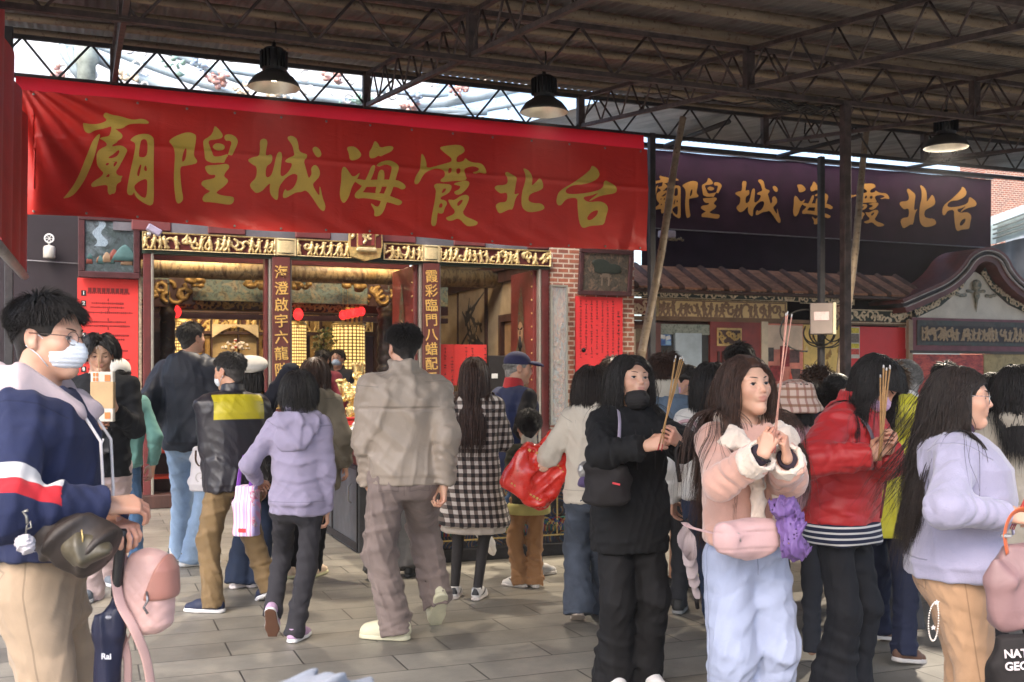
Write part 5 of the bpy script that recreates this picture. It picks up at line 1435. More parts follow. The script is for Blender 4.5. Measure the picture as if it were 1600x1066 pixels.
for i in range(15):
    x = g.gauss(.02, .12); z = h * .22 + abs(g.gauss(0, .05)); r_ = g.uniform(.025, .06)
    mb.lathe([(r_, 0), (r_ * .8, r_ * 1.2), (r_ * .35, r_ * 1.9), (.001, r_ * 2.1)], 9, (x, 0, z)); mb.mi[-29:] = [g.randrange(4)] * 29
mb.lathe([(.16, 0), (.13, .06), (.05, .15), (.01, .18)], 10, (.16, .0, h * .28)); mb.mi[-31:] = [1] * 31
mb.V = [(v[0], -.0 + v[1] * .08, v[2]) for v in mb.V]
mb.build('painted_figures', [M('pict_brown', (.16, .075, .04), .6), M('pict_teal', (.05, .12, .12), .6), M('pict_cream', (.30, .20, .12), .6), M('pict_red', (.20, .05, .035), .6)], ro)
mb = MB(); mb.sheet(lambda u, v: (-.10 + .03 * math.sin(v * 9) + (.03 + .03 * (1 - v)) * (u - .5) * 2, -.001, h * .5 + (h * .5 - fw) * v), 4, 14); mb.build('painted_waterfall', painting('pict_water', [(.10, .15, .20), (.28, .36, .42), (.16, .22, .28)], 14, stretch=(4, 1, .6)), ro)
ro, w, h, fw = framed('framed_picture', 903, 986, 390, 462, FD - .06, 'brown framed landscape picture hung high beside the brick pillar', None, 6, .06)
MB().box((0, .012, h / 2), (w - 2 * fw, .02, h - 2 * fw)).build('picture', painting('landscape_picture', [(.03, .03, .025), (.10, .075, .05), (.06, .055, .045), (.20, .13, .09), (.07, .06, .06)], 7, seed=8), ro)
mb = MB(); S = SDF()
for k in range(9): S.ell((random.Random(k).uniform(-.16, .16), .0, h * (.62 + .1 * math.sin(k * 2.1))), (.09, .006, .035), .02)
S.build('painted_pine', (-.4, -.05, 0), (.4, .05, h), .008, M('pict_pine', (.022, .03, .024), .6), ro)
mb = MB(); mb.box((0, 0, h * .42), (.16, .008, .03)); mb.box((-.05, 0, h * .33), (.02, .008, .14)); mb.box((.05, 0, h * .33), (.02, .008, .14)); mb.box((0, 0, h * .47), (.10, .008, .03)); mb.build('painted_gate', M('pict_gate', (.17, .13, .10), .6), ro)

# left red instruction notice with numbered steps
d = FD + .12; ta, zt = on(121, 434, d); tb, zb = on(216, 700, d)
ro = site('notice_board', (ta + tb) / 2, d, 0, 'tall red notice of numbered steps on the wall left of the temple door', 'notice')
MB().box((0, .02, (zt + .55) / 2 + .0), (tb - ta, .03, zt - .55), bev=.003).build('sheet', REDPAPER, ro)
w = tb - ta; mb = MB(); g = random.Random(5)
for k in range(9): mb.box((-w * .30 + k * w * .075, .003, zt - .13), (w * .06, .003, .05))
ys = [458, 474, 488.5, 503, 524, 548, 562, 577, 590, 605, 618, 635]
for i, y in enumerate(ys):
    _, z = on(165, y, d)
    for r_ in range(1 if i in (0, 2, 5) else 2):
        x = -w * g.uniform(.24, .38)
        xe = -x * g.uniform(.8, 1.2)
        while x < xe:
            mb.box((x, .003, z - r_ * .045), (.014, .0024, g.uniform(.012, .024))); x += .021
    if i < 11: mb.box((.0, .003, z - .075), (.012, .0024, .03))
for k in range(40): mb.box((w * g.uniform(.1, .42), .003, zt - 1.62 - g.randrange(6) * .04), (.016, .0024, .018))
mb.build('printed_lines', M('dark_red_ink', (.14, .010, .010), .8), ro)
for i, y in enumerate(ys):
    _, z = on(131, y, d); s = MB().box((-w * .40, .003, z), (.052, .004, .062)).build('number_square', INK, ro)
    text_mesh('number', str(i + 1), .055, WHITEP, s, Matrix.Translation((-w * .40, -.0005, z)) @ Matrix.Rotation(R(90), 4, 'X'), .0005, bold=.001)
mb = MB(); mb.box((w / 2 + .02, .02, 1.55), (.03, .05, 3.1 - .9)); mb.build('side_strip', M('speckled_strip', (.30, .24, .17), .6, .5, 40), ro)
# right red notice with columns of black characters
d = FD - .03; ta, zt = on(900, 463, d); tb, zb = on(973, 603, d)
ro = site('notice_board', (ta + tb) / 2, d, zb, 'red notice with columns of black brush characters under the landscape picture', 'notice')
w, h = tb - ta, zt - zb
MB().box((0, .015, h / 2), (w, .03, h)).build('sheet', M('bright_red_paper', (.66, .028, .035), .7, .05), ro)
vlines(7, -w * .40, w * .115, h - .06, .22, .034, 3, -.002).build('brush_columns', INK, ro)
vlines(1, w * .41, w * .1, h - .2, .05, .05, 8, -.002).build('brush_columns', INK, ro)
MB().lathe([(.02, 0), (.03, .002)], 14, (-w * .34, -.002, h * .40), Matrix.Rotation(R(90), 3, 'X')).build('seal', INK, ro)
ta, zt = on(902, 604, d); tb, zb = on(916, 645, d)
tag(MB().box((0, 0, 0), (tb - ta, .01, zt - zb)).build('paper_strip', M('pink_paper', (.65, .48, .50), .8)), 'small pale paper strip on the brick below the red notice', 'paper').location = W((ta + tb) / 2, d - .01, (zt + zb) / 2)
# glazed relief case on the brick
d = FD - .09; ta, zt = on(861, 445, d); tb, zb = on(885, 664, d)
ro = site('display_case', (ta + tb) / 2, d, zb, 'tall narrow glass display case with a colourful relief on the brick pillar', 'display case')
w, h = tb - ta, zt - zb; mb = MB()
for s in (-1, 1): mb.box((s * w / 2, .0, h / 2), (.022, .05, h))
mb.box((0, .0, .012), (w + .02, .052, .024)); mb.box((0, 0, h - .012), (w + .02, .052, .024)); mb.build('frame', STEEL, ro)
MB().box((0, .03, h / 2), (w - .02, .01, h - .04)).build('backing', painting('case_backing', [(.10, .10, .10), (.28, .25, .20), (.35, .16, .08), (.20, .24, .26), (.4, .36, .3)], 6, stretch=(1.5, 1, .6), seed=2), ro)
S = SDF(); g = random.Random(3)
for k in range(46):
    S.ell((g.uniform(-.6, .6) * w * .6, .015, g.uniform(.05, .72) * h), (g.uniform(.015, .04), .015, g.uniform(.02, .06)), .008)
S.build('painted_relief', (-w, -.1, 0), (w, .1, h), .010, painting('case_relief', [(.06, .08, .07), (.22, .20, .12), (.30, .12, .06), (.12, .18, .20), (.34, .28, .20)], 9, seed=6), ro)
MB().box((0, -.018, h / 2), (w - .024, .003, h - .05)).build('glass_pane', M('case_glass', (.9, .95, 1), .04, 0, alpha=.14), ro)
# siren, flood light box, floodlight
t, z = on(77, 392, FD + .1); ro = site('wall_siren', t, FD + .1, z, 'grey wall siren with a round wheel on top, on the dark wall', 'siren')
MB().lathe([(.055, -.08), (.062, -.07), (.062, .03), (.05, .05), (.02, .06)], 16).build('body', M('siren_grey', (.42, .40, .36), .5), ro)
mb = MB(); mb.tube([(.045 * math.cos(a), -.03, .13 + .045 * math.sin(a)) for a in np.linspace(0, 6.283, 21)], .008, 6)
for k in range(6): a = k * math.pi / 3; mb.tube([(0, -.03, .13), (.045 * math.cos(a), -.03, .13 + .045 * math.sin(a))], .004, 5)
mb.tube([(0, 0, .05), (0, -.02, .09)], .012, 6); mb.build('wheel', WHITEP, ro)
mb = MB(); mb.tube([(-.3, .08, -.10), (0, .08, -.11), (.6, .08, -.13)], .006, 5); mb.build('conduit', M('conduit_grey', (.2, .19, .2), .6), ro)
t, z = on(241, 360, FD - .2); ro = site('camera_box', t, FD - .2, z, 'small lavender grey camera on the left end of the gilded lintel', 'camera')
MB().box((0, 0, 0), (.16, .09, .075), 0, Matrix.Rotation(.5, 3, 'Y'), .012).build('casing', M('lavender_plastic', (.30, .27, .36), .5), ro)
MB().box((-.05, .06, -.035), (.04, .10, .03), bev=.005).build('bracket', WHITEP, ro); MB().lathe([(.022, 0), (.026, .01), (.02, .014)], 12, (.075, 0, -.045), Matrix.Rotation(R(120), 3, 'Y')).build('eyepiece', INK, ro)
t, z = on(1042, 366, 3.5); ro = site('wall_flood_lamp', t, 3.5, z, 'unlit grey flood lamp fixed before the purple hanging beside the bamboo prop', 'flood lamp')
MB().box((0, 0, 0), (.24, .12, .10), bev=.015).build('housing', M('lilac_grey_metal', (.30, .27, .33), .5), ro)
mb = MB()
for k in range(7): mb.tube([(.02 + k * .035, -.02, -.08 - .01 * math.sin(k)), (.05 + k * .035, -.02, -.06 - .02 * math.cos(k * 2))], .016, 6)
mb.build('bracket', M('tarnished_bracket', (.20, .15, .08), .5, .3, 20), ro)

# ---- offerings table, statue, stool, altar front
def build_tables():
    d = 1.25
    ta, zt = on(487, 694, d); tb, _ = on(600, 694, d)
    ro = site('offering_table', 0, 0, 0, 'dark red lacquered offering table with a grey metal base before the door', 'table')
    # long table running towards the door
    t0 = 2.61; w = 1.7
    MB().box((t0 + w / 2 - .0, -.27, .36), (w, 2.0, .72), bev=.006).build('base_cabinet', M('grey_cabinet', (.13, .135, .15), .45, .2, 3, .3), ro)
    MB().box((t0 + w / 2, -.27, .76), (w + .02, 2.02, .08), bev=.01).box((t0 + w / 2, -.27, .82), (w + .06, 2.06, .04), bev=.012).build('table_top', M('red_brown_lacquer', (.115, .022, .022), .35, .2, 4), ro)
    mb = MB()
    for k in range(3): mb.box((t0 - .006, -1.25 + .98 * k, .36), (.012, .03, .70))
    mb.box((t0 - .008, -.27, .70), (.012, 1.98, .03)); mb.box((t0 - .008, -.27, .05), (.012, 1.98, .06)); mb.build('cabinet_trim', DKSTEEL, ro)
    MB().tube([(t0 - .02, -1.1, .40), (t0 - .045, -1.1, .42), (t0 - .045, -1.1, .54), (t0 - .02, -1.1, .56)], .006, 6).build('handle', STEEL, ro)
    return t0, w
T0T, TW = build_tables()
def build_statue():
    t, _ = on(560, 600, .35); d = .35; ro = site('golden_statue', t, d, 1.02, 'shining golden seated god statue in a crown on the offering table', 'statue')
    GS = M('polished_gold', (.83, .62, .26), .22, .15, 25, .85, bump=.25, bs=60)
    S = SDF()
    S.cone((0, 0, .06), (0, 0, .34), .19, .12, .05); S.ell((0, 0, .42), (.17, .11, .12), .06); S.cone((0, 0, .52), (0, -.01, .56), .05, .05, .03)
    S.ell((0, -.02, .645), (.070, .078, .092), .02); S.cone((0, -.06, .61), (0, -.09, .50), .035, .012, .03)
    for s in (-1, 1):
        S.cone((s * .15, 0, .47), (s * .21, -.06, .34), .06, .055, .03); S.cone((s * .21, -.06, .34), (s * .10, -.16, .36), .05, .035, .03); S.ell((s * .09, -.17, .37), (.035, .04, .04), .02)
        S.cone((s * .05, -.10, .18), (s * .15, -.20, .16), .09, .07, .05); S.cone((s * .15, -.20, .16), (s * .11, -.20, .02), .06, .05, .03)
        S.ell((s * .026, -.090, .655), (.012, .01, .007), .004); S.ell((s * .074, -.02, .64), (.014, .02, .035), .01)
        S.ell((s * .20, .02, .52), (.07, .03, .07), .03)
    S.cone((0, -.085, .66), (0, -.10, .628), .009, .014, .01); S.wrinkle(.009, 60, 4)
    S.build('figure', (-.4, -.4, -.02), (.4, .3, .9), .009, GS, ro)
    S = SDF(); S.cone((0, -.01, .71), (0, -.01, .80), .078, .085, .01, flat_b=0.0)
    for k in range(9): a = k * .7; S.ell((.085 * math.cos(a), -.01 + .085 * math.sin(a), .80), (.018, .018, .028), .012)
    S.build('crown', (-.2, -.2, .6), (.2, .2, .95), .007, GS, ro)
    MB().tube([(-.26, -.20, .36), (-.30, -.20, .48), (-.31, -.2, .56)], [.02, .03, .05], 10).lathe([(.06, 0), (.07, .02), (.03, .05)], 12, (-.31, -.2, .55)).build('sceptre', GS, ro)
    MB().box((0, -.04, -.13), (.56, .5, .26), bev=.02).build('pedestal', GOLD, ro)
    ro.scale = (.70, .70, .70)
    return
build_statue()
def site_box(name, px, py, d, dims, mat, label, cat, rz=0.0, z=None, extra=None, group=None):
    t, zz = on(px, py, d); z = zz if z is None else z
    ro = site(name, t, d, z, label, cat, group); ro.rotation_euler = (0, 0, ANG + rz)
    MB().box((0, 0, dims[2] / 2), dims, bev=min(dims) * .08).build('carton' if cat == 'box' else 'body', mat, ro)
    if extra: extra(ro)
    return ro
BT = .841
def lid(ro): MB().box((0, 0, .232), (.20, .14, .02), bev=.004).build('lid', M('gift_red_dark', (.42, .02, .02), .5), ro); MB().box((0, -.066, .12), (.08, .004, .10)).build('label', GOLD, ro)
site_box('gift_box', 546, 650, -.2, (.19, .13, .22), M('gift_red', (.60, .035, .03), .5), 'upright red gift box on the offering table below the golden statue', 'box', .1, BT, lid)
def stripe(ro): MB().box((0, -.056, .06), (.30, .004, .05)).build('label', M('box_blue', (.03, .08, .30), .5), ro)
site_box('biscuit_carton', 541, 680, -.55, (.30, .11, .12), M('box_white_red', (.62, .10, .08), .5), 'flat blue and red carton lying on the near end of the table', 'box', -.1, BT, stripe)
t, z = on(543, 680, -.85); ro = site('plastic_bag', t, -.85, BT, 'clear plastic carrier bag standing on the near end of the table', 'bag')
S = SDF(); S.ell((0, 0, .09), (.11, .07, .09), .03); S.cone((-.06, 0, .15), (-.08, 0, .26), .03, .012, .03); S.cone((.06, 0, .15), (.07, 0, .25), .03, .012, .03); S.wrinkle(.012, 45, 3); S.plane((0, 0, 0), (0, 0, -1))
S.build('bag_film', (-.25, -.2, -.02), (.25, .2, .4), .007, M('clear_film', (.75, .8, .82), .18, .1, alpha=.62, spec=.8), ro)
S = SDF(); S.ell((.02, 0, .05), (.06, .04, .035), .02); S.build('contents', (-.2, -.2, -.02), (.2, .2, .2), .01, M('contents_blue', (.25, .38, .45), .5), ro)
t, z = on(547, 660, -.4); ro = site('fruit_bowl', t, -.4, BT, 'brown lidded bowl on the table beside the clear bag', 'bowl')
MB().lathe([(.03, 0), (.045, .01), (.075, .06), (.078, .065), (.07, .06)], 18).build('bowl', M('brown_glaze', (.16, .075, .03), .3), ro); MB().lathe([(.07, .066), (.05, .10), (.012, .11), (.012, .125), (.001, .13)], 18).build('lid', M('brown_glaze', (.16, .075, .03), .3), ro)
t, z = on(545, 702, -1.08); ro = site('offering_tray', t, -1.08, BT, 'small red plastic tray at the near corner of the table', 'tray')
MB().lathe([(.08, 0), (.11, .03), (.115, .032), (.105, .03), (.078, .006)], 20).build('tray', M('tray_red', (.65, .03, .03), .4), ro); MB().lathe([(.05, .006), (.04, .03), (.01, .04)], 12).build('cake', M('cake_brown', (.14, .05, .03), .6), ro)
# red plastic stool
t, z = on(253, 765, 2.95); ro = site('plastic_stool', t, 3.0, .15, 'orange red plastic stool standing inside the temple door', 'stool'); RP = M('red_plastic', (.66, .055, .015), .35, .06)
MB().box((0, 0, .46), (.29, .29, .05), bev=.02).build('seat', RP, ro)
for sx in (-1, 1):
    for sy in (-1, 1): MB().tube([(sx * .12, sy * .12, .45), (sx * .165, sy * .165, .0)], [.026, .021], 8).build('leg', RP, ro)
mb = MB()
for s in (-1, 1): mb.box((0, s * .15, .16), (.27, .016, .03)); mb.box((s * .15, 0, .16), (.016, .27, .03))
mb.build('rail', RP, ro)
t, z = on(247, 655, 3.4); ro = site('side_cabinet', t, 3.35, .12, 'dark low cabinet crowded with offerings behind the red stool', 'cabinet')
MB().box((0, 0, .42), (.5, .4, .84), bev=.01).build('body', DKWOOD, ro); MB().box((0, -.206, .60), (.40, .012, .22)).build('drawer', M('drawer_brown', (.12, .055, .03), .5), ro)
ro = site('flower_vase', t + .02, 3.3, .96, 'dark vase of pink and red flowers on the low cabinet by the door', 'vase')
MB().lathe([(.04, 0), (.07, .08), (.04, .2), (.05, .22)], 14).build('vase', INK, ro); mb = MB(); g = random.Random(4)
for k in range(40):
    mb.lathe([(.001, .022), (.02, .012), (.024, 0), (.001, -.02)], 7, (g.gauss(0, .07), g.gauss(0, .05), .30 + g.gauss(0, .06))); mb.mi[-23:] = [g.randrange(3)] * 23
mb.build('blossoms', [M('flower_pink', (.75, .12, .30), .6), M('flower_red', (.6, .04, .03), .6), M('leaf_green', (.03, .09, .03), .6)], ro)
t, z = on(511, 560, 6.9); ro = site('flower_vase', t, 6.9, .9, 'tall black altar vase with a pale green gold bouquet in the hall', 'vase')
MB().lathe([(.16, 0), (.14, .3), (.15, .75), (.19, .85), (.16, .86)], 18).build('vase', INK, ro); mb = MB()
for k in range(150):
    v = Vector((g.gauss(0, 1), g.gauss(0, 1), g.gauss(0, 1))).normalized() * g.uniform(.12, .27); mb.lathe([(.001, .03), (.026, .012), (.03, 0), (.001, -.026)], 6, (v.x, v.y, 1.10 + v.z * .9)); mb.mi[-20:] = [g.randrange(3)] * 20
mb.build('bouquet', [M('bouquet_olive', (.24, .24, .08), .6), M('bouquet_cream', (.5, .42, .2), .6), M('bouquet_green', (.09, .13, .05), .6)], ro)
# embroidered altar front
ta, zt = on(640, 700, -1.9); tb, _ = on(912, 700, -1.9); d = -1.9
ro = site('altar_table', (ta + tb) / 2, d, 0, 'wide altar table with dark embroidered wave and dragon cloth behind the plaid woman', 'altar table')
w = tb - ta; MB().box((0, .26, .41), (w, .5, .80)).build('table_body', DKWOOD, ro); MB().box((0, .25, .825), (w + .06, .56, .04), bev=.01).build('table_top', MAROON, ro)
def emb():
    g = N('embroidery'); x = g.xyz()
    cell = g.n('TexVoronoi', feature='F1'); cell.inputs['Scale'].default_value = 4.2; g.l(g.obj(), cell.inputs['Vector'])
    ring = g.math('FRACT', g.math('MULTIPLY', cell.outputs['Distance'], 9.0))
    r = g.n('ValToRGB'); r.color_ramp.interpolation = 'CONSTANT'
    cols = [(.02, .03, .06), (.03, .08, .16), (.25, .20, .10), (.16, .03, .03), (.03, .10, .08), (.05, .03, .10)]
    while len(r.color_ramp.elements) < 6: r.color_ramp.elements.new(.5)
    for i, (e, c) in enumerate(zip(r.color_ramp.elements, cols)): e.position = i / 6; e.color = (*c, 1)
    g.l(g.math('FRACT', g.math('ADD', ring, g.math('MULTIPLY', g.noise(3, 2), 1.5))), r.inputs[0])
    f2 = painting('emb_tmp', [(.02, .02, .02), (.2, .14, .05)], 30)
    c = g.mix(g.ramp(g.noise(9, 5, .7), .48, .56), r.outputs[0], (.03, .025, .03)); c = g.mix(g.ramp(g.noise(24, 4, .7), .60, .66), c, (.30, .21, .08))
    g.set(Base_Color=c, Roughness=.7, Sheen_Weight=.2); g.bump(g.noise(60, 3), .5, .004); return g.m
EMB = emb()
mb = MB(); mb.sheet(lambda u, v: (-w / 2 + w * u, -.012 + .012 * math.sin(u * 40), .10 + .72 * v), 120, 4); mb.build('altar_cloth', EMB, ro)
mb = MB()
for k in range(26):
    a0 = -w / 2 + .1 + (w - .2) * k / 25
    for q in range(3): mb.tube([(a0 + (.03 + .022 * q) * math.cos(a), -.028, .20 + (.05 + .03 * q) * math.sin(a)) for a in np.linspace(0, 3.14, 9)], .008, 5); mb.mi[-(8 * 5 + 2):] = [(k + q) % 4] * 42
mb.build('wave_embroidery', [M('thread_red', (.25, .04, .04), .6), M('thread_green', (.04, .16, .12), .6), M('thread_gold', (.40, .28, .10), .5), M('thread_blue', (.04, .07, .22), .6)], ro)
mb = MB(); mb.box((0, -.03, .165), (w - .1, .008, .012)); mb.box((w * .33, -.03, .45), (.012, .008, .55)); mb.build('gold_braid', GOLD, ro)
MB().box((0, -.03, .05), (w + .04, .06, .10), bev=.006).build('plinth', DKSTEEL, ro)
# red notices on a stand at the right of the door, dark cabinet
d = 2.75; ta, zt = on(688, 538, d); tb, zb = on(760, 607, d); tm, _ = on(709, 538, d)
ro = site('standing_notice', ta, d, 0, 'two red notices with black columns on a stand right of the lettered board', 'notice')
MB().box(((tm - ta) / 2, 0, (zt + zb) / 2 - .04), (tm - ta - .005, .02, zt - zb + .08)).build('sheet', REDPAPER, ro); MB().box(((tm + tb) / 2 - ta, .0, (zt + zb) / 2 + .02), (tb - tm - .005, .02, zt - zb - .04)).build('sheet', REDPAPER, ro)
vlines(2, .06, .09, zt - .06, zb, .036, 11, -.012).build('brush_columns', INK, ro); vlines(4, tm - ta + .16, .085, zt - .05, zt - .28, .036, 12, -.012).build('brush_columns', INK, ro)
MB().box(((tb - ta) / 2, .08, zb / 2 - .02), (tb - ta, .1, zb - .06)).build('stand', DKWOOD, ro)
d = 2.9; t, z = on(772, 556, d); ro = site('black_cabinet', t, d, .12, 'black box cabinet in the right doorway beside the red notices', 'cabinet')
MB().box((0, .0, (z - .12) / 2), (.26, .3, z - .12), bev=.01).build('body', INK, ro); MB().box((-.05, -.155, z - .38), (.08, .008, .06)).build('label', WHITEP, ro)
# ink landscape on the ochre side wall
tB = on(838, 500, 2.75)[0] + .06
ro = empty('ink_painting', W(tB - .012, 5.35, 1.5), ANG + R(-90), 'ink landscape scroll painting hung on the ochre side wall of the hall', 'picture')
MB().box((0, .0, .62), (1.25, .03, 1.35)).build('backing', M('aged_silk', (.30, .23, .15), .7, .2, 3), ro)
S = SDF(); g = random.Random(6)
for k in range(40): z = g.uniform(.12, 1.0); S.cone((g.gauss(0, .25), -.014, z), (g.gauss(0, .25), -.014, z + g.uniform(.05, .3)), .03, .008, .02)
S.disp(lambda P, d: np.maximum(d, np.abs(P[:, 1] + .018) - .004)); S.build('ink_strokes', (-.62, -.06, 0), (.62, .04, 1.3), .014, M('grey_ink', (.05, .045, .04), .8), ro)
mb = MB()
for s in (-1, 1): mb.box((s * .625, -.01, .62), (.03, .05, 1.38))
mb.build('scroll_edge', DKWOOD, ro)
# ---------------------------------------------------------------- side building at the right
AD = 3.25
def build_annex():
    d = AD
    ro = site('side_shrine', 0, 0, 0, 'low side shrine building with tiled eave, plaster friezes and a curved gable', 'building')
    def q(name, x0, x1, y0, y1, mat, th=.1, off=0.0, bev=0): return quad(name, d, x0, x1, y0, y1, th, mat, ro, off, bev)
    def sc(name, x0, x1, y0, y1, mats, seed, kind, depth=.03, off=.0, res=None):
        ta, zt = on(x0, y0, d); tb, zb = on(x1, y1, d); zt = on((x0 + x1) / 2, y0, d)[1]; zb = on((x0 + x1) / 2, y1, d)[1]
        relief(name, tb - ta, zt - zb, depth, mats, ro, LM(ta, d - off, zb), seed, kind, res or (zt - zb) / 26)
    PT = M('shrine_plaster', (.56, .47, .36), .8, .15, 4, bump=.1, bs=40)
    q('wall', 985, 1421, 505, 1000, M('shrine_red_wall', (.10, .030, .028), .7, .3, 3), .3, -.12)
    tl, _ = on(980, 480, d); tr, _ = on(1421, 480, d)
    # plaster bands
    sc('scroll_band', 985, 1100, 448, 466, SCR, 5, 'scroll', off=.05); sc('scroll_band', 1100, 1245, 451, 470, SCR, 6, 'scroll', off=.05); sc('scroll_band', 1245, 1330, 457, 476, SCR, 7, 'scroll', off=.05)
    sc('scroll_band', 974, 1022, 466, 492, relief_mat('red_scrolls', (.52, .38, .27), (.16, .04, .03), 0, .7), 8, 'scroll', off=.03)
    pp = q('painted_panel', 1024, 1228, 469, 499, painting('yellow_painted_panel', [(.46, .32, .15), (.60, .44, .22), (.26, .20, .12), (.54, .34, .16)], 2.2, seed=4, detail=4), .05, .03)
    sc('panel_figures', 1027, 1225, 471, 498, relief_mat('panel_painting', (.24, .15, .10), (.62, .46, .24), 0, .7), 44, 'figures', .012, .036)
    sc('scroll_band', 1262, 1320, 475, 503, relief_mat('red_scrolls', (.52, .38, .27), (.16, .04, .03), 0, .7), 9, 'scroll', off=.03)
    q('lintel', 985, 1421, 499, 505, M('lintel_wood', (.16, .09, .05), .6), .12, .06)
    sc('scroll_band', 1318, 1420, 485, 506, SCR, 10, 'scroll', off=.05)
    # eave with rows of tiles, sloping up towards the back
    RT = M('orange_roof_tile', (.30, .14, .08), .8, .35, 10, bump=.3, bs=30); RT2 = M('weathered_tile', (.095, .05, .04), .85, .4, 8, bump=.3, bs=30)
    te, ze = on(985, 447, d - .25); te2, ze2 = on(1300, 463, d - .25); tk, zk = on(1000, 414, d + .42)
    tE, _ = on(1400, 470, d); 
    n = 15; V0 = te - .1; step = .36
    for i in range(n):
        t = V0 + i * step
        MB().add([(t - .13, d - .27, ze + .01), (t + .13, d - .27, ze + .01), (t + .13, d + .45, zk), (t - .13, d + .45, zk), (t - .13, d - .27, ze - .02), (t + .13, d - .27, ze - .02), (t + .13, d + .45, zk - .03), (t - .13, d + .45, zk - .03)], [[0, 1, 2, 3], [4, 7, 6, 5], [0, 4, 5, 1], [1, 5, 6, 2], [2, 6, 7, 3], [3, 7, 4, 0]]).build('roof_tile', RT, ro)
        if True: MB().tube([(t + .18, d - .25, ze + .0), (t + .18, d + .45, zk - .01)], .055, 8).build('roof_tile', RT2, ro)
    MB().box((V0 + n * step / 2 - .2, d - .12, ze - .045), (n * step, .32, .035)).build('eave_board', DKWOOD, ro)
    # opening with shop interior
    q('doorway', 1026, 1107, 508, 1000, M('doorway_dark', (.035, .038, .042), .6), .04, .0)
    q('painted_transom', 1028, 1107, 507, 523, painting('transom', [(.16, .20, .18), (.28, .30, .26), (.10, .14, .13)], 9), .04, .03)
    q('inner_pillar', 1052, 1093, 521, 1000, M('pale_blue_pillar', (.36, .43, .50), .6, .15, 3), .10, .06)
    q('door_post', 1019, 1027, 505, 1000, M('brown_red_post', (.13, .045, .04), .5), .14, .10)
    q('door_leaf', 1107, 1186, 503, 1000, M('lacquered_door', (.2, .03, .026), .45, .2, 4), .06, .05); 
    fr = q('door_panel', 1117, 1155, 513, 541, M('gilt_panel', (.52, .36, .14), .5, .25, 10), .02, .065)
    ta, zt = on(1119, 516, d); tb, zb = on(1153, 538, d); relief('panel_carving', tb - ta, zt - zb, .02, TG2, fr, LM(ta, d - .068, zb), 15, 'scroll', .012, rim=False)
    mb = MB()
    for k in range(6): t, z = on(1119 + k * 7, 547, d); mb.box((t, d - .06, z - .32), (.03, .02, .6))
    mb.build('door_slats', M('slat_dark', (.05, .015, .014), .5), ro)
    q('door_post', 1186, 1196, 503, 1000, PT, .12, .07)
    q('inner_wall', 985, 1019, 508, 1000, M('shrine_brown', (.16, .075, .055), .7, .3, 6), .06, .02)
    q('carved_window', 991, 1016, 514, 535, painting('window_carving', [(.05, .02, .02), (.22, .16, .09), (.10, .05, .03)], 22), .03, .05)
    # gable
    def gp2(pts, dd): return [on(x, y, dd) for x, y in pts]
    dg = d - .12
    body = gp2([(1421, 545), (1421, 500), (1470, 478), (1498, 452), (1512, 432), (1524, 425), (1536, 432), (1548, 452), (1575, 476), (1640, 506), (1640, 545)], dg)
    MB().prism(body, dg, dg + .3).build('gable_wall', M('gable_white', (.66, .62, .55), .75, .12, 3), ro)
    cen = [(1395, 478), (1432, 462), (1466, 447), (1490, 425), (1503, 404), (1524, 396), (1547, 405), (1558, 430), (1580, 452), (1625, 478), (1660, 492)]
    cs = chaikin(cen, 2)[3:-3]; cs = [c for c in cs]
    # keep order open: rebuild with splines by linear subdivision instead of a closed curve
    def openc(p, it=2):
        p = [A(q_, float) for q_ in p]
        for _ in range(it):
            o = [p[0]]
            for a, b in zip(p[:-1], p[1:]): o += [.75 * a + .25 * b, .25 * a + .75 * b]
            p = o + [p[-1]]
        return p
    path = openc(cen)
    def band(off0, off1, d0, d1, name, mat):
        up, dn = [], []
        for i, p in enumerate(path):
            tg = path[min(i + 1, len(path) - 1)] - path[max(i - 1, 0)]; nn = A([tg[1], -tg[0]]) / np.linalg.norm(tg)
            up.append(on(*(p + nn * off0), dg)); dn.append(on(*(p + nn * off1), dg))
        V = []; F = []; n = len(path)
        for i in range(n): V += [(up[i][0], d0, up[i][1]), (dn[i][0], d0, dn[i][1]), (dn[i][0], d1, dn[i][1]), (up[i][0], d1, up[i][1])]
        for i in range(n - 1):
            for k in range(4): F.append([4 * i + k, 4 * i + (k + 1) % 4, 4 * i + 4 + (k + 1) % 4, 4 * i + 4 + k])
        F += [[0, 1, 2, 3], [4 * n - 1, 4 * n - 2, 4 * n - 3, 4 * n - 4]]
        return MB().add(V, F).build(name, mat, ro)
    band(9, 3, dg - .26, dg + .5, 'gable_coping', MAROON); band(3, -4, dg - .22, dg + .5, 'gable_ridge', M('ridge_black', (.02, .018, .025), .6)); band(-4, -13, dg - .24, dg + .4, 'gable_coping', MAROON)
    LN = M('pale_line', (.52, .47, .46), .7)
    for o in (3.4, -3.8): band(o + .7, o - .7, dg - .275, dg - .2, 'coping_line', LN)
    # scroll bands under the coping
    for s, pts in ((0, [(1430, 490), (1468, 472), (1500, 445), (1516, 420)]), (1, [(1530, 420), (1548, 446), (1580, 472), (1625, 496)])):
        for k in range(3):
            a, b = pts[k], pts[k + 1]; ta, za = on(*a, dg); tb, zb = on(*b, dg); L = math.hypot(tb - ta, zb - za)
            m = Matrix.Translation((ta, dg - .02 - .004 * k, za - .07)) @ Matrix.Rotation(-math.atan2(zb - za, tb - ta), 4, 'Y')
            relief('gable_scrolls', L, .15, .03, SCR, ro, m, 20 + s * 5 + k, 'scroll', .008, rim=False)
    S = SDF(); t, z = on(1524, 446, dg)
    S.ell((t, dg - .03, z), (.09, .04, .09), .02); S.ell((t, dg - .03, z - .16), (.06, .03, .07), .02); S.cone((t, dg - .02, z - .24), (t, dg - .02, z - .42), .03, .008, .02)
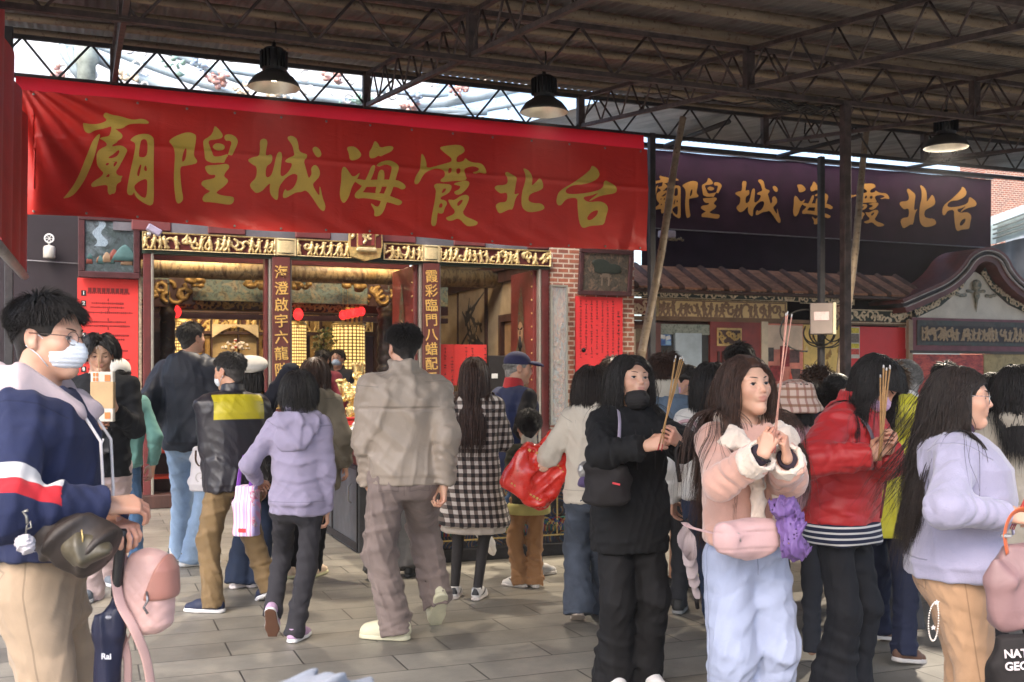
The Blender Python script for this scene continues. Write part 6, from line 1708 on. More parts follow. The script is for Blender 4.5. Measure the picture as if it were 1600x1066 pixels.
    for q_ in (-1, 1):
        for k in range(5): S.ell((t + q_ * (.08 + k * .075), dg - .01, z - .10 - .02 * k + .03 * math.sin(k * 2)), (.05, .02, .03), .015)
    S.build('gable_ornament', (t - .6, dg - .2, z - .6), (t + .6, dg + .1, z + .2), .012, painting('ornament_paint', [(.06, .06, .05), (.42, .36, .26), (.10, .14, .13), (.50, .42, .30)], 14), ro)
    # framed long picture and murals below
    d0 = dg - .02
    quad('panel_border', dg, 1423, 1640, 499, 549, .05, M('border_mauve', (.17, .05, .07), .6), ro, .03)
    quad('long_picture', dg, 1430, 1640, 503, 541, .03, painting('long_picture', [(.025, .03, .03), (.05, .035, .03), (.035, .05, .045), (.02, .02, .025)], 2.5, seed=2), ro, .045)
    ta, zt = on(1436, 504, dg); tb, zb = on(1636, 539, dg); relief('picture_figures', tb - ta, (zt - zb) * .8, .012, relief_mat('picture_painting', (.36, .26, .16), (.035, .03, .035), 0, .7), ro, LM(ta, dg - .048, zb + .02), 45, 'figures', .014, rim=False)
    quad('ledge', dg, 1419, 1640, 549, 553, .1, M('ledge_dark', (.05, .035, .03), .6), ro, .06)
    quad('corner_post', dg, 1417, 1423.5, 500, 1000, .06, M('post_tan', (.30, .22, .15), .6), ro, .04)
    quad('red_mural', dg, 1424, 1535, 554, 640, .05, painting('red_mural', [(.24, .02, .02), (.55, .08, .05), (.36, .03, .03), (.15, .04, .04)], 3.0, seed=5, stretch=(1, 1, 2.2), dist=2), ro, .02)
    quad('yellow_mural', dg, 1536, 1640, 554, 640, .05, painting('yellow_mural', [(.42, .31, .12), (.34, .25, .10), (.48, .37, .18)], 3.0, seed=6), ro, .02)
    quad('wall', dg, 1424, 1640, 640, 1000, .2, M('shrine_red_wall', (.10, .03, .028), .7), ro, -.05)
    return ro
build_annex()
def poster(name, x0, x1, y0, y1, d, label, cat, mat, parts=None):
    ta, zt = on(x0, y0, d); tb, zb = on(x1, y1, d); zt = on((x0 + x1) / 2, y0, d)[1]; zb = on((x0 + x1) / 2, y1, d)[1]
    ro = site(name, (ta + tb) / 2, d, zb, label, cat); w, h = tb - ta, zt - zb
    MB().box((0, 0, h / 2), (w, .03, h), bev=.004).build('sheet', mat, ro)
    if parts: parts(ro, w, h)
    return ro
RB = M('red_board', (.60, .022, .03), .5, .08, 2)
poster('red_board', 1324, 1418, 511, 640, AD - .02, 'plain bright red board on the wall left of the white gable', 'board', RB)
def leaf(ro, w, h):
    for k, (z0, z1, c) in enumerate(((.80, .97, (.55, .45, .05)), (.50, .78, (.16, .13, .12)), (.32, .47, (.60, .50, .04)), (.12, .30, (.50, .06, .05)))):
        MB().box((0, -.017, h * (z0 + z1) / 2), (w * .84, .004, h * (z1 - z0)), bev=.001).build('leaflet_block', M('leaflet_%d' % k, c, .6, .4, 40), ro)
poster('leaflet', 1325.5, 1342.5, 511, 560, AD - .06, 'small colourful leaflet of yellow and dark blocks stuck on the red board', 'leaflet', M('leaflet_paper', (.55, .52, .48), .6), leaf)
def photos(ro, w, h):
    g = random.Random(2)
    MB().box((.02, -.017, h * .84), (w * .9, .004, h * .28)).build('photo_arch', M('photo_cream', (.58, .45, .36), .6, .15, 4), ro)
    for k, (x, z, a, b, c) in enumerate(((-.34, .64, .16, .16, (.06, .045, .045)), (.25, .62, .30, .15, (.10, .05, .05)), (.30, .40, .24, .15, (.09, .05, .045)), (-.2, .42, .34, .18, (.28, .03, .03)), (.02, .62, .24, .24, (.24, .02, .025)), (-.05, .20, .7, .22, (.42, .10, .07)))):
        MB().box((x * w, -.018 - .0008 * k, z * h), (a * w, .004, b * h)).build('photo', M('photo_%d' % k, c, .6, .5, 14), ro)
    MB().prism([(w * .05, h * .02), (w * .42, h * .02), (w * .16, h * .45)], -.026, -.022).build('photo', M('photo_red_cone', (.55, .08, .05), .6, .2, 5), ro)
poster('photo_poster', 1193, 1254, 506, 640, AD - .04, 'poster of red and cream event photos beside the lacquered door', 'poster', M('poster_red', (.58, .2, .15), .6, .3, 3), photos)
def folk(ro, w, h):
    mb = MB(); g = random.Random(5)
    for k in range(26): mb.lathe([(.03, 0), (.025, .05), (.012, .08), (.001, .10)], 7, (g.uniform(-.45, .45) * w, 0, g.uniform(.05, .85) * h)); mb.mi[-23:] = [g.randrange(2)] * 23
    mb.V = [(v[0], -.017 + v[1] * .1, v[2]) for v in mb.V]; mb.build('printed_figures', [M('poster_brown', (.34, .20, .06), .6), M('poster_pale', (.62, .48, .24), .6)], ro)
poster('yellow_poster', 1255, 1322, 508, 640, AD - .05, 'ochre yellow poster with small printed figures behind the electric box', 'poster', M('poster_yellow', (.62, .44, .14), .6, .2, 3), folk)
poster('house_number', 974, 988.5, 502.5, 514.5, AD - .22, 'small cream house number plate reading 61 beside the red notice', 'sign', M('plate_cream', (.52, .44, .33), .5), lambda ro, w, h: text_mesh('number', '61', h * .95, INK, ro, Matrix.Translation((0, -.017, h * .46)) @ Matrix.Rotation(R(90), 4, 'X'), .0006, bold=.003))
quad('beige_post', AD, 975, 987, 515, 1000, .08, M('beige_post', (.42, .33, .24), .7, .1, 4), bpy.data.objects['side_shrine'], .12)
# goods in the small window
ro = poster('snack_rack', 1028, 1048, 523, 540, AD - .06, 'blue and white snack packets hung in the side shrine doorway', 'snack packets', M('packet_blue', (.10, .22, .50), .4, .5, 12), lambda ro, w, h: [MB().box((x * w, -.022, z * h), (w * .4, .014, h * .36), 0, Matrix.Rotation(a, 3, 'Y'), .01).build('packet', m, ro) for x, z, a, m in ((-.2, .8, .2, M('packet_white', (.6, .62, .66), .35)), (.22, .7, -.3, M('packet_white', (.6, .62, .66), .35)), (-.2, .3, .1, M('packet_navy', (.04, .10, .32), .35)), (.24, .25, .1, M('packet_sky', (.25, .42, .62), .35)))])
# electric box on the pole
t, z = on(1281, 523, .52); ro = site('electric_box', t, .45, z, 'grey and cream electric box with hanging cables strapped to a canopy pole', 'electric box')
h = on(1281, 475, .52)[1] - z; ro.rotation_euler = (0, 0, ANG - R(40))
MB().box((-.02, 0, h / 2), (.26, .20, h), bev=.008).build('casing', M('box_brown_grey', (.20, .165, .155), .55, .1, 4), ro)
MB().box((.125, 0, h / 2), (.035, .215, h + .01), bev=.006).build('cream_door', M('box_cream', (.50, .46, .33), .5, .08, 4), ro)
MB().box((-.02, -.103, h * .58), (.17, .004, .10)).build('sticker', painting('sticker_stripes', [(.50, .30, .32), (.62, .50, .50), (.34, .14, .16)], 30, stretch=(4, 1, .3)), ro)
mb = MB()
for zz, yy in ((.58, .0), (.32, .01)): mb.lathe([(.018, 0), (.018, .012), (.008, .016)], 10, (.143, yy, h * zz), Matrix.Rotation(R(90), 3, 'Y'))
mb.tube([(.15, .04, h * .42), (.17, .0, h * .44), (.17, -.03, h * .36), (.15, -.02, h * .2), (.15, 0, h * .15)], .010, 6); mb.build('knobs', INK, ro)
mb = MB(); g = random.Random(3)
for k in range(6):
    a = g.uniform(.12, .30); mb.tube([(-.10 + .04 * k + a * math.cos(q) * .8, .06 + .02 * k, .02 + a * .75 * math.sin(q)) for q in np.linspace(2.6, 6.8, 18)], .0085, 5)
mb.tube([(-.2 - .30 * math.sin(q), .02, .0 + .25 * math.cos(q) + .05) for q in np.linspace(-.9, 3.2, 20)], .011, 6)
mb.build('cable_loop', M('black_cable', (.02, .018, .018), .5), ro)
# loose cables up in the trusses
def cable(a, b, sag, n, label, seed):
    g = random.Random(seed); mb = MB(); a, b = Vector(a), Vector(b)
    for k in range(n):
        o = Vector((g.uniform(-.05, .05), g.uniform(-.05, .05), g.uniform(-.05, .05))); s = sag * g.uniform(.5, 1.4)
        mb.tube([a.lerp(b, i / 16) + o - Vector((0, 0, s * math.sin(math.pi * i / 16) + .02 * math.sin(i * 1.7 + k))) for i in range(17)], .006, 5)
    return tag(mb.build('cable_bundle', M('black_cable', (.02, .018, .018), .5)), label, 'cables')
t1, z1 = on(1172, 140, -2.9); t2, z2 = on(1320, 165, -2.9)
cable(W(t1, -2.9, z1), W(t2, -2.9, z2), .10, 8, 'tangled black cables running along the truss to the thick brown pole', 2)
t1, z1 = on(1010, 150, -1.2); t2, z2 = on(1320, 160, -2.9)
cable(W(t1, -1.2, z1), W(t2, -2.9, z2), .06, 2, 'two thin black cables strung between the trusses near the red banner end', 4)
t, z = on(1268, 188, .35); ro = site('junction_box', t, .35, z, 'small grey junction box with a short cable high on the black pole', 'junction box')
MB().box((0, 0, 0), (.16, .1, .09), bev=.015).build('casing', M('siren_grey', (.42, .40, .36), .5), ro); MB().tube([(-.08, 0, -.02), (-.10, 0, -.16), (-.02, 0, -.26), (.10, 0, -.24)], .010, 6).build('cable', INK, ro)
# beyond the right end: neighbouring roof, wall and brick house
ro = site('neighbour_shed', 0, 0, 0, 'grey corrugated shed with a pale green tin roof at the far right', 'shed')
ta, zt = on(1546, 385, 4.4); tb, _ = on(1700, 385, 4.4)
V = []; F = []; n = 150
for i in range(n + 1):
    t = ta + (tb - ta) * i / n; o = .03 * math.sin(t * 14); V += [(t, 4.4 + o, 0), (t, 4.4 + o, zt + .35 * (i / n) * 1.6)]
for i in range(n): F.append([2 * i, 2 * i + 2, 2 * i + 3, 2 * i + 1])
mb = MB(); mb.add(V, F, True); mb.build('wall', M('grey_corrugated', (.10, .105, .115), .6, .2, 3), ro)
p = [on(1549, 382, 4.3), on(1552, 352, 4.3), on(1720, 290, 4.3), on(1720, 330, 4.3)]
MB().prism(p, 4.2, 5.4).build('roof', M('pale_green_tin', (.42, .50, .47), .5, .2, 3), ro)
mb = MB()
for k in range(4): a = on(1552, 352 + k * 7, 4.15); b = on(1720, 290 + k * 9, 4.15); mb.tube([(a[0], 4.15, a[1]), (b[0], 4.15, b[1])], .018, 5)
mb.build('roof_ribs', M('rib_dark', (.14, .17, .16), .5), ro)
ro = site('brick_house', 0, 0, 0, 'pale pink brick house seen far off past the purple hanging', 'house')
ta, zt = on(1540, 200, 14); tb, _ = on(1760, 200, 14)
MB().box(((ta + tb) / 2, 14.5, zt / 2), (tb - ta, 1.0, zt)).build('wall', bpy.data.materials['brick_bond'], ro)
for k in range(3): MB().box((ta + 1.2 + k * 1.8, 13.98, zt * .62), (.9, .06, 1.2)).build('window', M('far_window', (.30, .33, .36), .2), ro)
MB().box(((ta + tb) / 2, 14.4, zt + .1), (tb - ta + .4, 1.4, .2)).build('roof', M('grey_board', (.12, .115, .13), .5), ro)
# street behind the camera's left: a plain grey house front to bounce daylight off is left to the sky
# ---------------------------------------------------------------- the crowd
def local(X, Y, hd, wx, wy):
    c, s = math.cos(R(hd)), math.sin(R(hd)); dx, dy = wx - X, wy - Y
    return dx * c - dy * s, dx * s + dy * c
def fig(label, px, Y, hd, H, fem=True, tone=0, hands=(None, None), feet=None, q=None, eyes='open', hv=(1, 1), head=(0, 0, 0), jaw=1.0, nose=1.0, legs=None, ears=True, **k):
    """hands: (px, py, depth) of the wrists as seen in the photograph; feet: (px, py, yaw, pitch, lift)"""
    X = (px - 800) / FOC * Y
    hl = []
    for h_ in hands:
        if h_ is None: hl.append(None)
        else:
            wx = (h_[0] - 800) / FOC * h_[2]; x, y = local(X, Y, hd, wx, h_[2]); hl.append((x, y, EYE + (590 - h_[1]) / FOC * h_[2]))
    fl = None
    if feet:
        fl = []
        for f in feet:
            yy = FOC * EYE / (f[1] - 590); x, y = local(X, Y, hd, (f[0] - 800) / FOC * yy, yy); fl.append((x, y, *f[2:]))
    J = Skel(H=H, fem=fem, hands=tuple(hl), feet=fl, head=head, **k)
    J.near = Y < 5.1; J.h = q or (.0038 if Y < 5.1 else .0052 if Y < 6.5 else .0072 if Y < 9 else .010); J.c = .0065 if Y < 4.9 else .0085 if Y < 6.5 else .012
    body(J, label, X, Y, hd, tone, J.h, hv, eyes, True, jaw, nose, ears, legs)
    J.Y = Y
    return J
def coll_of(J, r=.080, chest=.125): return [(J.sh[0], J.sh[1], r * J.s), (J.nb, J.nt, .06 * J.s), (J.nb - A([0, 0, .10]), J.pel, chest * J.s), (J.sh[0], J.el[0], .07 * J.s), (J.sh[1], J.el[1], .07 * J.s)]
HB = hair_mat('hair_black', (.016, .0125, .011)); HBB = hair_mat('hair_brown_black', (.022, .014, .011)); HBR = hair_mat('hair_dark_brown', (.045, .020, .012)); HG = hair_mat('hair_grey', (.25, .24, .23), .5); HGD = hair_mat('hair_grey_dark', (.045, .040, .038), .45); HLB = hair_mat('hair_light_brown', (.10, .055, .025))
def NS(base, near): return int(base * 1.9 * (1 if near < 5.1 else .6 if near < 6.5 else .35 if near < 9 else .22))
def TK(J): return .0010 if J.Y < 5.1 else .0016 if J.Y < 6.5 else .0030
def short(J, mat, length=.05, seed=1, fwd=.3, lift=.5, n=900, cap=.007, hl=(.62, .02, -.50), fringe=1.0, wob=.08, side=.015, vol=.006, below=None):
    lift = lift * .5
    return hair(J, mat, length, NS(n, J.Y), None, fwd, lift, fringe, .12, vol, wob, TK(J), cap=cap, seed=seed, side_len=side, hl=hl, hs=.006 if J.near else .009, radial=.45, below=below)
def bob(J, mat, length=.14, seed=1, n=900, part=None, cap=.013, nape=-.08, fringe=.8, vol=.009, fwd=.25, side=None, below=None):
    return hair(J, mat, length, NS(n, J.Y), part, fwd, .10, fringe, .34, vol, .012, TK(J), cap=cap, seed=seed, nape=nape, hl=(.60, -.25, -.80), coll=coll_of(J, .06, .1), side_len=side, hs=.006 if J.near else .009, radial=.8 if part is None else 0, below=below)
def longhair(J, mat, length=.42, seed=1, part=.0, n=1300, fringe=None, vol=.008, grav=.42, fwd=.12, wob=.03, chest=.125, r=.080, guard=.05, below=None, drift=.06):
    return hair(J, mat, length, NS(n, J.Y), part, fwd, .10, fringe, grav, vol, wob, TK(J) * 1.1, cap=.012, guard=guard, below=below, drift=drift, seed=seed, coll=coll_of(J, r, chest), hl=(.60, -.05, -.62), hs=.006 if J.near else .009)
def shoe_set(J, col, sole=(.62, .60, .57), kind='sneaker', scale=1.0, stripe=None, tread=None):
    nm = 'shoe_%02x%02x%02x' % tuple(int(c * 255) for c in col)
    mat = cloth(nm, col, .6, .12, .1, .15, sheen=0) if not stripe else M(nm + '_stripe', col, .5, .08, masks=(('m0', stripe),))
    sm = M('sole_%02x%02x%02x' % tuple(int(c * 255) for c in sole) + ('t' if tread else ''), sole, .6, .1, masks=(('m0', tread),) if tread else ())
    s_ = 1.0 if not J.fem else .93
    s = J.s * s_ * scale
    h = .0055 if J.Y < 6.5 else .008
    for g in (0, 1):
        b = J.fo[g]; Rf = J.Rf[g]; P = lambda p: b + Rf @ (A(p) * s); fl = (1, -1)[g]
        S = SDF()
        S.cone(P((0, -.055, .042)), P((0, .085, .036)), .036 * s, .041 * s, .02); S.cone(P((0, .085, .036)), P((-.006 * fl, .150, .030)), .041 * s, .030 * s, .02)
        S.cone(P((0, .01, .06)), P((0, .08, .045)), .034 * s, .030 * s, .03)
        if kind == 'flat': S.cone(P((0, -.06, .03)), P((0, -.06, .055)), .034 * s, .03 * s, .02); S.ell(P((0, .03, .09)), A([.034, .075, .05]) * s, .01, 's', Rf)
        else: S.cone(P((0, -.045, .05)), P((0, -.045, .096)), .036 * s, .037 * s, .02, flat_b=0.0)
        if kind == 'clog': S.cone(P((0, .04, .055)), P((0, .135, .045)), .046 * s, .038 * s, .03); S.cone(P((0, -.07, .05)), P((0, -.07, .07)), .03 * s, .03 * s, .02)
        S.plane(P((0, 0, .018)), -Rf[:, 2])
        o = S.build('shoe', b - .28, b + .28, h, mat, J.ob, {'m0': (lambda Q, b=b, Rf=Rf: _stripe(Q, b, Rf, s))} if stripe else None)
        S = SDF(); S.cone(P((0, -.055, .012)), P((0, .085, .012)), .041 * s, .047 * s, .02); S.cone(P((0, .085, .012)), P((-.006 * fl, .150, .012)), .047 * s, .036 * s, .02)
        S.plane(P((0, 0, .030)), Rf[:, 2]); S.plane(P((0, 0, .001)), -Rf[:, 2])
        S.build('sole', b - .28, b + .28, h, sm, o, {'m0': (lambda Q, b=b, Rf=Rf: .004 - ((Q - b) @ Rf)[:, 2])} if tread else None)
def seg_t(P, a, b): return ((P - a) @ (b - a)) / ((b - a) @ (b - a))
def along(a, b, t0, t1, other=None):
    """attribute: inside the stretch t0..t1 of a limb"""
    a, b = A(a, np.float32), A(b, np.float32); L = np.linalg.norm(b - a)
    def f(P):
        t = seg_t(P, a, b); q = np.linalg.norm(P - a - np.clip(t, 0, 1)[:, None] * (b - a), axis=1)
        return np.where(q < .13, np.minimum(t - t0, t1 - t) * L, -1)
    return f
def tube_thing(name, label, cat, pts, r, mat, n=8, group=None, flat=1.0):
    return tag(MB().tube(pts, r, n, flat=flat).build(name, mat), label, cat, group)
def incense(J, label, base, tips, r=.0022, col=(.36, .22, .09), tip=(.34, .03, .03), low=None):
    b = J.toW(base); ro = empty('incense_sticks', b, 0, label, 'incense sticks', 'incense sticks held in hands')
    sm = M('incense_%d' % int(col[0] * 100), col, .8, .2, 30); tm = M('incense_end', tip, .7)
    em = M('ember_ash', (.55, .52, .5), .9)
    for i, t in enumerate(tips):
        v = Vector(t) - b; u = v.normalized(); o = Vector((.004 * math.cos(i * 2.1), .004 * math.sin(i * 2.1), 0))
        k = MB().tube([o - u * .06, o + u * .02, o + v], [r * .8, r, r], 6).build('incense_stick', sm, ro)
        MB().tube([o - u * .09, o - u * .055], r * .75, 6).build('stick_end', tm, k)
        MB().tube([o + v, o + v + u * .012], [r * 1.1, r * .8], 6).build('ash_tip', em, k)
    return ro
def wpt(px, py, Y): return Vector(((px - 800) / FOC * Y, Y, EYE + (590 - py) / FOC * Y))
def strap(name, label, cat, pts, w, mat, group=None, parent=None, th=.0025):
    """flat webbing along world points, width given"""
    pts = [Vector(p) for p in pts]; out = []
    for i in range(len(pts) - 1):
        p0, p1, p2, p3 = pts[max(i - 1, 0)], pts[i], pts[i + 1], pts[min(i + 2, len(pts) - 1)]
        for k in range(5):
            t = k / 5; out.append(.5 * ((2 * p1) + (p2 - p0) * t + (2 * p0 - 5 * p1 + 4 * p2 - p3) * t * t + (3 * p1 - p0 - 3 * p2 + p3) * t ** 3))
    out.append(pts[-1])
    o = MB().tube(out, w / 2, 8, flat=.16).build(name, mat, parent)
    return tag(o, label, cat, group) if label else o

# 1 -- man at the left edge, face mask, navy sweatshirt
J = fig('man in a navy sweatshirt, glasses and white face mask at the left edge', 69, 3.0, 82, 1.715, False, 0, hands=((176, 816, 2.96), (166, 790, 2.84)), head=(18, 2, 0), hback=((.3, .2, 1), (.5, .1, .9)), curl=((40, 55, 40), (28, 34, 24)), thumb=(35, 15), build=1.0, jaw=1.02, elbows=((-.7, -.6, -.4), (.75, -.6, -.35)), hs=.96, eyes='open')
LM_ = J
NAVY = cloth('navy_sweatshirt', (.020, .026, .070), .9, .15, .5, .25, masks=(('m0', (.62, .60, .60)), ('m1', (.50, .025, .035))))
def bands(a, b):
    fs = [along(J.sh[g], J.el[g], a, b) for g in (0, 1)]
    return lambda P: np.maximum(fs[0](P), fs[1](P))
upper(J, NAVY, 'sweatshirt', .044, .10, (.088, .080, .062), .0055, .008, 21, rib=.055, wr=.011, attrs={'m0': bands(.66, .82), 'm1': bands(.82, .99)}, neck=.068, freq=24)
S = SDF(); q = lambda p: J.T(p, J.Rs); s = J.s   # pale hood lying on the shoulders
S.ell(q((0, -.105, .505)), A([.155, .085, .075]) * s, .03, 'u', J.Rs); S.cone(q((-.125, -.03, .515)), q((-.06, .095, .445)), .050 * s, .034 * s, .04); S.cone(q((.125, -.03, .515)), q((.06, .095, .445)), .050 * s, .034 * s, .04)
S.ell(q((0, -.03, .575)), A([.092, .085, .075]) * s, .02, 's', J.Rs); S.cone(q((0, .02, .48)), q((0, .05, .62)), .06 * s, .08 * s, .02, 's'); S.wrinkle(.010, 34, 8)
S.build('hood', J.nb - .32, J.nb + .3, .006, cloth('pale_pink_fleece', (.52, .42, .44), .9, .1, .45, .3), J.ob)
for g in (-1, 1): MB().tube([q((g * .055, .115, .44)), q((g * .06, .165, .36)), q((g * .058, .172, .22)), q((g * .056, .170, .16))], .0045, 7).build('drawstring', M('cord_white', (.62, .58, .58), .7), J.ob)
trousers(J, cloth('khaki_chino', (.35, .26, .18), .88, .1, .6, .2), (.105, .082, .070), .0065, ease=1.08, wr=.014, hem=(.03, .03), waist=.09)
shoe_set(J, (.55, .53, .5))
face_parts(J); face_mask(J, cloth('mask_white', (.68, .72, .78), .8, .05, .15, .2))
glasses(J, M('glasses_brown', (.06, .045, .04), .3, .1, 8, .5))
short(J, HB, .060, 3, .6, .5, 2600, .008, (.66, .05, -.55), 1.1, .05, .013, .006)
# crossbody bag
BRN = cloth('brown_nylon', (.030, .021, .017), .55, .2, .6, .1, spec=.5)
c = wpt(116, 842, 2.72); ro = empty('waist_bag', c, -R(80), 'brown nylon waist bag slung in front of the man at the left edge', 'bag')
S = SDF(); S.ell((0, 0, 0), (.05, .085, .068), .03, 'u'); S.ell((0, .02, -.02), (.055, .072, .055), .03); S.cone((.01, -.07, .02), (.02, -.15, .10), .035, .014, .05); S.wrinkle(.012, 36, 6)
S.build('pouch', (-.3, -.35, -.25), (.3, .3, .3), .0055, BRN, ro)
S = SDF(); S.ell((.034, .025, -.022), (.032, .056, .040), .02); S.wrinkle(.008, 40, 9); S.build('front_pocket', (-.2, -.2, -.2), (.25, .25, .2), .0055, cloth('olive_satin', (.075, .062, .038), .42, .25, .6, .1, spec=.5), ro)
MB().tube([(.058, .03, .030), (.064, .034, .012), (.064, .034, .0)], .0018, 6).build('zip', GOLD, ro)
strap('bag_strap', None, None, [(.02, -.14, .09), (.055, -.24, .17), (.05, -.30, .26)], .035, BRN, None, ro)
c = wpt(40, 850, 2.60); ro = empty('pompom_charm', c, 0, 'pale grey pompom charm hanging on the brown waist bag', 'charm')
S = SDF(); S.ell((0, 0, 0), (.022, .022, .022), .01); S.wrinkle(.004, 260, 2); S.build('pompom', (-.06,) * 3, (.06,) * 3, .003, cloth('pompom_fur', (.45, .42, .45), .95, .2, .3, 1.0, 200), ro)
MB().tube([(0, 0, .02), (.003, 0, .045), (.012, 0, .055), (.014, 0, .04), (.004, 0, .036)], .002, 6).tube([(.004, 0, .05), (.002, 0, .068), (-.006, 0, .078), (.006, 0, .082)], .0035, 6).build('clasp', STEEL, ro)
# umbrella and pink backpack held by him
a, b = wpt(190, 838, 2.88), wpt(165, 1085, 2.88)
ro = empty('folded_umbrella', b, 0, 'folded navy umbrella hanging from the hand of the man at the left edge', 'umbrella')
v = a - b; P_ = lambda t, o=(0, 0, 0): v * t + Vector(o)
MB().tube([P_(.62), P_(.70), P_(.98), P_(1.03), P_(1.05)], [.012, .014, .015, .015, .010], 14).build('handle', M('umbrella_grip', (.016, .014, .015), .4), ro)
S = SDF(); S.cone(P_(-.35), P_(.48), .024, .029, .02); S.cone(P_(.40), P_(.60), .029, .014, .02); S.ell(P_(.42, (-.026, -.01, 0)), (.018, .014, .03), .02); S.wrinkle(.008, 110, 3, (1, 1, .08))
S.build('canopy', A([-.3, -.3, -.6]), A(v) + A([.3, .3, .1]), .005, cloth('navy_umbrella', (.007, .009, .032), .5, .15, .4, .1, spec=.5), ro)
MB().tube([P_(.50, (-.034, -.01, 0)), P_(.505, (0, -.037, 0)), P_(.50, (.034, -.01, 0))], .005, 6).build('tie_band', M('band_grey', (.3, .3, .34), .5), ro)
text_mesh('lettering', 'Rai', .022, M('lettering_silver', (.55, .55, .6), .5), ro, Matrix.Translation(P_(.26, (.004, -.0355, 0))) @ Matrix.Rotation(R(90), 4, 'X'), .0006, bold=.0006)
c = wpt(233, 920, 2.92); PKL = cloth('pink_quilt', (.55, .34, .31), .6, .1, .3, .15, spec=.45)
ro = empty('small_backpack', c, R(-14), 'small dusty pink backpack hanging by a strap beside the navy umbrella', 'backpack'); ro.scale = (1.15,) * 3
S = SDF(); S.loft([-.105, -.08, 0, .05, .085, .098], [.035, .055, .060, .058, .040, .02], [.035, .045, .052, .05, .035, .015], ex=2.4, rnd=.02)
S.disp(lambda P, d: d - .0022 * np.abs(np.sin((P[:, 0] + P[:, 2]) * 105) * np.sin((P[:, 0] - P[:, 2]) * 105)) ** .5); S.build('pack', (-.15,) * 3, (.15,) * 3, .0035, PKL, ro)
S = SDF(); S.loft([-.02, .0, .05, .09, .104], [.062, .064, .062, .045, .024], [.056, .058, .055, .040, .02], cx=[.008] * 5, rnd=.01); S.plane((.022, 0, 0), (-1, 0, .35)); S.plane((0, 0, -.05), (.3, 0, -1)); S.build('flap', (-.15,) * 3, (.16,) * 3, .0035, cloth('rose_leather', (.36, .155, .120), .45, .1, .2, .1, spec=.5), ro)
strap('carry_strap', None, None, [(-.045, -.02, .06), (-.062, -.02, .105), (-.075, -.01, .17)], .024, PKL, None, ro); strap('shoulder_strap', None, None, [(-.062, -.045, .05), (-.035, -.064, -.02), (.0, -.062, -.08), (.012, -.03, -.16), (.01, -.0, -.26)], .024, PKL, None, ro)
strap('shoulder_strap', None, None, [(-.05, -.04, -.09), (-.045, -.02, -.17), (-.06, .0, -.27)], .02, PKL, None, ro); strap('strap_tail', None, None, [(-.03, -.03, -.10), (-.06, -.03, -.18), (-.085, -.01, -.26)], .01, PKL, None, ro)
mb = MB()
for x, z in ((-.052, -.03), (.03, -.015)): mb.tube([(x, -.056, z + .02), (x + .006, -.062, z), (x - .004, -.062, z - .016), (x + .005, -.06, z - .03)], .0032, 6)
mb.build('zip_pull', M('gunmetal', (.25, .24, .25), .3, .1, 5, .8), ro)

# 2 -- young man reading with box and incense
J = fig('young man in a black sweater holding a paper box and incense before his face', 156, 6.8, 162, 1.765, False, 0, hands=((178, 640, 6.52), (140, 668, 6.5)), head=(-4, 14, 0), curl=((50, 60, 40), (50, 60, 40)), hdir=((.5, .5, .55), (-.6, .3, .2)), hback=((-.3, 1, -.2), (.3, 1, .2)), feet=((172, 912, -10, 0), (137, 938, 6, 0)), eyes='low', q=.0045)
upper(J, cloth('black_jersey', (.012, .013, .016), .92, .15, .5, .2), 'sweater', .042, -.06, (.078, .070, .052), .009, .007, 31, rib=.05, wr=.011)
trousers(J, cloth('pale_pink_cotton', (.52, .40, .40), .9, .08, .6, .2), (.115, .105, .105), .010, wr=.014, hem=(.02, .02), waist=.02)
shoe_set(J, (.12, .14, .17), (.42, .43, .45)); face_parts(J, eyes='low')
hair(J, HB, .12, NS(1500, 5), -.02, -.05, .25, .85, .30, .016, .05, .0024, cap=.014, seed=5, hl=(.62, -.1, -.6), side_len=.07, coll=coll_of(J))
c = wpt(161, 620, 6.40); ro = empty('paper_box', c, R(6), 'tall white and tan printed paper box held by the young man in black', 'box')
bw, bh = .13, .30
MB().box((0, 0, 0), (bw, .05, bh), bev=.004).build('carton', M('carton_white', (.62, .57, .50), .7), ro)
MB().box((0, -.001, .01), (bw + .004, .054, .16), bev=.003).build('sleeve', M('carton_tan', (.48, .33, .18), .75, .1), ro)
mb = MB()
for z in (.112, -.112): mb.box((.033, -.0265, z), (.05, .003, .06))
mb = MB()
for z in (.112, -.112):
    mb.box((.033, -.029, z), (.032, .002, .038))
    for k in range(4): mb.box((-.045 + (k % 2) * .018, -.0265, z + .02 - (k // 2) * .028), (.012, .003, .022))
mb.build('gold_print', M('carton_orange', (.60, .20, .06), .7), ro)
incense(J, 'three thin incense sticks rising before the young man with the paper box', J.M.inverted() @ wpt(155, 590, 6.42), [wpt(150, 545, 6.45), wpt(154, 543, 6.43), wpt(157, 546, 6.45)], .0020, (.42, .26, .14))
S = SDF(); S.ell((0, 0, 0), (.13, .06, .10), .03); S.wrinkle(.012, 34, 5)
c = wpt(142, 688, 6.50); ro = empty('sling_pouch', c, R(18), 'black sling pouch with a white tag on the young man holding the paper box', 'bag')
S.build('pouch', (-.2,) * 3, (.2,) * 3, .007, cloth('black_nylon', (.010, .011, .016), .5, .2, .5, .1, spec=.5), ro); MB().box((.045, -.062, .0), (.06, .004, .04), 0, Matrix.Rotation(R(18), 3, 'Y')).build('tag', M('tag_white', (.65, .66, .70), .6), ro)

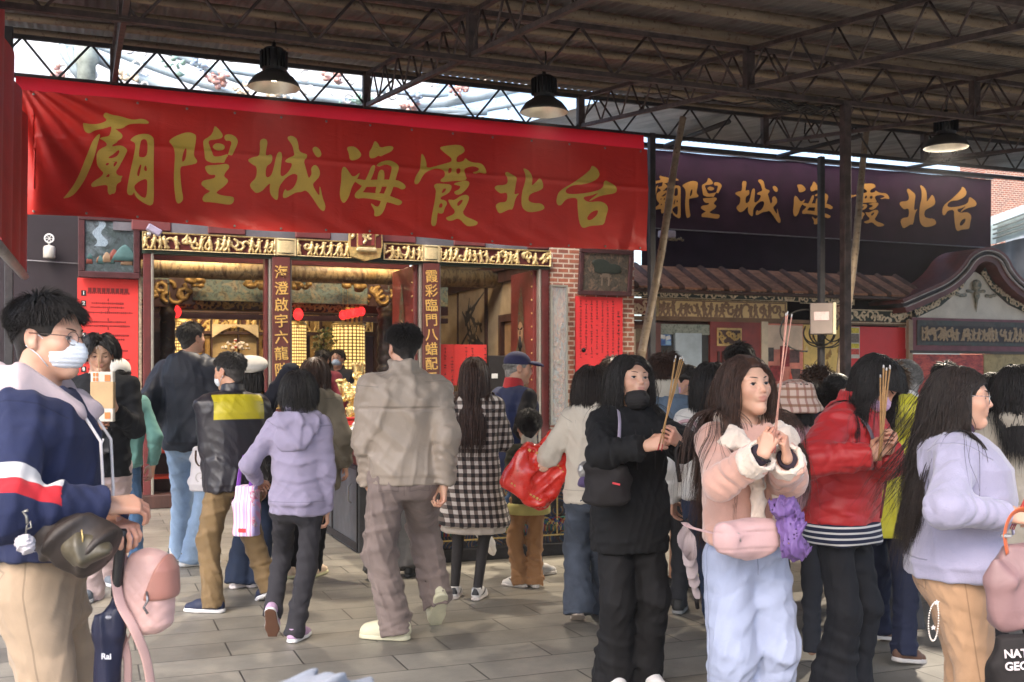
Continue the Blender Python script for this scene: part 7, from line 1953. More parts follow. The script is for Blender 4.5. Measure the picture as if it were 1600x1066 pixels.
# 3 -- teal shirt, white cap
J = fig('person in a teal shirt and white cap half hidden behind the young man', 185, 7.7, -28, 1.60, False, 0, feet=((188, 905, -5, 0), (214, 905, 10, 0)))
upper(J, cloth('teal_knit', (.12, .27, .25), .85, .1, .5, .2), 'shirt', .035, -.05, (.07, .062, .048), .011, .007, 33, wr=.012)
trousers(J, cloth('mid_denim', (.045, .10, .20), .85, .2, .5, .3), h=.011); shoe_set(J, (.5, .5, .5)); short(J, HB, .04, 4, n=700, below=.03)
S = SDF(); S.ell(J.hd((0, -.012, .045)), A([.088, .106, .085]) * J.hs, .01, 'u', J.Rh); S.plane(J.hd((0, 0, .030)), J.Rh @ A([0, .1, -1])); S.ell(J.hd((0, -.105, .012)), A([.035, .04, .03]) * J.hs, .01, 's', J.Rh)
S.build('cap', J.hc - .2, J.hc + .25, .008, cloth('cap_white', (.66, .63, .58), .85, .06, .2, .2), J.ob)

# 4 -- tall man, navy jacket, light jeans
J = fig('tall man in a navy jacket and light blue jeans before the left doorway', 299, 8.2, 12, 1.93, False, 0, head=(22, -6, 0), feet=((282, 876, 50, 0), (302, 884, 48, 0)), hands=((268, 668, 8.25), (347, 730, 8.1)), build=1.04, q=.0065)
upper(J, cloth('navy_shell', (.014, .017, .030), .6, .15, .6, .12, spec=.4), 'jacket', .048, -.065, (.090, .080, .062), .010, .008, 41, hood='down', wr=.012, rib=.05)
trousers(J, cloth('light_denim', (.27, .38, .55), .85, .14, .7, .3), (.100, .085, .078), .010, wr=.014, hem=(.03, .03)); shoe_set(J, (.68, .67, .66), (.70, .69, .67), stripe=(.05, .06, .06)); face_parts(J)
short(J, HGD, .045, 6, .3, .5, 1500, .009, (.66, .06, -.45), 1.0, .12, .016)

# 5 -- man in black and yellow jacket stepping left
J = fig('grey haired masked man in a black jacket with a yellow yoke', 366, 6.7, -36, 1.625, False, 1, head=(-26, 4, 0), lean=4, feet=((330, 957, -44, 0), (424, 942, -10, 24)), hands=((338, 748, 6.75), (412, 760, 6.9)), build=1.1, q=.005)
YEL = cloth('black_satin_yellow', (.016, .014, .020), .42, .2, .7, .08, spec=.55, masks=(('m0', (.50, .42, .020)),))
def yoke(P):
    q = (P - J.pel) @ J.Rs / J.s
    return np.minimum(np.minimum(q[:, 2] - .335 + .25 * q[:, 0] * 0, .172 - np.abs(q[:, 0])), .50 - q[:, 2]) * J.s
upper(J, YEL, 'jacket', .055, -.10, (.095, .082, .062), .0085, .009, 43, collar='stand', wr=.013, attrs={'m0': yoke}, rib=.03)
MB().box(J.T((-.205, -.075, .36), J.Rs), (.022, .004, .018)).build('badge', WHITEP, J.ob)
trousers(J, cloth('tan_twill', (.175, .115, .055), .75, .15, .8, .15), (.100, .085, .078), .0085, wr=.016, hem=(.035, .035)); shoe_set(J, (.022, .028, .060), (.66, .65, .66)); face_parts(J)
face_mask(J, cloth('mask_white', (.68, .72, .78), .8)); short(J, HGD, .045, 8, .6, .55, 1900, .006, (.68, .10, -.30), 1.0, .12, .010)

# 6 -- woman with white beret
J = fig('woman in a white beret and dark coat beyond the man with the yellow yoke', 392, 7.4, 22, 1.60, True, 0, head=(6, 0, 0), feet=((374, 918, 10, 0), (402, 916, 15, 0)), hands=(None, (424, 622, 7.35)))
upper(J, cloth('blueblack_wool', (.015, .016, .026), .9, .15, .4, .2), 'coat', .040, -.25, (.078, .070, .052), .011, .006, 45, wr=.010)
trousers(J, cloth('dark_denim', (.016, .026, .055), .85, .2, .5, .3), (.085, .080, .110), .011, hem=(.03, .03)); shoe_set(J, (.62, .58, .60), (.65, .6, .62)); longhair(J, HB, .36, 6, below=.045)
S = SDF(); S.ell(J.hd((.012, -.030, .085)), A([.125, .130, .058]) * J.hs, .01, 'u', J.Rh @ rotm(0, -10, 12)); S.ell(J.hd((0, -.01, .055)), A([.09, .105, .05]) * J.hs, .02, 'u', J.Rh); S.plane(J.hd((0, 0, .035)), J.Rh @ A([0, .25, -1])); S.wrinkle(.006, 40, 2)
S.build('beret', J.hc - .2, J.hc + .3, .008, cloth('beret_felt', (.66, .62, .57), .95, .05, .2, .5), J.ob)
c = wpt(316, 732, 7.05); ro = empty('tote_bag', c, R(-14), 'white tote bag with a pale letter G hanging between the jeans and the black jacket', 'bag')
S = SDF(); S.loft([-.15, -.10, 0, .14], [.075, .085, .080, .055], [.045, .05, .045, .02], ex=3.5, rnd=.01); S.wrinkle(.006, 30, 4); S.build('tote', (-.2,) * 3, (.2, .2, .2), .007, cloth('tote_canvas', (.58, .56, .60), .85, .06, .4, .3), ro)
text_mesh('lettering', 'G', .10, M('letter_grey', (.42, .40, .42), .7), ro, Matrix.Translation((.01, -.052, -.06)) @ Matrix.Rotation(R(90), 4, 'X'), .001)
strap('handle', None, None, [(-.03, -.03, .12), (-.02, -.045, .05), (.015, -.05, .02), (.04, -.04, .07), (.045, -.03, .13)], .012, M('handle_leather', (.07, .035, .025), .5), None, ro); strap('handle', None, None, [(.02, 0, .13), (.04, 0, .24), (.06, 0, .36)], .014, M('handle_leather', (.07, .035, .025), .5), None, ro)

# 7 -- woman in lavender hoodie
J = fig('short haired woman in a lavender hoodie and charcoal trousers walking away', 466, 5.9, 4, 1.495, True, 0, head=(4, 4, 0), feet=((421, 1003, -6, 58, .03), (463, 1001, 10, 0)), hands=((404, 752, 6.02), (511, 806, 5.92)), elbows=((-.35, -.9, -.4), (.35, -.9, -.3)), hback=((-.5, -.3, 1), None), curl=((60, 60, 40), (35, 45, 30)), hs=.97, q=.0045, build=1.0)
LAV = cloth('lavender_fleece', (.265, .235, .335), .9, .08, .55, .2)
upper(J, LAV, 'hoodie', .042, -.05, (.078, .068, .052), .007, .007, 51, hood=None, rib=.055, wr=.012, cuff=.02)
S = SDF(); q = lambda p: J.T(p, J.Rs); s = J.s
S.ell(q((0, -.095, .475)), A([.150, .060, .050]) * s, .03, 'u', J.Rs); S.ell(q((0, -.130, .385)), A([.120, .034, .095]) * s, .03, 'u', J.Rs); S.cone(q((-.13, -.02, .50)), q((-.02, -.150, .345)), .030 * s, .022 * s, .03); S.cone(q((.13, -.02, .50)), q((.02, -.150, .345)), .030 * s, .022 * s, .03)
S.ell(q((0, -.02, .555)), A([.085, .085, .075]) * s, .02, 's', J.Rs); S.wrinkle(.009, 38, 6); S.build('hood', J.nb - .32, J.nb + .25, .007, LAV, J.ob)
S = SDF(); S.cone(J.nb + J.Rt @ A([0, 0, .0]), J.nt + J.Rt @ A([0, 0, .03]), .066, .062, .02); S.wrinkle(.010, 60, 4); S.build('neck_scarf', J.nb - .2, J.nt + .2, .006, painting('dotted_scarf', [(.03, .025, .05), (.25, .22, .30), (.10, .07, .14)], 60), J.ob)
trousers(J, cloth('charcoal_stretch', (.030, .028, .033), .85, .12, .7, .15), (.088, .074, .066), .007, wr=.014, hem=(.03, .03)); shoe_set(J, (.42, .28, .42), (.66, .65, .65), tread=(.13, .060, .035)); face_parts(J)
bob(J, HB, .115, 9, 2200, None, .011, -.085, .9, .010, .15)
c = wpt(385, 795, 5.98); ro = empty('gift_bag', c, R(-12), 'pink and white striped gift bag with purple handles held by the woman in lavender', 'bag')
def stripes(g, c):
    x = g.xyz(); f = g.math('SINE', g.math('MULTIPLY', x[0], 300.0)); c = g.mix(g.ramp(f, .2, .5), (.66, .58, .66), (.60, .26, .42)); return g.mix(g.ramp(g.math('SINE', g.math('MULTIPLY', x[0], 127.0)), .55, .7), c, (.42, .34, .58))
S = SDF(); S.loft([-.15, 0, .13], [.065, .068, .060], [.05, .05, .028], ex=5, rnd=.006); S.wrinkle(.004, 30, 3); S.build('paper_bag', (-.2,) * 3, (.2,) * 3, .006, cloth('striped_paper', (.6, .5, .6), .5, .05, .3, .0, sheen=0, pattern=stripes, spec=.5), ro)
MB().box((.05, .0, .0), (.03, .085, .22), bev=.008).build('side_print', painting('confetti_print', [(.10, .30, .20), (.62, .10, .25), (.60, .55, .6), (.15, .25, .5)], 40), ro); MB().box((.0, -.053, -.115), (.045, .004, .022)).build('label', M('label_red', (.50, .03, .04), .5), ro)
for x in (-.03, .045): strap('handle', None, None, [(x - .02, 0, .12), (x - .005, 0, .22), (x + .02, 0, .30)], .024, cloth('purple_ribbon', (.22, .07, .40), .6), None, ro)

# 8 -- olive hooded coat
J = fig('dark haired person in an olive hooded coat just beyond the woman in lavender', 492, 7.66, 8, 1.62, True, 0, head=(-6, 0, 0), feet=((457, 902, -4, 0), (494, 900, 6, 0)))
OLV = cloth('olive_coat', (.135, .115, .085), .85, .12, .5, .2)
upper(J, OLV, 'coat', .048, -.22, (.085, .078, .060), .011, .007, 61, hood='down', wr=.012); trousers(J, cloth('black_knit', (.012, .011, .013), .9), (.075, .058, .05), .011); shoe_set(J, (.62, .48, .36), (.60, .58, .35)); bob(J, HBR, .13, 12, 900, None, .020, -.09)

# 9, 10 -- people inside the hall
J = fig('person with a maroon jacket and black backpack, back turned, inside the hall', 504, 13.0, 5, 1.70, False, 0); J.ob.location.z = .12
upper(J, cloth('maroon_jacket', (.16, .018, .028), .75), 'jacket', .05, -.1, (.09, .08, .06), .016, .006, 63, collar='stand'); trousers(J, cloth('black_knit', (.012, .011, .013), .9), h=.016); short(J, HB, .06, 13, n=700, side=.04)
S = SDF(); S.box(J.T((0, -.21, .22)), (.15, .09, .22), .06); ro = tag(S.build('backpack', J.pel - .5, J.pel + .7, .014, cloth('pack_black', (.012, .013, .018), .7)), 'black backpack worn over the maroon jacket in the hall', 'backpack'); ro.matrix_world = J.M @ Matrix.Translation((0, 0, .12))
J = fig('man in black with glasses and a blue mask facing out of the hall', 528, 13.6, 188, 1.72, False, 0, hands=((520, 620, 13.3), (536, 622, 13.3))); J.ob.location.z = .12
upper(J, cloth('black_shell', (.014, .014, .018), .8), 'jacket', .05, -.1, (.09, .08, .06), .016, .006, 64, collar='stand'); trousers(J, cloth('black_knit', (.012, .011, .013), .9), h=.016); short(J, HB, .07, 14, n=700, side=.05); face_parts(J); face_mask(J, cloth('mask_blue', (.40, .52, .66), .8), .006); glasses(J, INK)

# 11 -- man in beige
J = fig('man in a beige jacket and taupe trousers walking away, one heel lifted', 632, 5.9, -5, 1.775, False, 0, head=(-22, 2, 0), feet=((614, 999, -72, 0), (690, 986, -14, 52, .04)), hands=((576, 770, 5.95), (694, 758, 5.85)), hdir=((.5, .3, -.8), None), curl=((20, 20, 15), (40, 60, 45)), thumb=(20, 40), hs=.98, build=1.03, q=.0045)
BEI = cloth('beige_nylon', (.290, .235, .188), .52, .07, .95, .08, spec=.5, fs=9)
def seam(S):
    q = lambda p: J.T(p, J.Rs)
    S.disp(lambda P, d: d + .0030 * 2 * np.exp(-((((P - J.pel) @ J.Rs)[:, 2] / J.s - .325) / .008) ** 2))
upper(J, BEI, 'jacket', .044, -.03, (.092, .080, .060), .0062, .010, 71, collar='stand', rib=.045, wr=.016, extra=seam, freq=22)
trousers(J, cloth('taupe_cotton', (.195, .150, .135), .85, .1, .8, .15), (.118, .100, .094), .007, wr=.020, hem=(.045, .04), fold=.010, stack=.010); shoe_set(J, (.58, .55, .40), (.56, .53, .38), 'clog', 1.0); face_parts(J)
short(J, HB, .052, 15, .15, .7, 2800, .009, (.66, .03, -.52), 1.1, .10, .016, .008)

# 12 -- someone hidden behind him
J = fig('person hidden behind the man in beige, only wide grey trousers and black shoes showing', 612, 8.0, 0, 1.42, True, 0, feet=((588, 905, -6, 0), (640, 900, 6, 0)))
upper(J, cloth('grey_top', (.06, .06, .06), .9), 'top', .03, -.05, h=.014); trousers(J, cloth('wide_grey', (.105, .100, .098), .9), (.10, .10, .125), .011, hem=(.06, .06)); shoe_set(J, (.015, .015, .015), (.03, .03, .03)); bob(J, HB, .1, 77, 500)

# 13 -- woman in plaid
J = fig('woman with long straight brown hair in a black and white checked tunic, seen from behind', 741, 7.0, 8, 1.605, True, 0, feet=((711, 934, -4, 0), (747, 936, 6, 0)), hands=((722, 650, 7.25), (768, 655, 7.25)), hs=.96, legs=(.044, .034, .022))
def plaid(g, c):
    x = g.xyz(); p = .052
    a = g.math('GREATER_THAN', g.math('FRACT', g.math('DIVIDE', g.math('ADD', x[0], g.math('MULTIPLY', x[1], .6)), p)), .5); b = g.math('GREATER_THAN', g.math('FRACT', g.math('DIVIDE', x[2], p)), .5)
    s_ = g.math('ADD', a, b); c1 = g.mix(g.ramp(s_, .4, .6), (.58, .52, .47), (.15, .115, .10)); return g.mix(g.ramp(s_, 1.4, 1.6), c1, (.022, .018, .018))
PLD = cloth('gingham', (.5, .5, .5), .9, .1, .4, .2, pattern=plaid)
upper(J, PLD, 'tunic', .045, -.385, (.082, .074, .058), .0085, .007, 73, wr=.011, flare=.075, collar='stand')
S = SDF(); S.loft(A([-.415, -.30, -.1]), [.215, .20, .16], [.17, .155, .12], org=J.pel, flute=(.008, 11, -.2, -.4)); S.build('slip_hem', J.pel - A([.4, .4, .55]), J.pel + A([.4, .4, .2]), .012, cloth('cream_slip', (.55, .47, .40), .85), J.ob)
trousers(J, cloth('sheer_black_tights', (.036, .031, .030), .7, .1, .1, .2), (.070, .052, .036), .008, 'tights', fold=0.0, stack=0, wr=.0, hem=(.02, .02)); shoe_set(J, (.66, .64, .62), (.62, .55, .50), stripe=(.02, .02, .022), scale=.95)
longhair(J, HBR, .46, 16, .01, 2600, None, .010, .5, .1, .02)

# 14 -- man with blue cap and vest
J = fig('older man in a navy cap and navy vest over a red collar', 805, 7.8, 52, 1.665, False, 1, head=(26, 6, 0), feet=((745, 888, 0, 50, .13), (838, 900, 0, 0)), hands=((792, 720, 7.9), (836, 700, 7.7)), build=1.0)
VST = cloth('navy_vest_black_sleeves', (.018, .026, .075), .8, .15, .5, .2, masks=(('m0', (.014, .012, .013)),))
def slv(P):
    q = (P - J.pel) @ J.Rs / J.s
    return (np.abs(q[:, 0]) - .185) * J.s
upper(J, VST, 'vest', .040, -.16, (.078, .066, .050), .010, .007, 75, wr=.010, attrs={'m0': slv}, neck=.062)
S = SDF(); S.cone(J.nb - A([0, 0, .02]), J.nb + J.Rt @ A([0, .01, .065]), .080, .068, .02, flat_b=0.0); S.cone(J.nb, J.nt + J.Rt @ A([0, .02, .1]), .056, .064, .01, 's'); S.build('collar', J.nb - .2, J.nb + .25, .007, cloth('red_polo', (.42, .03, .035), .85), J.ob)
mb = MB()
for k, (x, z, w_, h_) in enumerate(((-.02, .33, .05, .035), (-.03, .285, .09, .018), (.0, .26, .07, .016))): mb.box(J.T((x, -.160 - .002 * k, z), J.Rs), (w_, .006, h_), 0, Matrix(J.Rs.tolist()))
mb.build('back_print', M('print_yellow', (.45, .38, .06), .7), J.ob)
trousers(J, cloth('blue_trousers', (.022, .045, .095), .85), h=.010); shoe_set(J, (.62, .60, .58), (.60, .56, .52)); face_parts(J); short(J, HG, .02, 17, n=700, side=.016, below=.02)
CAP = cloth('navy_cap', (.026, .026, .075), .8, .15, .2, .25)
S = SDF(); S.ell(J.hd((0, -.014, .042)), A([.086, .104, .082]) * J.hs, .01, 'u', J.Rh); S.plane(J.hd((0, 0, .024)), J.Rh @ A([0, .08, -1])); S.build('cap', J.hc - .2, J.hc + .25, .007, CAP, J.ob)
S = SDF(); S.ell(J.hd((0, .110, .030)), A([.072, .082, .034]) * J.hs, .01, 'u', J.Rh); S.ell(J.hd((0, .100, .018)), A([.078, .092, .034]) * J.hs, .004, 's', J.Rh); S.build('cap_brim', J.hc - .25, J.hc + .3, .006, CAP, J.ob)

# 15 -- child
J = fig('small child in a dark olive sweater and tan trousers seen from behind', 826, 7.43, -8, 1.185, False, 0, feet=((811, 917, -52, 0), (835, 917, -6, 0)), hs=.94, sw=.165, hands=((806, 745, 7.5), (858, 745, 7.5)))
upper(J, cloth('olive_sweater', (.048, .045, .030), .9), 'sweater', .040, -.09, (.075, .066, .054), .0085, .006, 81, wr=.010); S = SDF(); S.loft(A([-.13, -.05]), [.155, .15], [.11, .11], org=J.pel); S.build('shirt_hem', J.pel - .35, J.pel + .3, .009, cloth('pale_yellow', (.52, .46, .16), .85), J.ob)
S = SDF(); S.cone(J.nb, J.nb + A([0, 0, .05]), .058, .054, .01); S.build('collar', J.nb - .1, J.nb + .15, .007, cloth('cream_collar', (.55, .5, .42), .85), J.ob)
trousers(J, cloth('tan_corduroy', (.32, .165, .075), .9, .1, .8, .3), (.100, .092, .088), .0075, wr=.018, hem=(.02, .02), fold=.009, stack=.012); shoe_set(J, (.64, .61, .57), (.60, .55, .50), stripe=(.02, .02, .03), scale=1.05); face_parts(J); short(J, HB, .04, 18, .2, .2, 1800, .010, side=.03)
# 16 -- woman in cream hoodie with the red bag
J = fig('woman in a cream hoodie carrying the big red bag on her bent arm, back turned', 926, 6.25, 14, 1.53, True, 0, head=(4, 2, 0), feet=((903, 975, -12, 22), (944, 958, 8, 0)), hands=((878, 728, 6.5), (965, 690, 6.5)), elbows=((-.5, -.8, -.3), (.4, -.8, -.3)), q=.0048)
CRM = cloth('cream_fleece', (.56, .50, .42), .9, .06, .5, .3)
upper(J, CRM, 'hoodie', .046, -.045, (.086, .080, .055), .0075, .007, 91, hood='down', wr=.012, rib=.05)
trousers(J, cloth('greyblue_denim', (.060, .072, .098), .85, .25, .7, .3), (.105, .105, .112), .008, wr=.015, hem=(.02, .02)); shoe_set(J, (.62, .58, .52), (.60, .50, .44)); bob(J, HBB, .26, 19, 2200, .0, .018, -.09, None, .016, .1)
c = wpt(836, 742, 6.35); ro = empty('red_bag', c, R(10), 'large glossy red carrier bag with gold print held by the woman in cream', 'bag')
RM = Matrix.Rotation(R(30), 3, 'Y')
S = SDF(); rt = A([[math.cos(R(31)), 0, math.sin(R(31))], [0, 1, 0], [-math.sin(R(31)), 0, math.cos(R(31))]])
S.box((0, 0, 0), (.155, .060, .150), .025, rot=rt); S.cone((.08, 0, .14), (.10, .02, .24), .060, .022, .06); S.cone((.15, .0, .02), (.15, .0, .12), .05, .03, .05)
S.wrinkle(.013, 20, 5); S.wrinkle(.005, 55, 8)
S.build('bag_body', (-.35,) * 3, (.35, .35, .4), .006, cloth('red_film', (.66, .030, .018), .28, .06, .6, .05, sheen=0, spec=.6, coat=.3), ro)
RB4 = Matrix(rt.tolist()).to_4x4(); FR_ = Matrix.Translation((0, -.066, 0)) @ RB4
mb = MB(); mb.box((0, 0, 0), (.135, .006, .085), bev=.002); o = mb.build('printed_panel', painting('pink_print', [(.62, .25, .30), (.66, .40, .45), (.55, .12, .15), (.64, .32, .30)], 22), ro); o.data.transform(Matrix.Translation((-.01, -.010, -.05)) @ RB4)
mb = MB(); mb.lathe([(.03, 0), (.034, .003), (.03, .006), (.001, .007)], 24); o = mb.build('round_print', painting('seal_print', [(.62, .20, .12), (.68, .45, .32), (.60, .10, .06)], 60), ro); o.data.transform(Matrix.Translation((.035, -.072, .055)) @ Matrix.Rotation(R(90), 4, 'X'))
mb = MB(); g = random.Random(2)
for k in range(22):
    u, w_ = ((-.12 + .24 * k / 10, .105 + .01 * math.sin(k)) if k < 11 else (-.11 + .22 * (k - 11) / 10, -.115))
    mb.box((u, 0, w_), (g.uniform(.008, .016), .004, g.uniform(.006, .016)))
o = mb.build('gold_print', M('bag_gold', (.66, .36, .10), .4), ro); o.data.transform(Matrix.Translation((0, -.074, 0)) @ RB4)
c = wpt(918, 735, 6.02); ro = empty('silver_bag', c, R(20), 'small silver quilted bag at the waist of the woman in cream', 'bag')
S = SDF(); S.ell((0, 0, 0), (.06, .03, .055), .02); S.disp(lambda P, d: d - .003 * np.abs(np.sin((P[:, 0] + P[:, 2]) * 90) * np.sin((P[:, 0] - P[:, 2]) * 90)) ** .5); S.build('pouch', (-.1,) * 3, (.1,) * 3, .005, M('silver_quilt', (.34, .33, .32), .32, .15, 20, .5, bump=.2), ro)
S = SDF(); S.ell((-.02, -.01, -.06), (.045, .03, .035), .02); S.wrinkle(.01, 50, 3); S.build('scarf_end', (-.1, -.1, -.15), (.1, .1, .05), .006, cloth('dusk_purple', (.10, .07, .16), .7), ro)

# 17 -- dark head behind
J = fig('dark haired person in blue trousers hidden between the cream hoodie and the black hoodie', 958, 8.2, 0, 1.63, False, 0, feet=((934, 905, 0, 0), (962, 905, 4, 0)))
upper(J, cloth('dark_coat', (.03, .027, .03), .9), 'coat', .04, -.1, h=.014); trousers(J, cloth('blue_trousers', (.022, .045, .095), .85), h=.012); shoe_set(J, (.03, .03, .035), (.05, .05, .05)); short(J, HBR, .06, 20, n=900, side=.03)

# 18 -- woman in black holding incense
J = fig('woman in a black hoodie with her mask under her chin, holding incense at her chest', 984, 5.0, 161, 1.565, True, 0, head=(-6, -10, -3), hands=((1060, 690, 4.6), (1011, 697, 4.58)), hdir=((.75, .5, .35), (-.75, .5, .25)), hback=((-.4, .8, -.2), (.4, .8, .3)), curl=((45, 60, 40), (40, 60, 40)), thumb=(35, 35), elbows=((-.8, -.3, -.6), (.8, -.3, -.6)), hs=.98, eyes='open', feet=None, nose=.9)
BK = J
BLK = cloth('black_sweatshirt', (.0095, .009, .0095), .88, .15, .6, .25)
upper(J, BLK, 'hoodie', .066, -.155, (.096, .088, .062), .0062, .010, 101, hood='down', wr=.013, rib=.05, neck=.060, hemr=1.02)
for g in (-1, 1): MB().tube([J.T((g * .045, .160, .42), J.Rs), J.T((g * .05, .185, .33), J.Rs), J.T((g * .048, .19, .22), J.Rs)], .003, 6).build('drawstring', INK, J.ob)
trousers(J, cloth('black_twill', (.0095, .0085, .009), .8, .15, .7, .15), (.105, .100, .108), .007, wr=.016, hem=(.01, .01), kf=.0); shoe_set(J, (.66, .63, .62), (.66, .62, .60)); face_parts(J, gaze=(.0, .15))
face_mask(J, cloth('mask_black', (.018, .016, .016), .8, .1, .2, .2), .0038, .054)
longhair(J, HB, .36, 21, -.02, 2300, None, .014, .40, .05, .045)
BG = cloth('black_canvas_bag', (.017, .014, .014), .8, .15, .5, .2)
c = wpt(948, 752, 4.74); ro = empty('shoulder_bag', c, R(-8), 'black canvas shoulder bag with a lilac strap at the side of the woman in black', 'bag')
S = SDF(); S.loft([-.115, -.08, 0, .07, .10], [.06, .088, .095, .085, .06], [.03, .045, .05, .045, .03], ex=2.8, rnd=.02); S.ell((.0, -.035, -.04), (.075, .03, .06), .015); S.wrinkle(.009, 28, 4); S.build('pouch', (-.18,) * 3, (.18,) * 3, .006, BG, ro)
MB().box((.045, -.062, -.005), (.034, .004, .008), 0, Matrix.Rotation(R(12), 3, 'Y')).build('red_label', M('label_red', (.50, .03, .04), .5), ro)
strap('lilac_strap', None, None, [(.035, -.02, .08), (.052, .0, .17), (.056, .045, .25), (.05, .10, .30), (.045, .16, .31)], .020, cloth('lilac_webbing', (.40, .33, .42), .8), None, ro)
hb = (J.wr[0] + J.wr[1]) / 2
b = J.M.inverted() @ wpt(1037, 672, 4.52)
incense(J, 'bundle of brown incense sticks held upright by the woman in black', b, [wpt(1054, 560, 4.50), wpt(1063, 562, 4.49), wpt(1068, 564, 4.51), wpt(1052, 566, 4.52), wpt(1066, 561, 4.52)], .0026, (.34, .19, .07))

# 19..26 -- people behind
J = fig('person in a denim jacket with tousled brown hair, behind the black hoodie', 1040, 6.6, 8, 1.61, False, 0)
upper(J, cloth('denim_jacket', (.105, .145, .20), .85, .2, .6, .3), 'jacket', .048, -.02, (.088, .078, .06), .0095, .007, 111, collar='stand', wr=.012); trousers(J, cloth('dark_grey_twill', (.03, .03, .035), .85), h=.012); short(J, HBR, .075, 22, .3, .5, 1900, .013, side=.04); shoe_set(J, (.03, .03, .03), (.2, .2, .2))
S = SDF(); S.cone(J.nb - A([0, .0, .01]), J.nb + A([0, 0, .06]), .085, .078, .02); S.build('inner_collar', J.nb - .2, J.nb + .2, .009, cloth('cream_grey', (.42, .38, .32), .9), J.ob)
J = fig('woman in a brown leopard print top and lilac mask with a tied ponytail, facing left', 1076, 7.3, -72, 1.56, True, 0, head=(-8, 4, 0), feet=((1050, 915, 20, 0), (1078, 918, 30, 0)), legs=(.06, .05, .034), hands=((1050, 700, 7.2), (1065, 705, 7.1)))
def leo(g, c):
    v = g.n('TexVoronoi', feature='F1'); v.inputs['Scale'].default_value = 48; g.l(g.obj(), v.inputs['Vector']); return g.mix(g.ramp(v.outputs['Distance'], .28, .36), (.24, .105, .045), (.022, .011, .009))
upper(J, cloth('leopard_print', (.1, .05, .03), .85, .1, .4, .1, pattern=leo), 'top', .040, -.08, (.08, .07, .055), .011, .006, 113, wr=.010)
S = SDF(); S.loft(A([-.40, -.15, .06]), [.19, .17, .14], [.15, .13, .11], org=J.pel); S.wrinkle(.01, 25, 3); S.build('skirt', J.pel - .5, J.pel + .3, .012, cloth('grey_skirt', (.05, .055, .06), .85), J.ob); shoe_set(J, (.02, .018, .018), (.04, .035, .03), 'flat'); face_parts(J)
face_mask(J, cloth('mask_lilac', (.52, .34, .50), .8)); hair(J, HB, .26, 900, None, -.4, .05, 1, .12, .006, .03, .003, cap=.010, seed=24, tail=(0, -.115, -.02), hl=(.62, .06, -.45), hs=.009, coll=coll_of(J))
MB().lathe([(.018, -.012), (.022, 0), (.018, .012)], 12, J.hd((0, -.118, -.03))).build('hair_tie', M('tie_red', (.45, .05, .08), .6), J.ob)
J = fig('woman in a white fluffy jacket with dark straight hair, half behind the woman in pink', 1112, 5.7, 18, 1.545, True, 0, feet=((1118, 985, 10, 10), (1150, 1000, 5, 0)))
FL = cloth('white_fleece', (.62, .58, .53), .95, .06, .5, .9, 90, sheen=.5); upper(J, FL, 'jacket', .055, -.02, (.090, .082, .062), .008, .004, 115, collar='stand', wr=.010)
trousers(J, cloth('dark_denim', (.016, .026, .055), .85, .2, .5, .3), (.09, .08, .085), .010); shoe_set(J, (.66, .64, .6)); bob(J, HB, .25, 25, 1700, .0, .016, -.09, None, .012)
S = SDF(); rr = J.T((.02, -.185, .15), J.Rs)
for k in range(26): a = k * 2 * math.pi / 26; b_ = (k + 1) * 2 * math.pi / 26; S.cone(J.T((-.12 + .075 * math.cos(a), -.17, .36 + .085 * math.sin(a)), J.Rs), J.T((-.12 + .075 * math.cos(b_), -.17, .36 + .085 * math.sin(b_)), J.Rs), .010, .010, .004)
S.build('back_emblem_rim', J.pel - .5, J.pel + .7, .007, M('emblem_pink', (.55, .35, .36), .8), J.ob); MB().box(J.T((-.12, -.165, .36), J.Rs), (.10, .012, .12), 0, Matrix(J.Rs.tolist()), .02).build('back_emblem', painting('emblem_print', [(.03, .03, .03), (.3, .28, .28), (.05, .05, .05)], 60), J.ob)
J = fig('tall black haired man in dark clothes facing the side shrine, behind the woman in pink', 1155, 7.1, 20, 1.70, False, 0, head=(15, 0, 0)); upper(J, cloth('black_shell', (.014, .014, .018), .8), 'jacket', .045, -.1, h=.012); trousers(J, cloth('black_knit', (.012, .011, .013), .9), h=.012); short(J, HB, .05, 26, .3, .6, 1700, .011, side=.016)
J = fig('person in a tan checked bucket hat and pink jacket, back turned', 1243, 5.5, 12, 1.42, True, 0)
upper(J, cloth('rose_shell', (.42, .22, .24), .6, .08, .6, .1, spec=.45), 'jacket', .055, -.06, (.085, .078, .06), .009, .007, 117, collar='high', wr=.012); trousers(J, cloth('dark_grey_twill', (.03, .03, .035), .85), h=.012); bob(J, HB, .11, 27, 900, None, .016, -.08, below=.02)
def hatchk(g, c):
    x = g.xyz(); f = lambda s_, k: g.math('GREATER_THAN', g.math('SINE', g.math('MULTIPLY', s_, k)), .55)
    an = g.math('ADD', x[0], g.math('MULTIPLY', x[1], .3)); c = g.mix(g.math('MULTIPLY', f(an, 150.0), .75), (.60, .44, .36), (.30, .12, .09)); return g.mix(g.math('MULTIPLY', f(x[2], 150.0), .75), c, (.24, .10, .05))
S = SDF(); S.loft([-.030, .015, .030, .075, .110, .128], [.150, .120, .108, .104, .090, .045], [.160, .132, .120, .116, .100, .05], org=J.hd((0, -.014, .0)), rot=J.Rh, ex=2, rnd=.012); S.wrinkle(.006, 26, 5)
S.build('bucket_hat', J.hc - .25, J.hc + .3, .008, cloth('hat_check', (.5, .4, .3), .9, .08, .2, .3, pattern=hatchk), J.ob)
J = fig('curly brown haired person in dark clothes far back, right of the bucket hat', 1277, 8.2, 20, 1.52, True, 0); upper(J, cloth('dark_coat', (.03, .027, .03), .9), 'coat', .04, -.1, h=.014); trousers(J, cloth('black_knit', (.012, .011, .013), .9), h=.013); hair(J, HBR, .09, 700, None, .2, .7, 1, .1, .02, .55, .005, cap=.022, seed=28, nape=-.08, hs=.01)
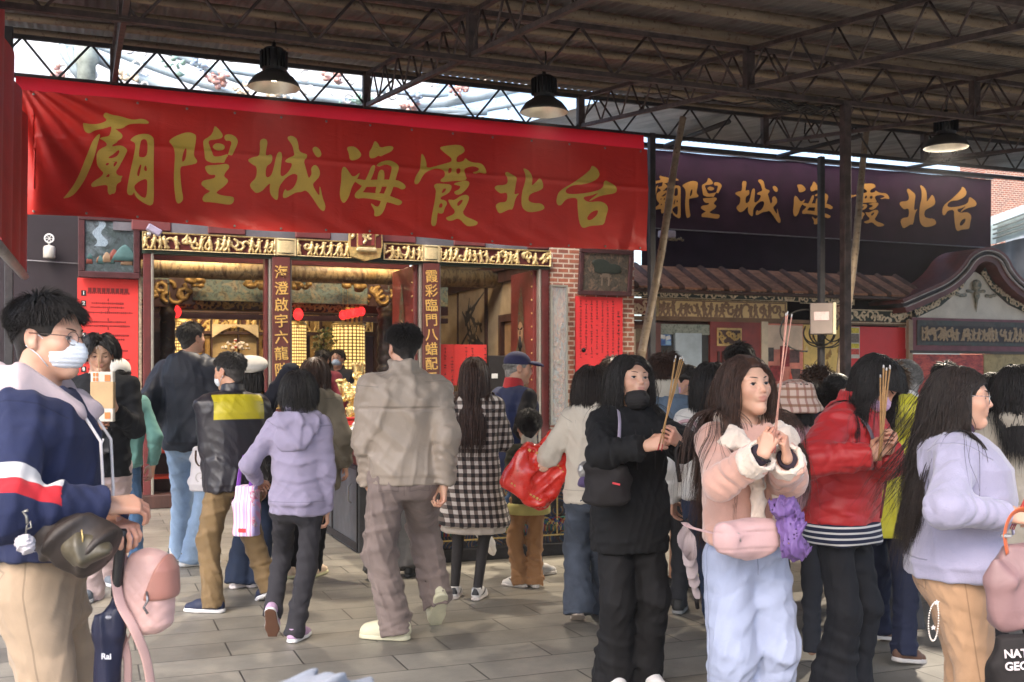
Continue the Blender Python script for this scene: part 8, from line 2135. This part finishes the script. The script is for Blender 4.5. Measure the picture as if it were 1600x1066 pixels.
J = fig('woman in navy with a low black ponytail, turned right, left of the red jacket', 1306, 7.2, 62, 1.49, True, 0, head=(8, 6, 0)); upper(J, cloth('navy_knit', (.014, .016, .035), .85), 'top', .04, -.1, h=.012, collar='stand'); trousers(J, cloth('black_knit', (.012, .011, .013), .9), h=.012); hair(J, HB, .26, 900, None, -.4, .05, 1, .12, .006, .03, .003, cap=.010, seed=29, tail=(0, -.115, -.02), hl=(.62, .06, -.45), hs=.009, coll=coll_of(J)); face_parts(J)
J = fig('small dark haired person with a white hair clip beside the thick brown pole', 1338, 8.6, 25, 1.56, True, 0); upper(J, cloth('dark_coat', (.03, .027, .03), .9), 'coat', .04, -.1, h=.014); trousers(J, cloth('black_knit', (.012, .011, .013), .9), h=.013); bob(J, HB, .1, 30, 600); MB().box(J.hd((-.075, -.03, .06)), (.02, .04, .02), bev=.006).build('hair_clip', WHITEP, J.ob)

# 23 -- woman in pink
J = fig('woman in a pink shearling jacket and pale blue jeans raising incense, long brown hair', 1166, 4.1, 163, 1.545, True, 0, head=(-9, -6, 3), hands=((1230, 716, 3.73), (1192, 710, 3.69)), hdir=((.32, .25, .92), (-.32, .25, .92)), hback=((-.75, .6, -.1), (.75, .6, .0)), curl=((50, 60, 40), (42, 55, 40)), thumb=(45, 45), elbows=((-.35, -.25, -1), (.45, -.25, -1)), hs=.98, build=1.0, nose=.85, eyes='open', q=.0033)
PK = J
SU = cloth('pink_suede', (.56, .315, .25), .92, .10, .55, .35, 240, sheen=.5); SH = cloth('cream_shearling', (.66, .545, .455), .95, .06, .5, 1.0, 110, sheen=.6)
upper(J, SU, 'jacket', .060, -.005, (.088, .084, .070), .0058, .007, 121, wr=.013, freq=20, neck=.075, cuff=.06)
q = lambda p: J.T(p, J.Rs); s = J.s
S = SDF()
for g in (-1, 1):
    S.cone(q((g * .015, -.095, .525)), q((g * .105, -.02, .525)), .034 * s, .034 * s, .02); S.cone(q((g * .105, -.02, .525)), q((g * .120, .105, .455)), .034 * s, .036 * s, .02); S.ell(q((g * .135, .120, .43)), A([.055, .026, .045]) * s, .025, 'u', J.Rs)
    S.cone(q((g * .06, .160, .40)), q((g * .045, .200, .05)), .026 * s, .024 * s, .02); S.cone(q((g * .105, .125, .45)), q((g * .06, .165, .38)), .030 * s, .026 * s, .02)
S.wrinkle(.006, 60, 3); S.wrinkle(.0025, 220, 5)
S.build('shearling_collar', J.pel - A([.4, .4, .2]), J.nt + .25, .0055, SH, J.ob)
S = SDF()
for g in (0, 1):
    d = unit(J.wr[g] - J.el[g]); e = J.el[g] + (J.wr[g] - J.el[g]) * .86
    S.cone(e - d * .035, e + d * .016, .062, .058, .01, flat_b=.012, flat_a=.012); S.cone(e - d * .02, e + d * .2, .040, .050, .01, 's')
S.wrinkle(.004, 70, 4); S.wrinkle(.002, 230, 6); S.build('cuff', np.min(J.wr, 0) - .25, np.max(J.wr, 0) + .2, .005, SH, J.ob)
S = SDF()
for g in (0, 1): S.cone(J.el[g] + (J.wr[g] - J.el[g]) * .6, J.wr[g] - (J.wr[g] - J.el[g]) * .02, .040, .034, .01, flat_b=0.0)
S.wrinkle(.004, 60, 4); S.build('sleeve_end', np.min(J.wr, 0) - .2, np.max(J.wr, 0) + .15, .005, cloth('plum_knit', (.030, .020, .030), .9), J.ob)
S = SDF(); S.loft(A([-.02, .25, .38, .45, .49]) * s, A([.135, .14, .145, .11, .072]) * s, A([.125, .140, .138, .10, .075]) * s, cy=A([.01, .02, .02, .012, 0]) * s, org=J.pel, rot=J.Rs); S.cone(J.nb, J.nt * 2 - J.nb, .056, .07, .01, 's'); S.cone(q((0, .10, .51)), q((0, .22, .56)), .06, .07, .01, 's')
S.wrinkle(.006, 30, 2); S.build('tee', J.pel - .3, J.nt + .2, .0065, cloth('white_tee', (.64, .60, .58), .9, .05, .4, .2), J.ob)
trousers(J, cloth('pale_denim', (.31, .345, .47), .85, .07, .7, .35), (.122, .118, .118), .0065, wr=.017, hem=(.02, .02), waist=.03, fold=.008); shoe_set(J, (.62, .6, .58)); face_parts(J, gaze=(.05, .1))
longhair(J, HBR, .58, 31, .005, 2600, None, .008, .40, .10, .035, .145, .105)
PBG = cloth('dusty_pink_nylon', (.50, .315, .31), .62, .08, .55, .12, spec=.45)
c = wpt(1166, 842, 3.86); ro = empty('belt_bag', c, R(10), 'dusty pink belt bag worn over pale jeans by the woman in pink', 'bag')
S = SDF(); S.ell((0, 0, -.01), (.118, .040, .058), .02); S.box((0, 0, .010), (.118, .034, .052), .028, .02); S.disp(lambda P, d: d + .003 * np.exp(-(((P[:, 2] + .032) / .004) ** 2)) + .003 * np.exp(-(((P[:, 2] - .03 + .1 * P[:, 0] ** 2) / .004) ** 2))); S.wrinkle(.007, 26, 5)
S.build('pouch', (-.2,) * 3, (.2,) * 3, .005, PBG, ro); strap('belt', None, None, [(-.11, .0, .02), (-.17, .10, .03), (-.15, .24, .03)], .03, PBG, None, ro); MB().tube([(-.09, -.045, .035), (-.05, -.052, .028), (-.045, -.056, .0)], .003, 6).build('zip_pull', STEEL, ro)
c = wpt(1226, 808, 3.82); ro = empty('purple_scarf', c, 0, 'crumpled purple scarf knotted onto the pink belt bag', 'scarf')
S = SDF(); S.ell((0, 0, .03), (.055, .04, .042), .03); S.ell((.02, 0, -.025), (.036, .03, .028), .02); S.cone((.01, -.01, -.03), (.03, -.012, -.105), .022, .044, .03); S.wrinkle(.009, 110, 4, (1, 1, .4)); S.wrinkle(.004, 240, 6, (1, 1, .3)); S.build('scarf_cloth', (-.15, -.15, -.2), (.15, .15, .15), .0045, cloth('violet_silk', (.125, .065, .215), .6, .2, .5, .1, spec=.45), ro)
b = J.M.inverted() @ wpt(1212, 668, 3.66)
incense(J, 'two long pale pink incense sticks held up by the woman in pink', b, [wpt(1226, 494, 3.62), wpt(1238, 496, 3.63), wpt(1231, 492, 3.60)], .0020, (.50, .24, .18), (.34, .03, .03))
MB().tube([J.wr[1] + J.hf[1][0] @ A([.033 * math.cos(a), -.012, .027 * math.sin(a)]) for a in np.linspace(0, 6.283, 17)], .004, 6).build('bracelet', INK, J.ob)

# umbrella, pale pink, standing beside
a, b = wpt(1062, 752, 4.65), wpt(1090, 950, 4.95); b.z = max(b.z, .02)
ro = empty('pale_umbrella', b, 0, 'pale pink folded umbrella with black tip hanging between the black hoodie and the pink jacket', 'umbrella'); v = a - b
S = SDF(); S.cone(v * .10, v * .55, .012, .036, .02); S.cone(v * .55, v * 1.0, .036, .052, .02); S.wrinkle(.006, 120, 2, (1, 1, .08)); S.build('canopy', A(v) * 0 - A([.15, .15, .02]), A(v) + A([.15, .15, .1]), .0055, cloth('pale_pink_canopy', (.56, .46, .47), .55, .08, .4, .1), ro)
MB().tube([(0, 0, 0), v * .11], [.010, .012], 10).build('tip', INK, ro); MB().tube([v * 1.0, v * 1.22, v * 1.25 + Vector((.02, 0, .02)), v * 1.2 + Vector((.05, 0, .02))], .010, 8).build('handle', INK, ro); MB().lathe([(.001, .006), (.006, 0)], 8, v * .72 + Vector((0, -.045, 0)), Matrix.Rotation(R(90), 3, 'X')).build('snap_button', INK, ro)

# 27 -- woman in red bowing
J = fig('woman in a red quilted jacket bowing her head over incense, lilac mask', 1316, 4.75, 134, 1.60, True, 1, lean=9, head=(-4, 40, -6), hands=((1390, 702, 4.4), (1364, 712, 4.38)), hdir=((.5, .5, .6), (-.5, .5, .55)), hback=((-.5, .8, -.1), (.55, .75, .2)), curl=((60, 60, 40), (50, 60, 40)), thumb=(45, 45), elbows=((-.7, -.3, -.7), (.9, -.2, -.6)), hs=.98, eyes='shut')
RJ = J
def quiltf(S):
    S.disp(lambda P, d: d - .007 * np.abs(np.sin((P[:, 2] + .5 * P[:, 0] + .5 * P[:, 1]) * 42) * np.sin((P[:, 2] - .5 * P[:, 0] - .5 * P[:, 1]) * 42)) ** .5)
RED = cloth('red_quilt', (.43, .016, .018), .52, .1, .45, .1, spec=.45)
upper(J, RED, 'jacket', .062, -.035, (.094, .086, .064), .006, .006, 131, collar='stand', wr=.010, rib=.04, extra=quiltf, neck=.062)
MB().tube([J.T((0, .188 - .0, z), J.Rs) for z in np.linspace(.02, .40, 9)], .005, 6).build('zip', M('zip_dark_red', (.15, .02, .03), .5), J.ob)
S = SDF(); S.loft(A([-.13, -.03]), [.205, .20], [.155, .15], org=J.pel)
def tees(g, c): x = g.xyz(); return g.mix(g.ramp(g.math('SINE', g.math('MULTIPLY', x[2], 260.0)), .35, .55), (.016, .02, .045), (.6, .58, .56))
S.wrinkle(.006, 30, 2); S.build('tee_hem', J.pel - .4, J.pel + .2, .008, cloth('striped_tee', (.1, .1, .1), .9, .05, .3, .2, pattern=tees), J.ob)
trousers(J, cloth('black_gaberdine', (.013, .013, .016), .8, .15, .7, .15), (.098, .092, .118), .008, wr=.014, hem=(.03, .03)); shoe_set(J, (.66, .64, .62)); face_parts(J, eyes='shut'); face_mask(J, cloth('mask_lilac', (.52, .34, .50), .8), .004)
longhair(J, HB, .34, 32, .01, 2200, .30, .012, .40, .1, .04, guard=.058)
b = J.M.inverted() @ wpt(1376, 697, 4.33)
incense(J, 'thick sheaf of tan incense sticks rising from the hands of the woman in red', b, [wpt(1379 + k * 3.2, 575 + (k % 3) * 2, 4.3 + .01 * (k % 2)) for k in range(5)] + [wpt(1376, 590, 4.32)], .0034, (.36, .20, .08))
strap('backpack_strap', 'lilac and grey rucksack strap on the shoulder of the woman in red', 'strap', [J.toW(J.T((.115, -.06, .50), J.Rs)), J.toW(J.T((.118, .08, .475), J.Rs)), J.toW(J.T((.112, .155, .37), J.Rs)), J.toW(J.T((.118, .165, .25), J.Rs))], .034, cloth('grey_lilac_webbing', (.16, .12, .14), .8))

# 28 -- yellow jacket
J = fig('person in a bright yellow rain jacket and navy trousers behind the red jacket', 1380, 5.6, 38, 1.52, True, 1, feet=((1372, 1003, 30, 10), (1412, 1040, 20, 10)), hands=((1345, 660, 5.9), (1405, 640, 5.5)), hdir=(None, (-.25, .1, .95)), hback=(None, (.9, -.3, .1)), curl=((30, 40, 30), (25, 35, 25)), elbows=((-.6, -.6, -.5), (.8, -.5, -.6)), q=.0046)
upper(J, cloth('yellow_shell', (.52, .47, .028), .5, .07, .8, .1, spec=.5), 'jacket', .058, -.175, (.092, .082, .062), .0075, .009, 141, collar='stand', wr=.014, rib=.03); trousers(J, cloth('navy_trousers', (.016, .019, .040), .8, .15, .7, .15), (.098, .085, .075), .009, wr=.014, hem=(.04, .04)); shoe_set(J, (.14, .075, .05), (.55, .5, .46)); hair(J, HLB, .085, 1300, None, .2, .55, 1, .12, .016, .40, .0030, cap=.020, seed=33, nape=-.07, hs=.008); face_parts(J)
# 29 -- grey haired man
J = fig('balding grey haired man in a grey suit with a white collar, turned left', 1412, 5.95, -30, 1.555, False, 1, head=(-12, 0, 0), build=1.05)
upper(J, cloth('grey_suiting', (.075, .072, .074), .85, .15, .5, .15), 'jacket', .048, -.15, (.090, .080, .06), .0095, .007, 143, wr=.011, collar='stand'); S = SDF(); S.cone(J.nb, J.nb + J.Rt @ A([0, .01, .085]), .078, .066, .02, flat_b=0.0); S.build('shirt_collar', J.nb - .2, J.nb + .25, .007, cloth('white_collar', (.66, .64, .62), .85), J.ob)
trousers(J, cloth('grey_suiting', (.075, .072, .074), .85), h=.012); short(J, HG, .022, 34, -.3, .15, 1600, .005, (.96, .16, -.42), 1.0, .08, .018, .006); face_parts(J, hairm=HG)
J.ob.children[-1].name  # noqa

# 30 -- woman in lavender cardigan at the right
J = fig('woman in a pale lavender cardigan and tan trousers in profile, with round glasses', 1494, 3.85, 104, 1.50, True, 0, head=(5, 0, 0), hands=((1588, 800, 3.8), (1570, 806, 3.6)), hdir=((.1, .9, .1), (-.1, .95, .0)), hback=((-.7, 0, .7), (.8, .1, .5)), curl=((45, 55, 40), (45, 60, 40)), thumb=(40, 40), elbows=((-.7, -.7, -.4), (.8, -.7, -.5)), build=1.30, hs=.96, jaw=1.08, nose=.8, eyes='low', q=.0033)
RW = J
CAR = cloth('lavender_cardigan', (.295, .28, .385), .95, .06, .5, .6, 170, sheen=.4)
def ribs(S): S.disp(lambda P, d: d - .0015 * np.sin(P[:, 0] * 420) * (P[:, 2] < J.pel[2] - .02))
upper(J, CAR, 'cardigan', .062, -.01, (.088, .084, .070), .0055, .008, 151, wr=.012, rib=.05, freq=22, neck=.066, bust=.035, extra=None, hemr=1.05)
S = SDF(); S.cone(J.nb - A([0, 0, .06]), J.nt + J.Rt @ A([0, .008, .012]), .072, .060, .03, flat_b=0.0); S.build('inner_top', J.nb - .2, J.nt + .2, .006, cloth('plum_top', (.060, .030, .050), .9), J.ob)
mb = MB()
for z in (.36, .24, .12): mb.lathe([(.001, .006), (.012, .006), (.014, 0)], 14, J.T((.0, .212, z), J.Rs), Matrix(J.Rs.tolist()) @ Matrix.Rotation(R(-90), 3, 'X'))
mb.build('button', M('lilac_button', (.50, .46, .60), .3), J.ob)
MB().lathe([(.001, .006), (.008, .004), (.010, 0)], 12, J.T((.115, .165, .30), J.Rs), Matrix(J.Rs.tolist()) @ Matrix.Rotation(R(-60), 3, 'X')).build('pin', M('pin_white', (.6, .6, .58), .4), J.ob)
trousers(J, cloth('tan_trousers', (.42, .255, .150), .88, .08, .7, .2), (.112, .096, .088), .0065, wr=.014, hem=(.03, .03), ease=1.06, waist=.03); shoe_set(J, (.6, .58, .55)); face_parts(J, eyes='low'); glasses(J, M('glasses_silver', (.5, .48, .46), .25, .1, 8, .9), None, .0235, .0215)
longhair(J, HBB, .52, 35, -.02, 3000, .9, .008, .40, -.25, .05, .125, .078, .020, drift=.055)
mb = MB(); tp = wpt(1463, 941, 3.60)
for k in range(46):
    t_ = k / 45; a_ = t_ * 2 * math.pi; x = .014 * math.sin(a_) * (1 + .4 * t_) - .012 * t_ * (1 - t_) * 4; z = -.065 * (1 - math.cos(a_)); mb.lathe([(.001, .0032), (.0028, .0016), (.0032, 0), (.0028, -.0016), (.001, -.0032)], 6, (x, -.002, z))
ro = empty('pearl_charm', tp, 0, 'looped pearl phone charm hanging from the pocket of the tan trousers', 'charm'); mb.build('pearls', M('pearl', (.62, .56, .50), .25, .05), ro)
mb = MB()
for c_, r_ in (((0, -.006, .0), .010), ((-.012, -.006, -.085), .009)):
    mb.prism([(c_[0] + r_ * (1 if k % 2 == 0 else .45) * math.sin(k * math.pi / 5), c_[2] + r_ * (1 if k % 2 == 0 else .45) * math.cos(k * math.pi / 5)) for k in range(10)], c_[1], c_[1] + .004)
mb.build('star', M('star_white', (.66, .62, .60), .3), ro)
c = wpt(1592, 912, 3.46); MAU = cloth('mauve_leather', (.21, .118, .118), .5, .1, .5, .1, spec=.5); ro = empty('handbag', c, R(-6), 'mauve leather handbag with an orange handle at the right edge of the picture', 'bag')
S = SDF(); S.loft([-.125, -.08, 0, .09, .13], [.085, .095, .090, .065, .05], [.05, .055, .052, .035, .022], ex=3, rnd=.015); S.wrinkle(.010, 24, 5); S.build('bag_body', (-.2,) * 3, (.2,) * 3, .006, MAU, ro)
strap('orange_handle', None, None, [(-.045, -.03, .10), (-.055, -.035, .17), (-.03, -.03, .23), (.02, -.02, .24), (.06, -.01, .18)], .024, cloth('orange_leather', (.50, .095, .022), .45, .08, .2, .1, spec=.5), None, ro); MB().box((-.052, -.036, .16), (.034, .012, .014), bev=.003).build('buckle', M('buckle_silver', (.55, .55, .55), .25, .05, 5, .9), ro)
c = wpt(1612, 1056, 3.40); ro = empty('black_tote', c, R(-4), 'black tote bag with white capital lettering in the bottom right corner', 'bag')
S = SDF(); S.loft([-.22, 0, .13], [.125, .125, .118], [.05, .055, .03], ex=5, rnd=.01); S.wrinkle(.006, 20, 3); S.build('tote', (-.25,) * 3, (.25,) * 3, .008, cloth('black_canvas_bag', (.017, .014, .014), .8), ro)
text_mesh('lettering', 'NATIONAL\nGEOGRAPHIC', .036, M('lettering_white', (.62, .55, .56), .7), ro, Matrix.Translation((-.108, -.062, .062)) @ Matrix.Rotation(R(90), 4, 'X') @ Matrix.Rotation(R(4), 4, 'Z'), .001, 1.1, .0010, 'LEFT')
strap('tote_strap', None, None, [(.06, 0, .12), (.07, .02, .3), (.06, .1, .42)], .03, cloth('black_canvas_bag', (.017, .014, .014), .8), None, ro)
incense(J, 'red incense sticks just entering the picture at the right edge', J.M.inverted() @ wpt(1598, 790, 3.62), [wpt(1640, 690, 3.6), wpt(1646, 692, 3.62), wpt(1643, 689, 3.58)], .0026, (.45, .06, .05))

# 31, 32 -- right edge and behind
J = fig('woman with long black hair in a hooded oatmeal coat at the right edge, back turned', 1588, 5.2, 10, 1.525, True, 0, head=(10, 0, 0))
upper(J, cloth('oatmeal_wool', (.37, .325, .265), .92, .08, .5, .35), 'coat', .058, -.30, (.092, .084, .064), .0075, .007, 161, hood='down', wr=.012); trousers(J, cloth('black_knit', (.012, .011, .013), .9), h=.012); longhair(J, HB, .34, 36, .0, 2400, None, .012, .42, .1, .05, .150, .115); shoe_set(J, (.1, .1, .1))
J = fig('dark haired person half hidden behind the woman in the lavender cardigan', 1477, 7.6, 5, 1.57, False, 0); upper(J, cloth('dark_coat', (.03, .027, .03), .9), 'coat', .04, -.1, h=.014); trousers(J, cloth('black_knit', (.012, .011, .013), .9), h=.013); short(J, HB, .05, 37, n=900)
J = fig('black haired person in a dark red jacket left of the oatmeal coat', 1552, 6.6, 0, 1.49, True, 0); upper(J, cloth('dark_red_coat', (.20, .012, .022), .8), 'jacket', .05, -.1, h=.012); trousers(J, cloth('black_knit', (.012, .011, .013), .9), h=.013); bob(J, HB, .16, 38, 900)
# blurred pale bundle at the bottom edge
c = wpt(487, 1098, 1.6); ro = empty('crumpled_cloth', c, 0, 'pale grey blue crumpled cloth bundle out of focus at the bottom edge', 'cloth')
S = SDF(); S.ell((-.02, 0, -.02), (.10, .06, .045), .03); S.cone((.02, 0, 0), (.024, 0, .030), .03, .016, .03); S.ell((.082, 0, .0), (.022, .03, .022), .02); S.wrinkle(.014, 70, 4); S.build('bundle', (-.2,) * 3, (.2,) * 3, .004, cloth('pale_bluegrey', (.20, .215, .25), .85, .25, .6, .2), ro)

# ---------------------------------------------------------------- thin incense smoke in the air
hz = bpy.data.materials.new('haze'); hz.use_nodes = True; nt = hz.node_tree; nt.nodes.clear()
v_ = nt.nodes.new('ShaderNodeVolumePrincipled'); v_.inputs['Density'].default_value = .001; v_.inputs['Color'].default_value = (.80, .82, .86, 1); v_.inputs['Anisotropy'].default_value = .2
o_ = nt.nodes.new('ShaderNodeOutputMaterial'); nt.links.new(v_.outputs[0], o_.inputs['Volume'])
o = MB().box((0, 0, 0), (90, 90, 13)).build('haze', hz); o.location = (2, 8, 5.5); tag(o, kind='stuff')
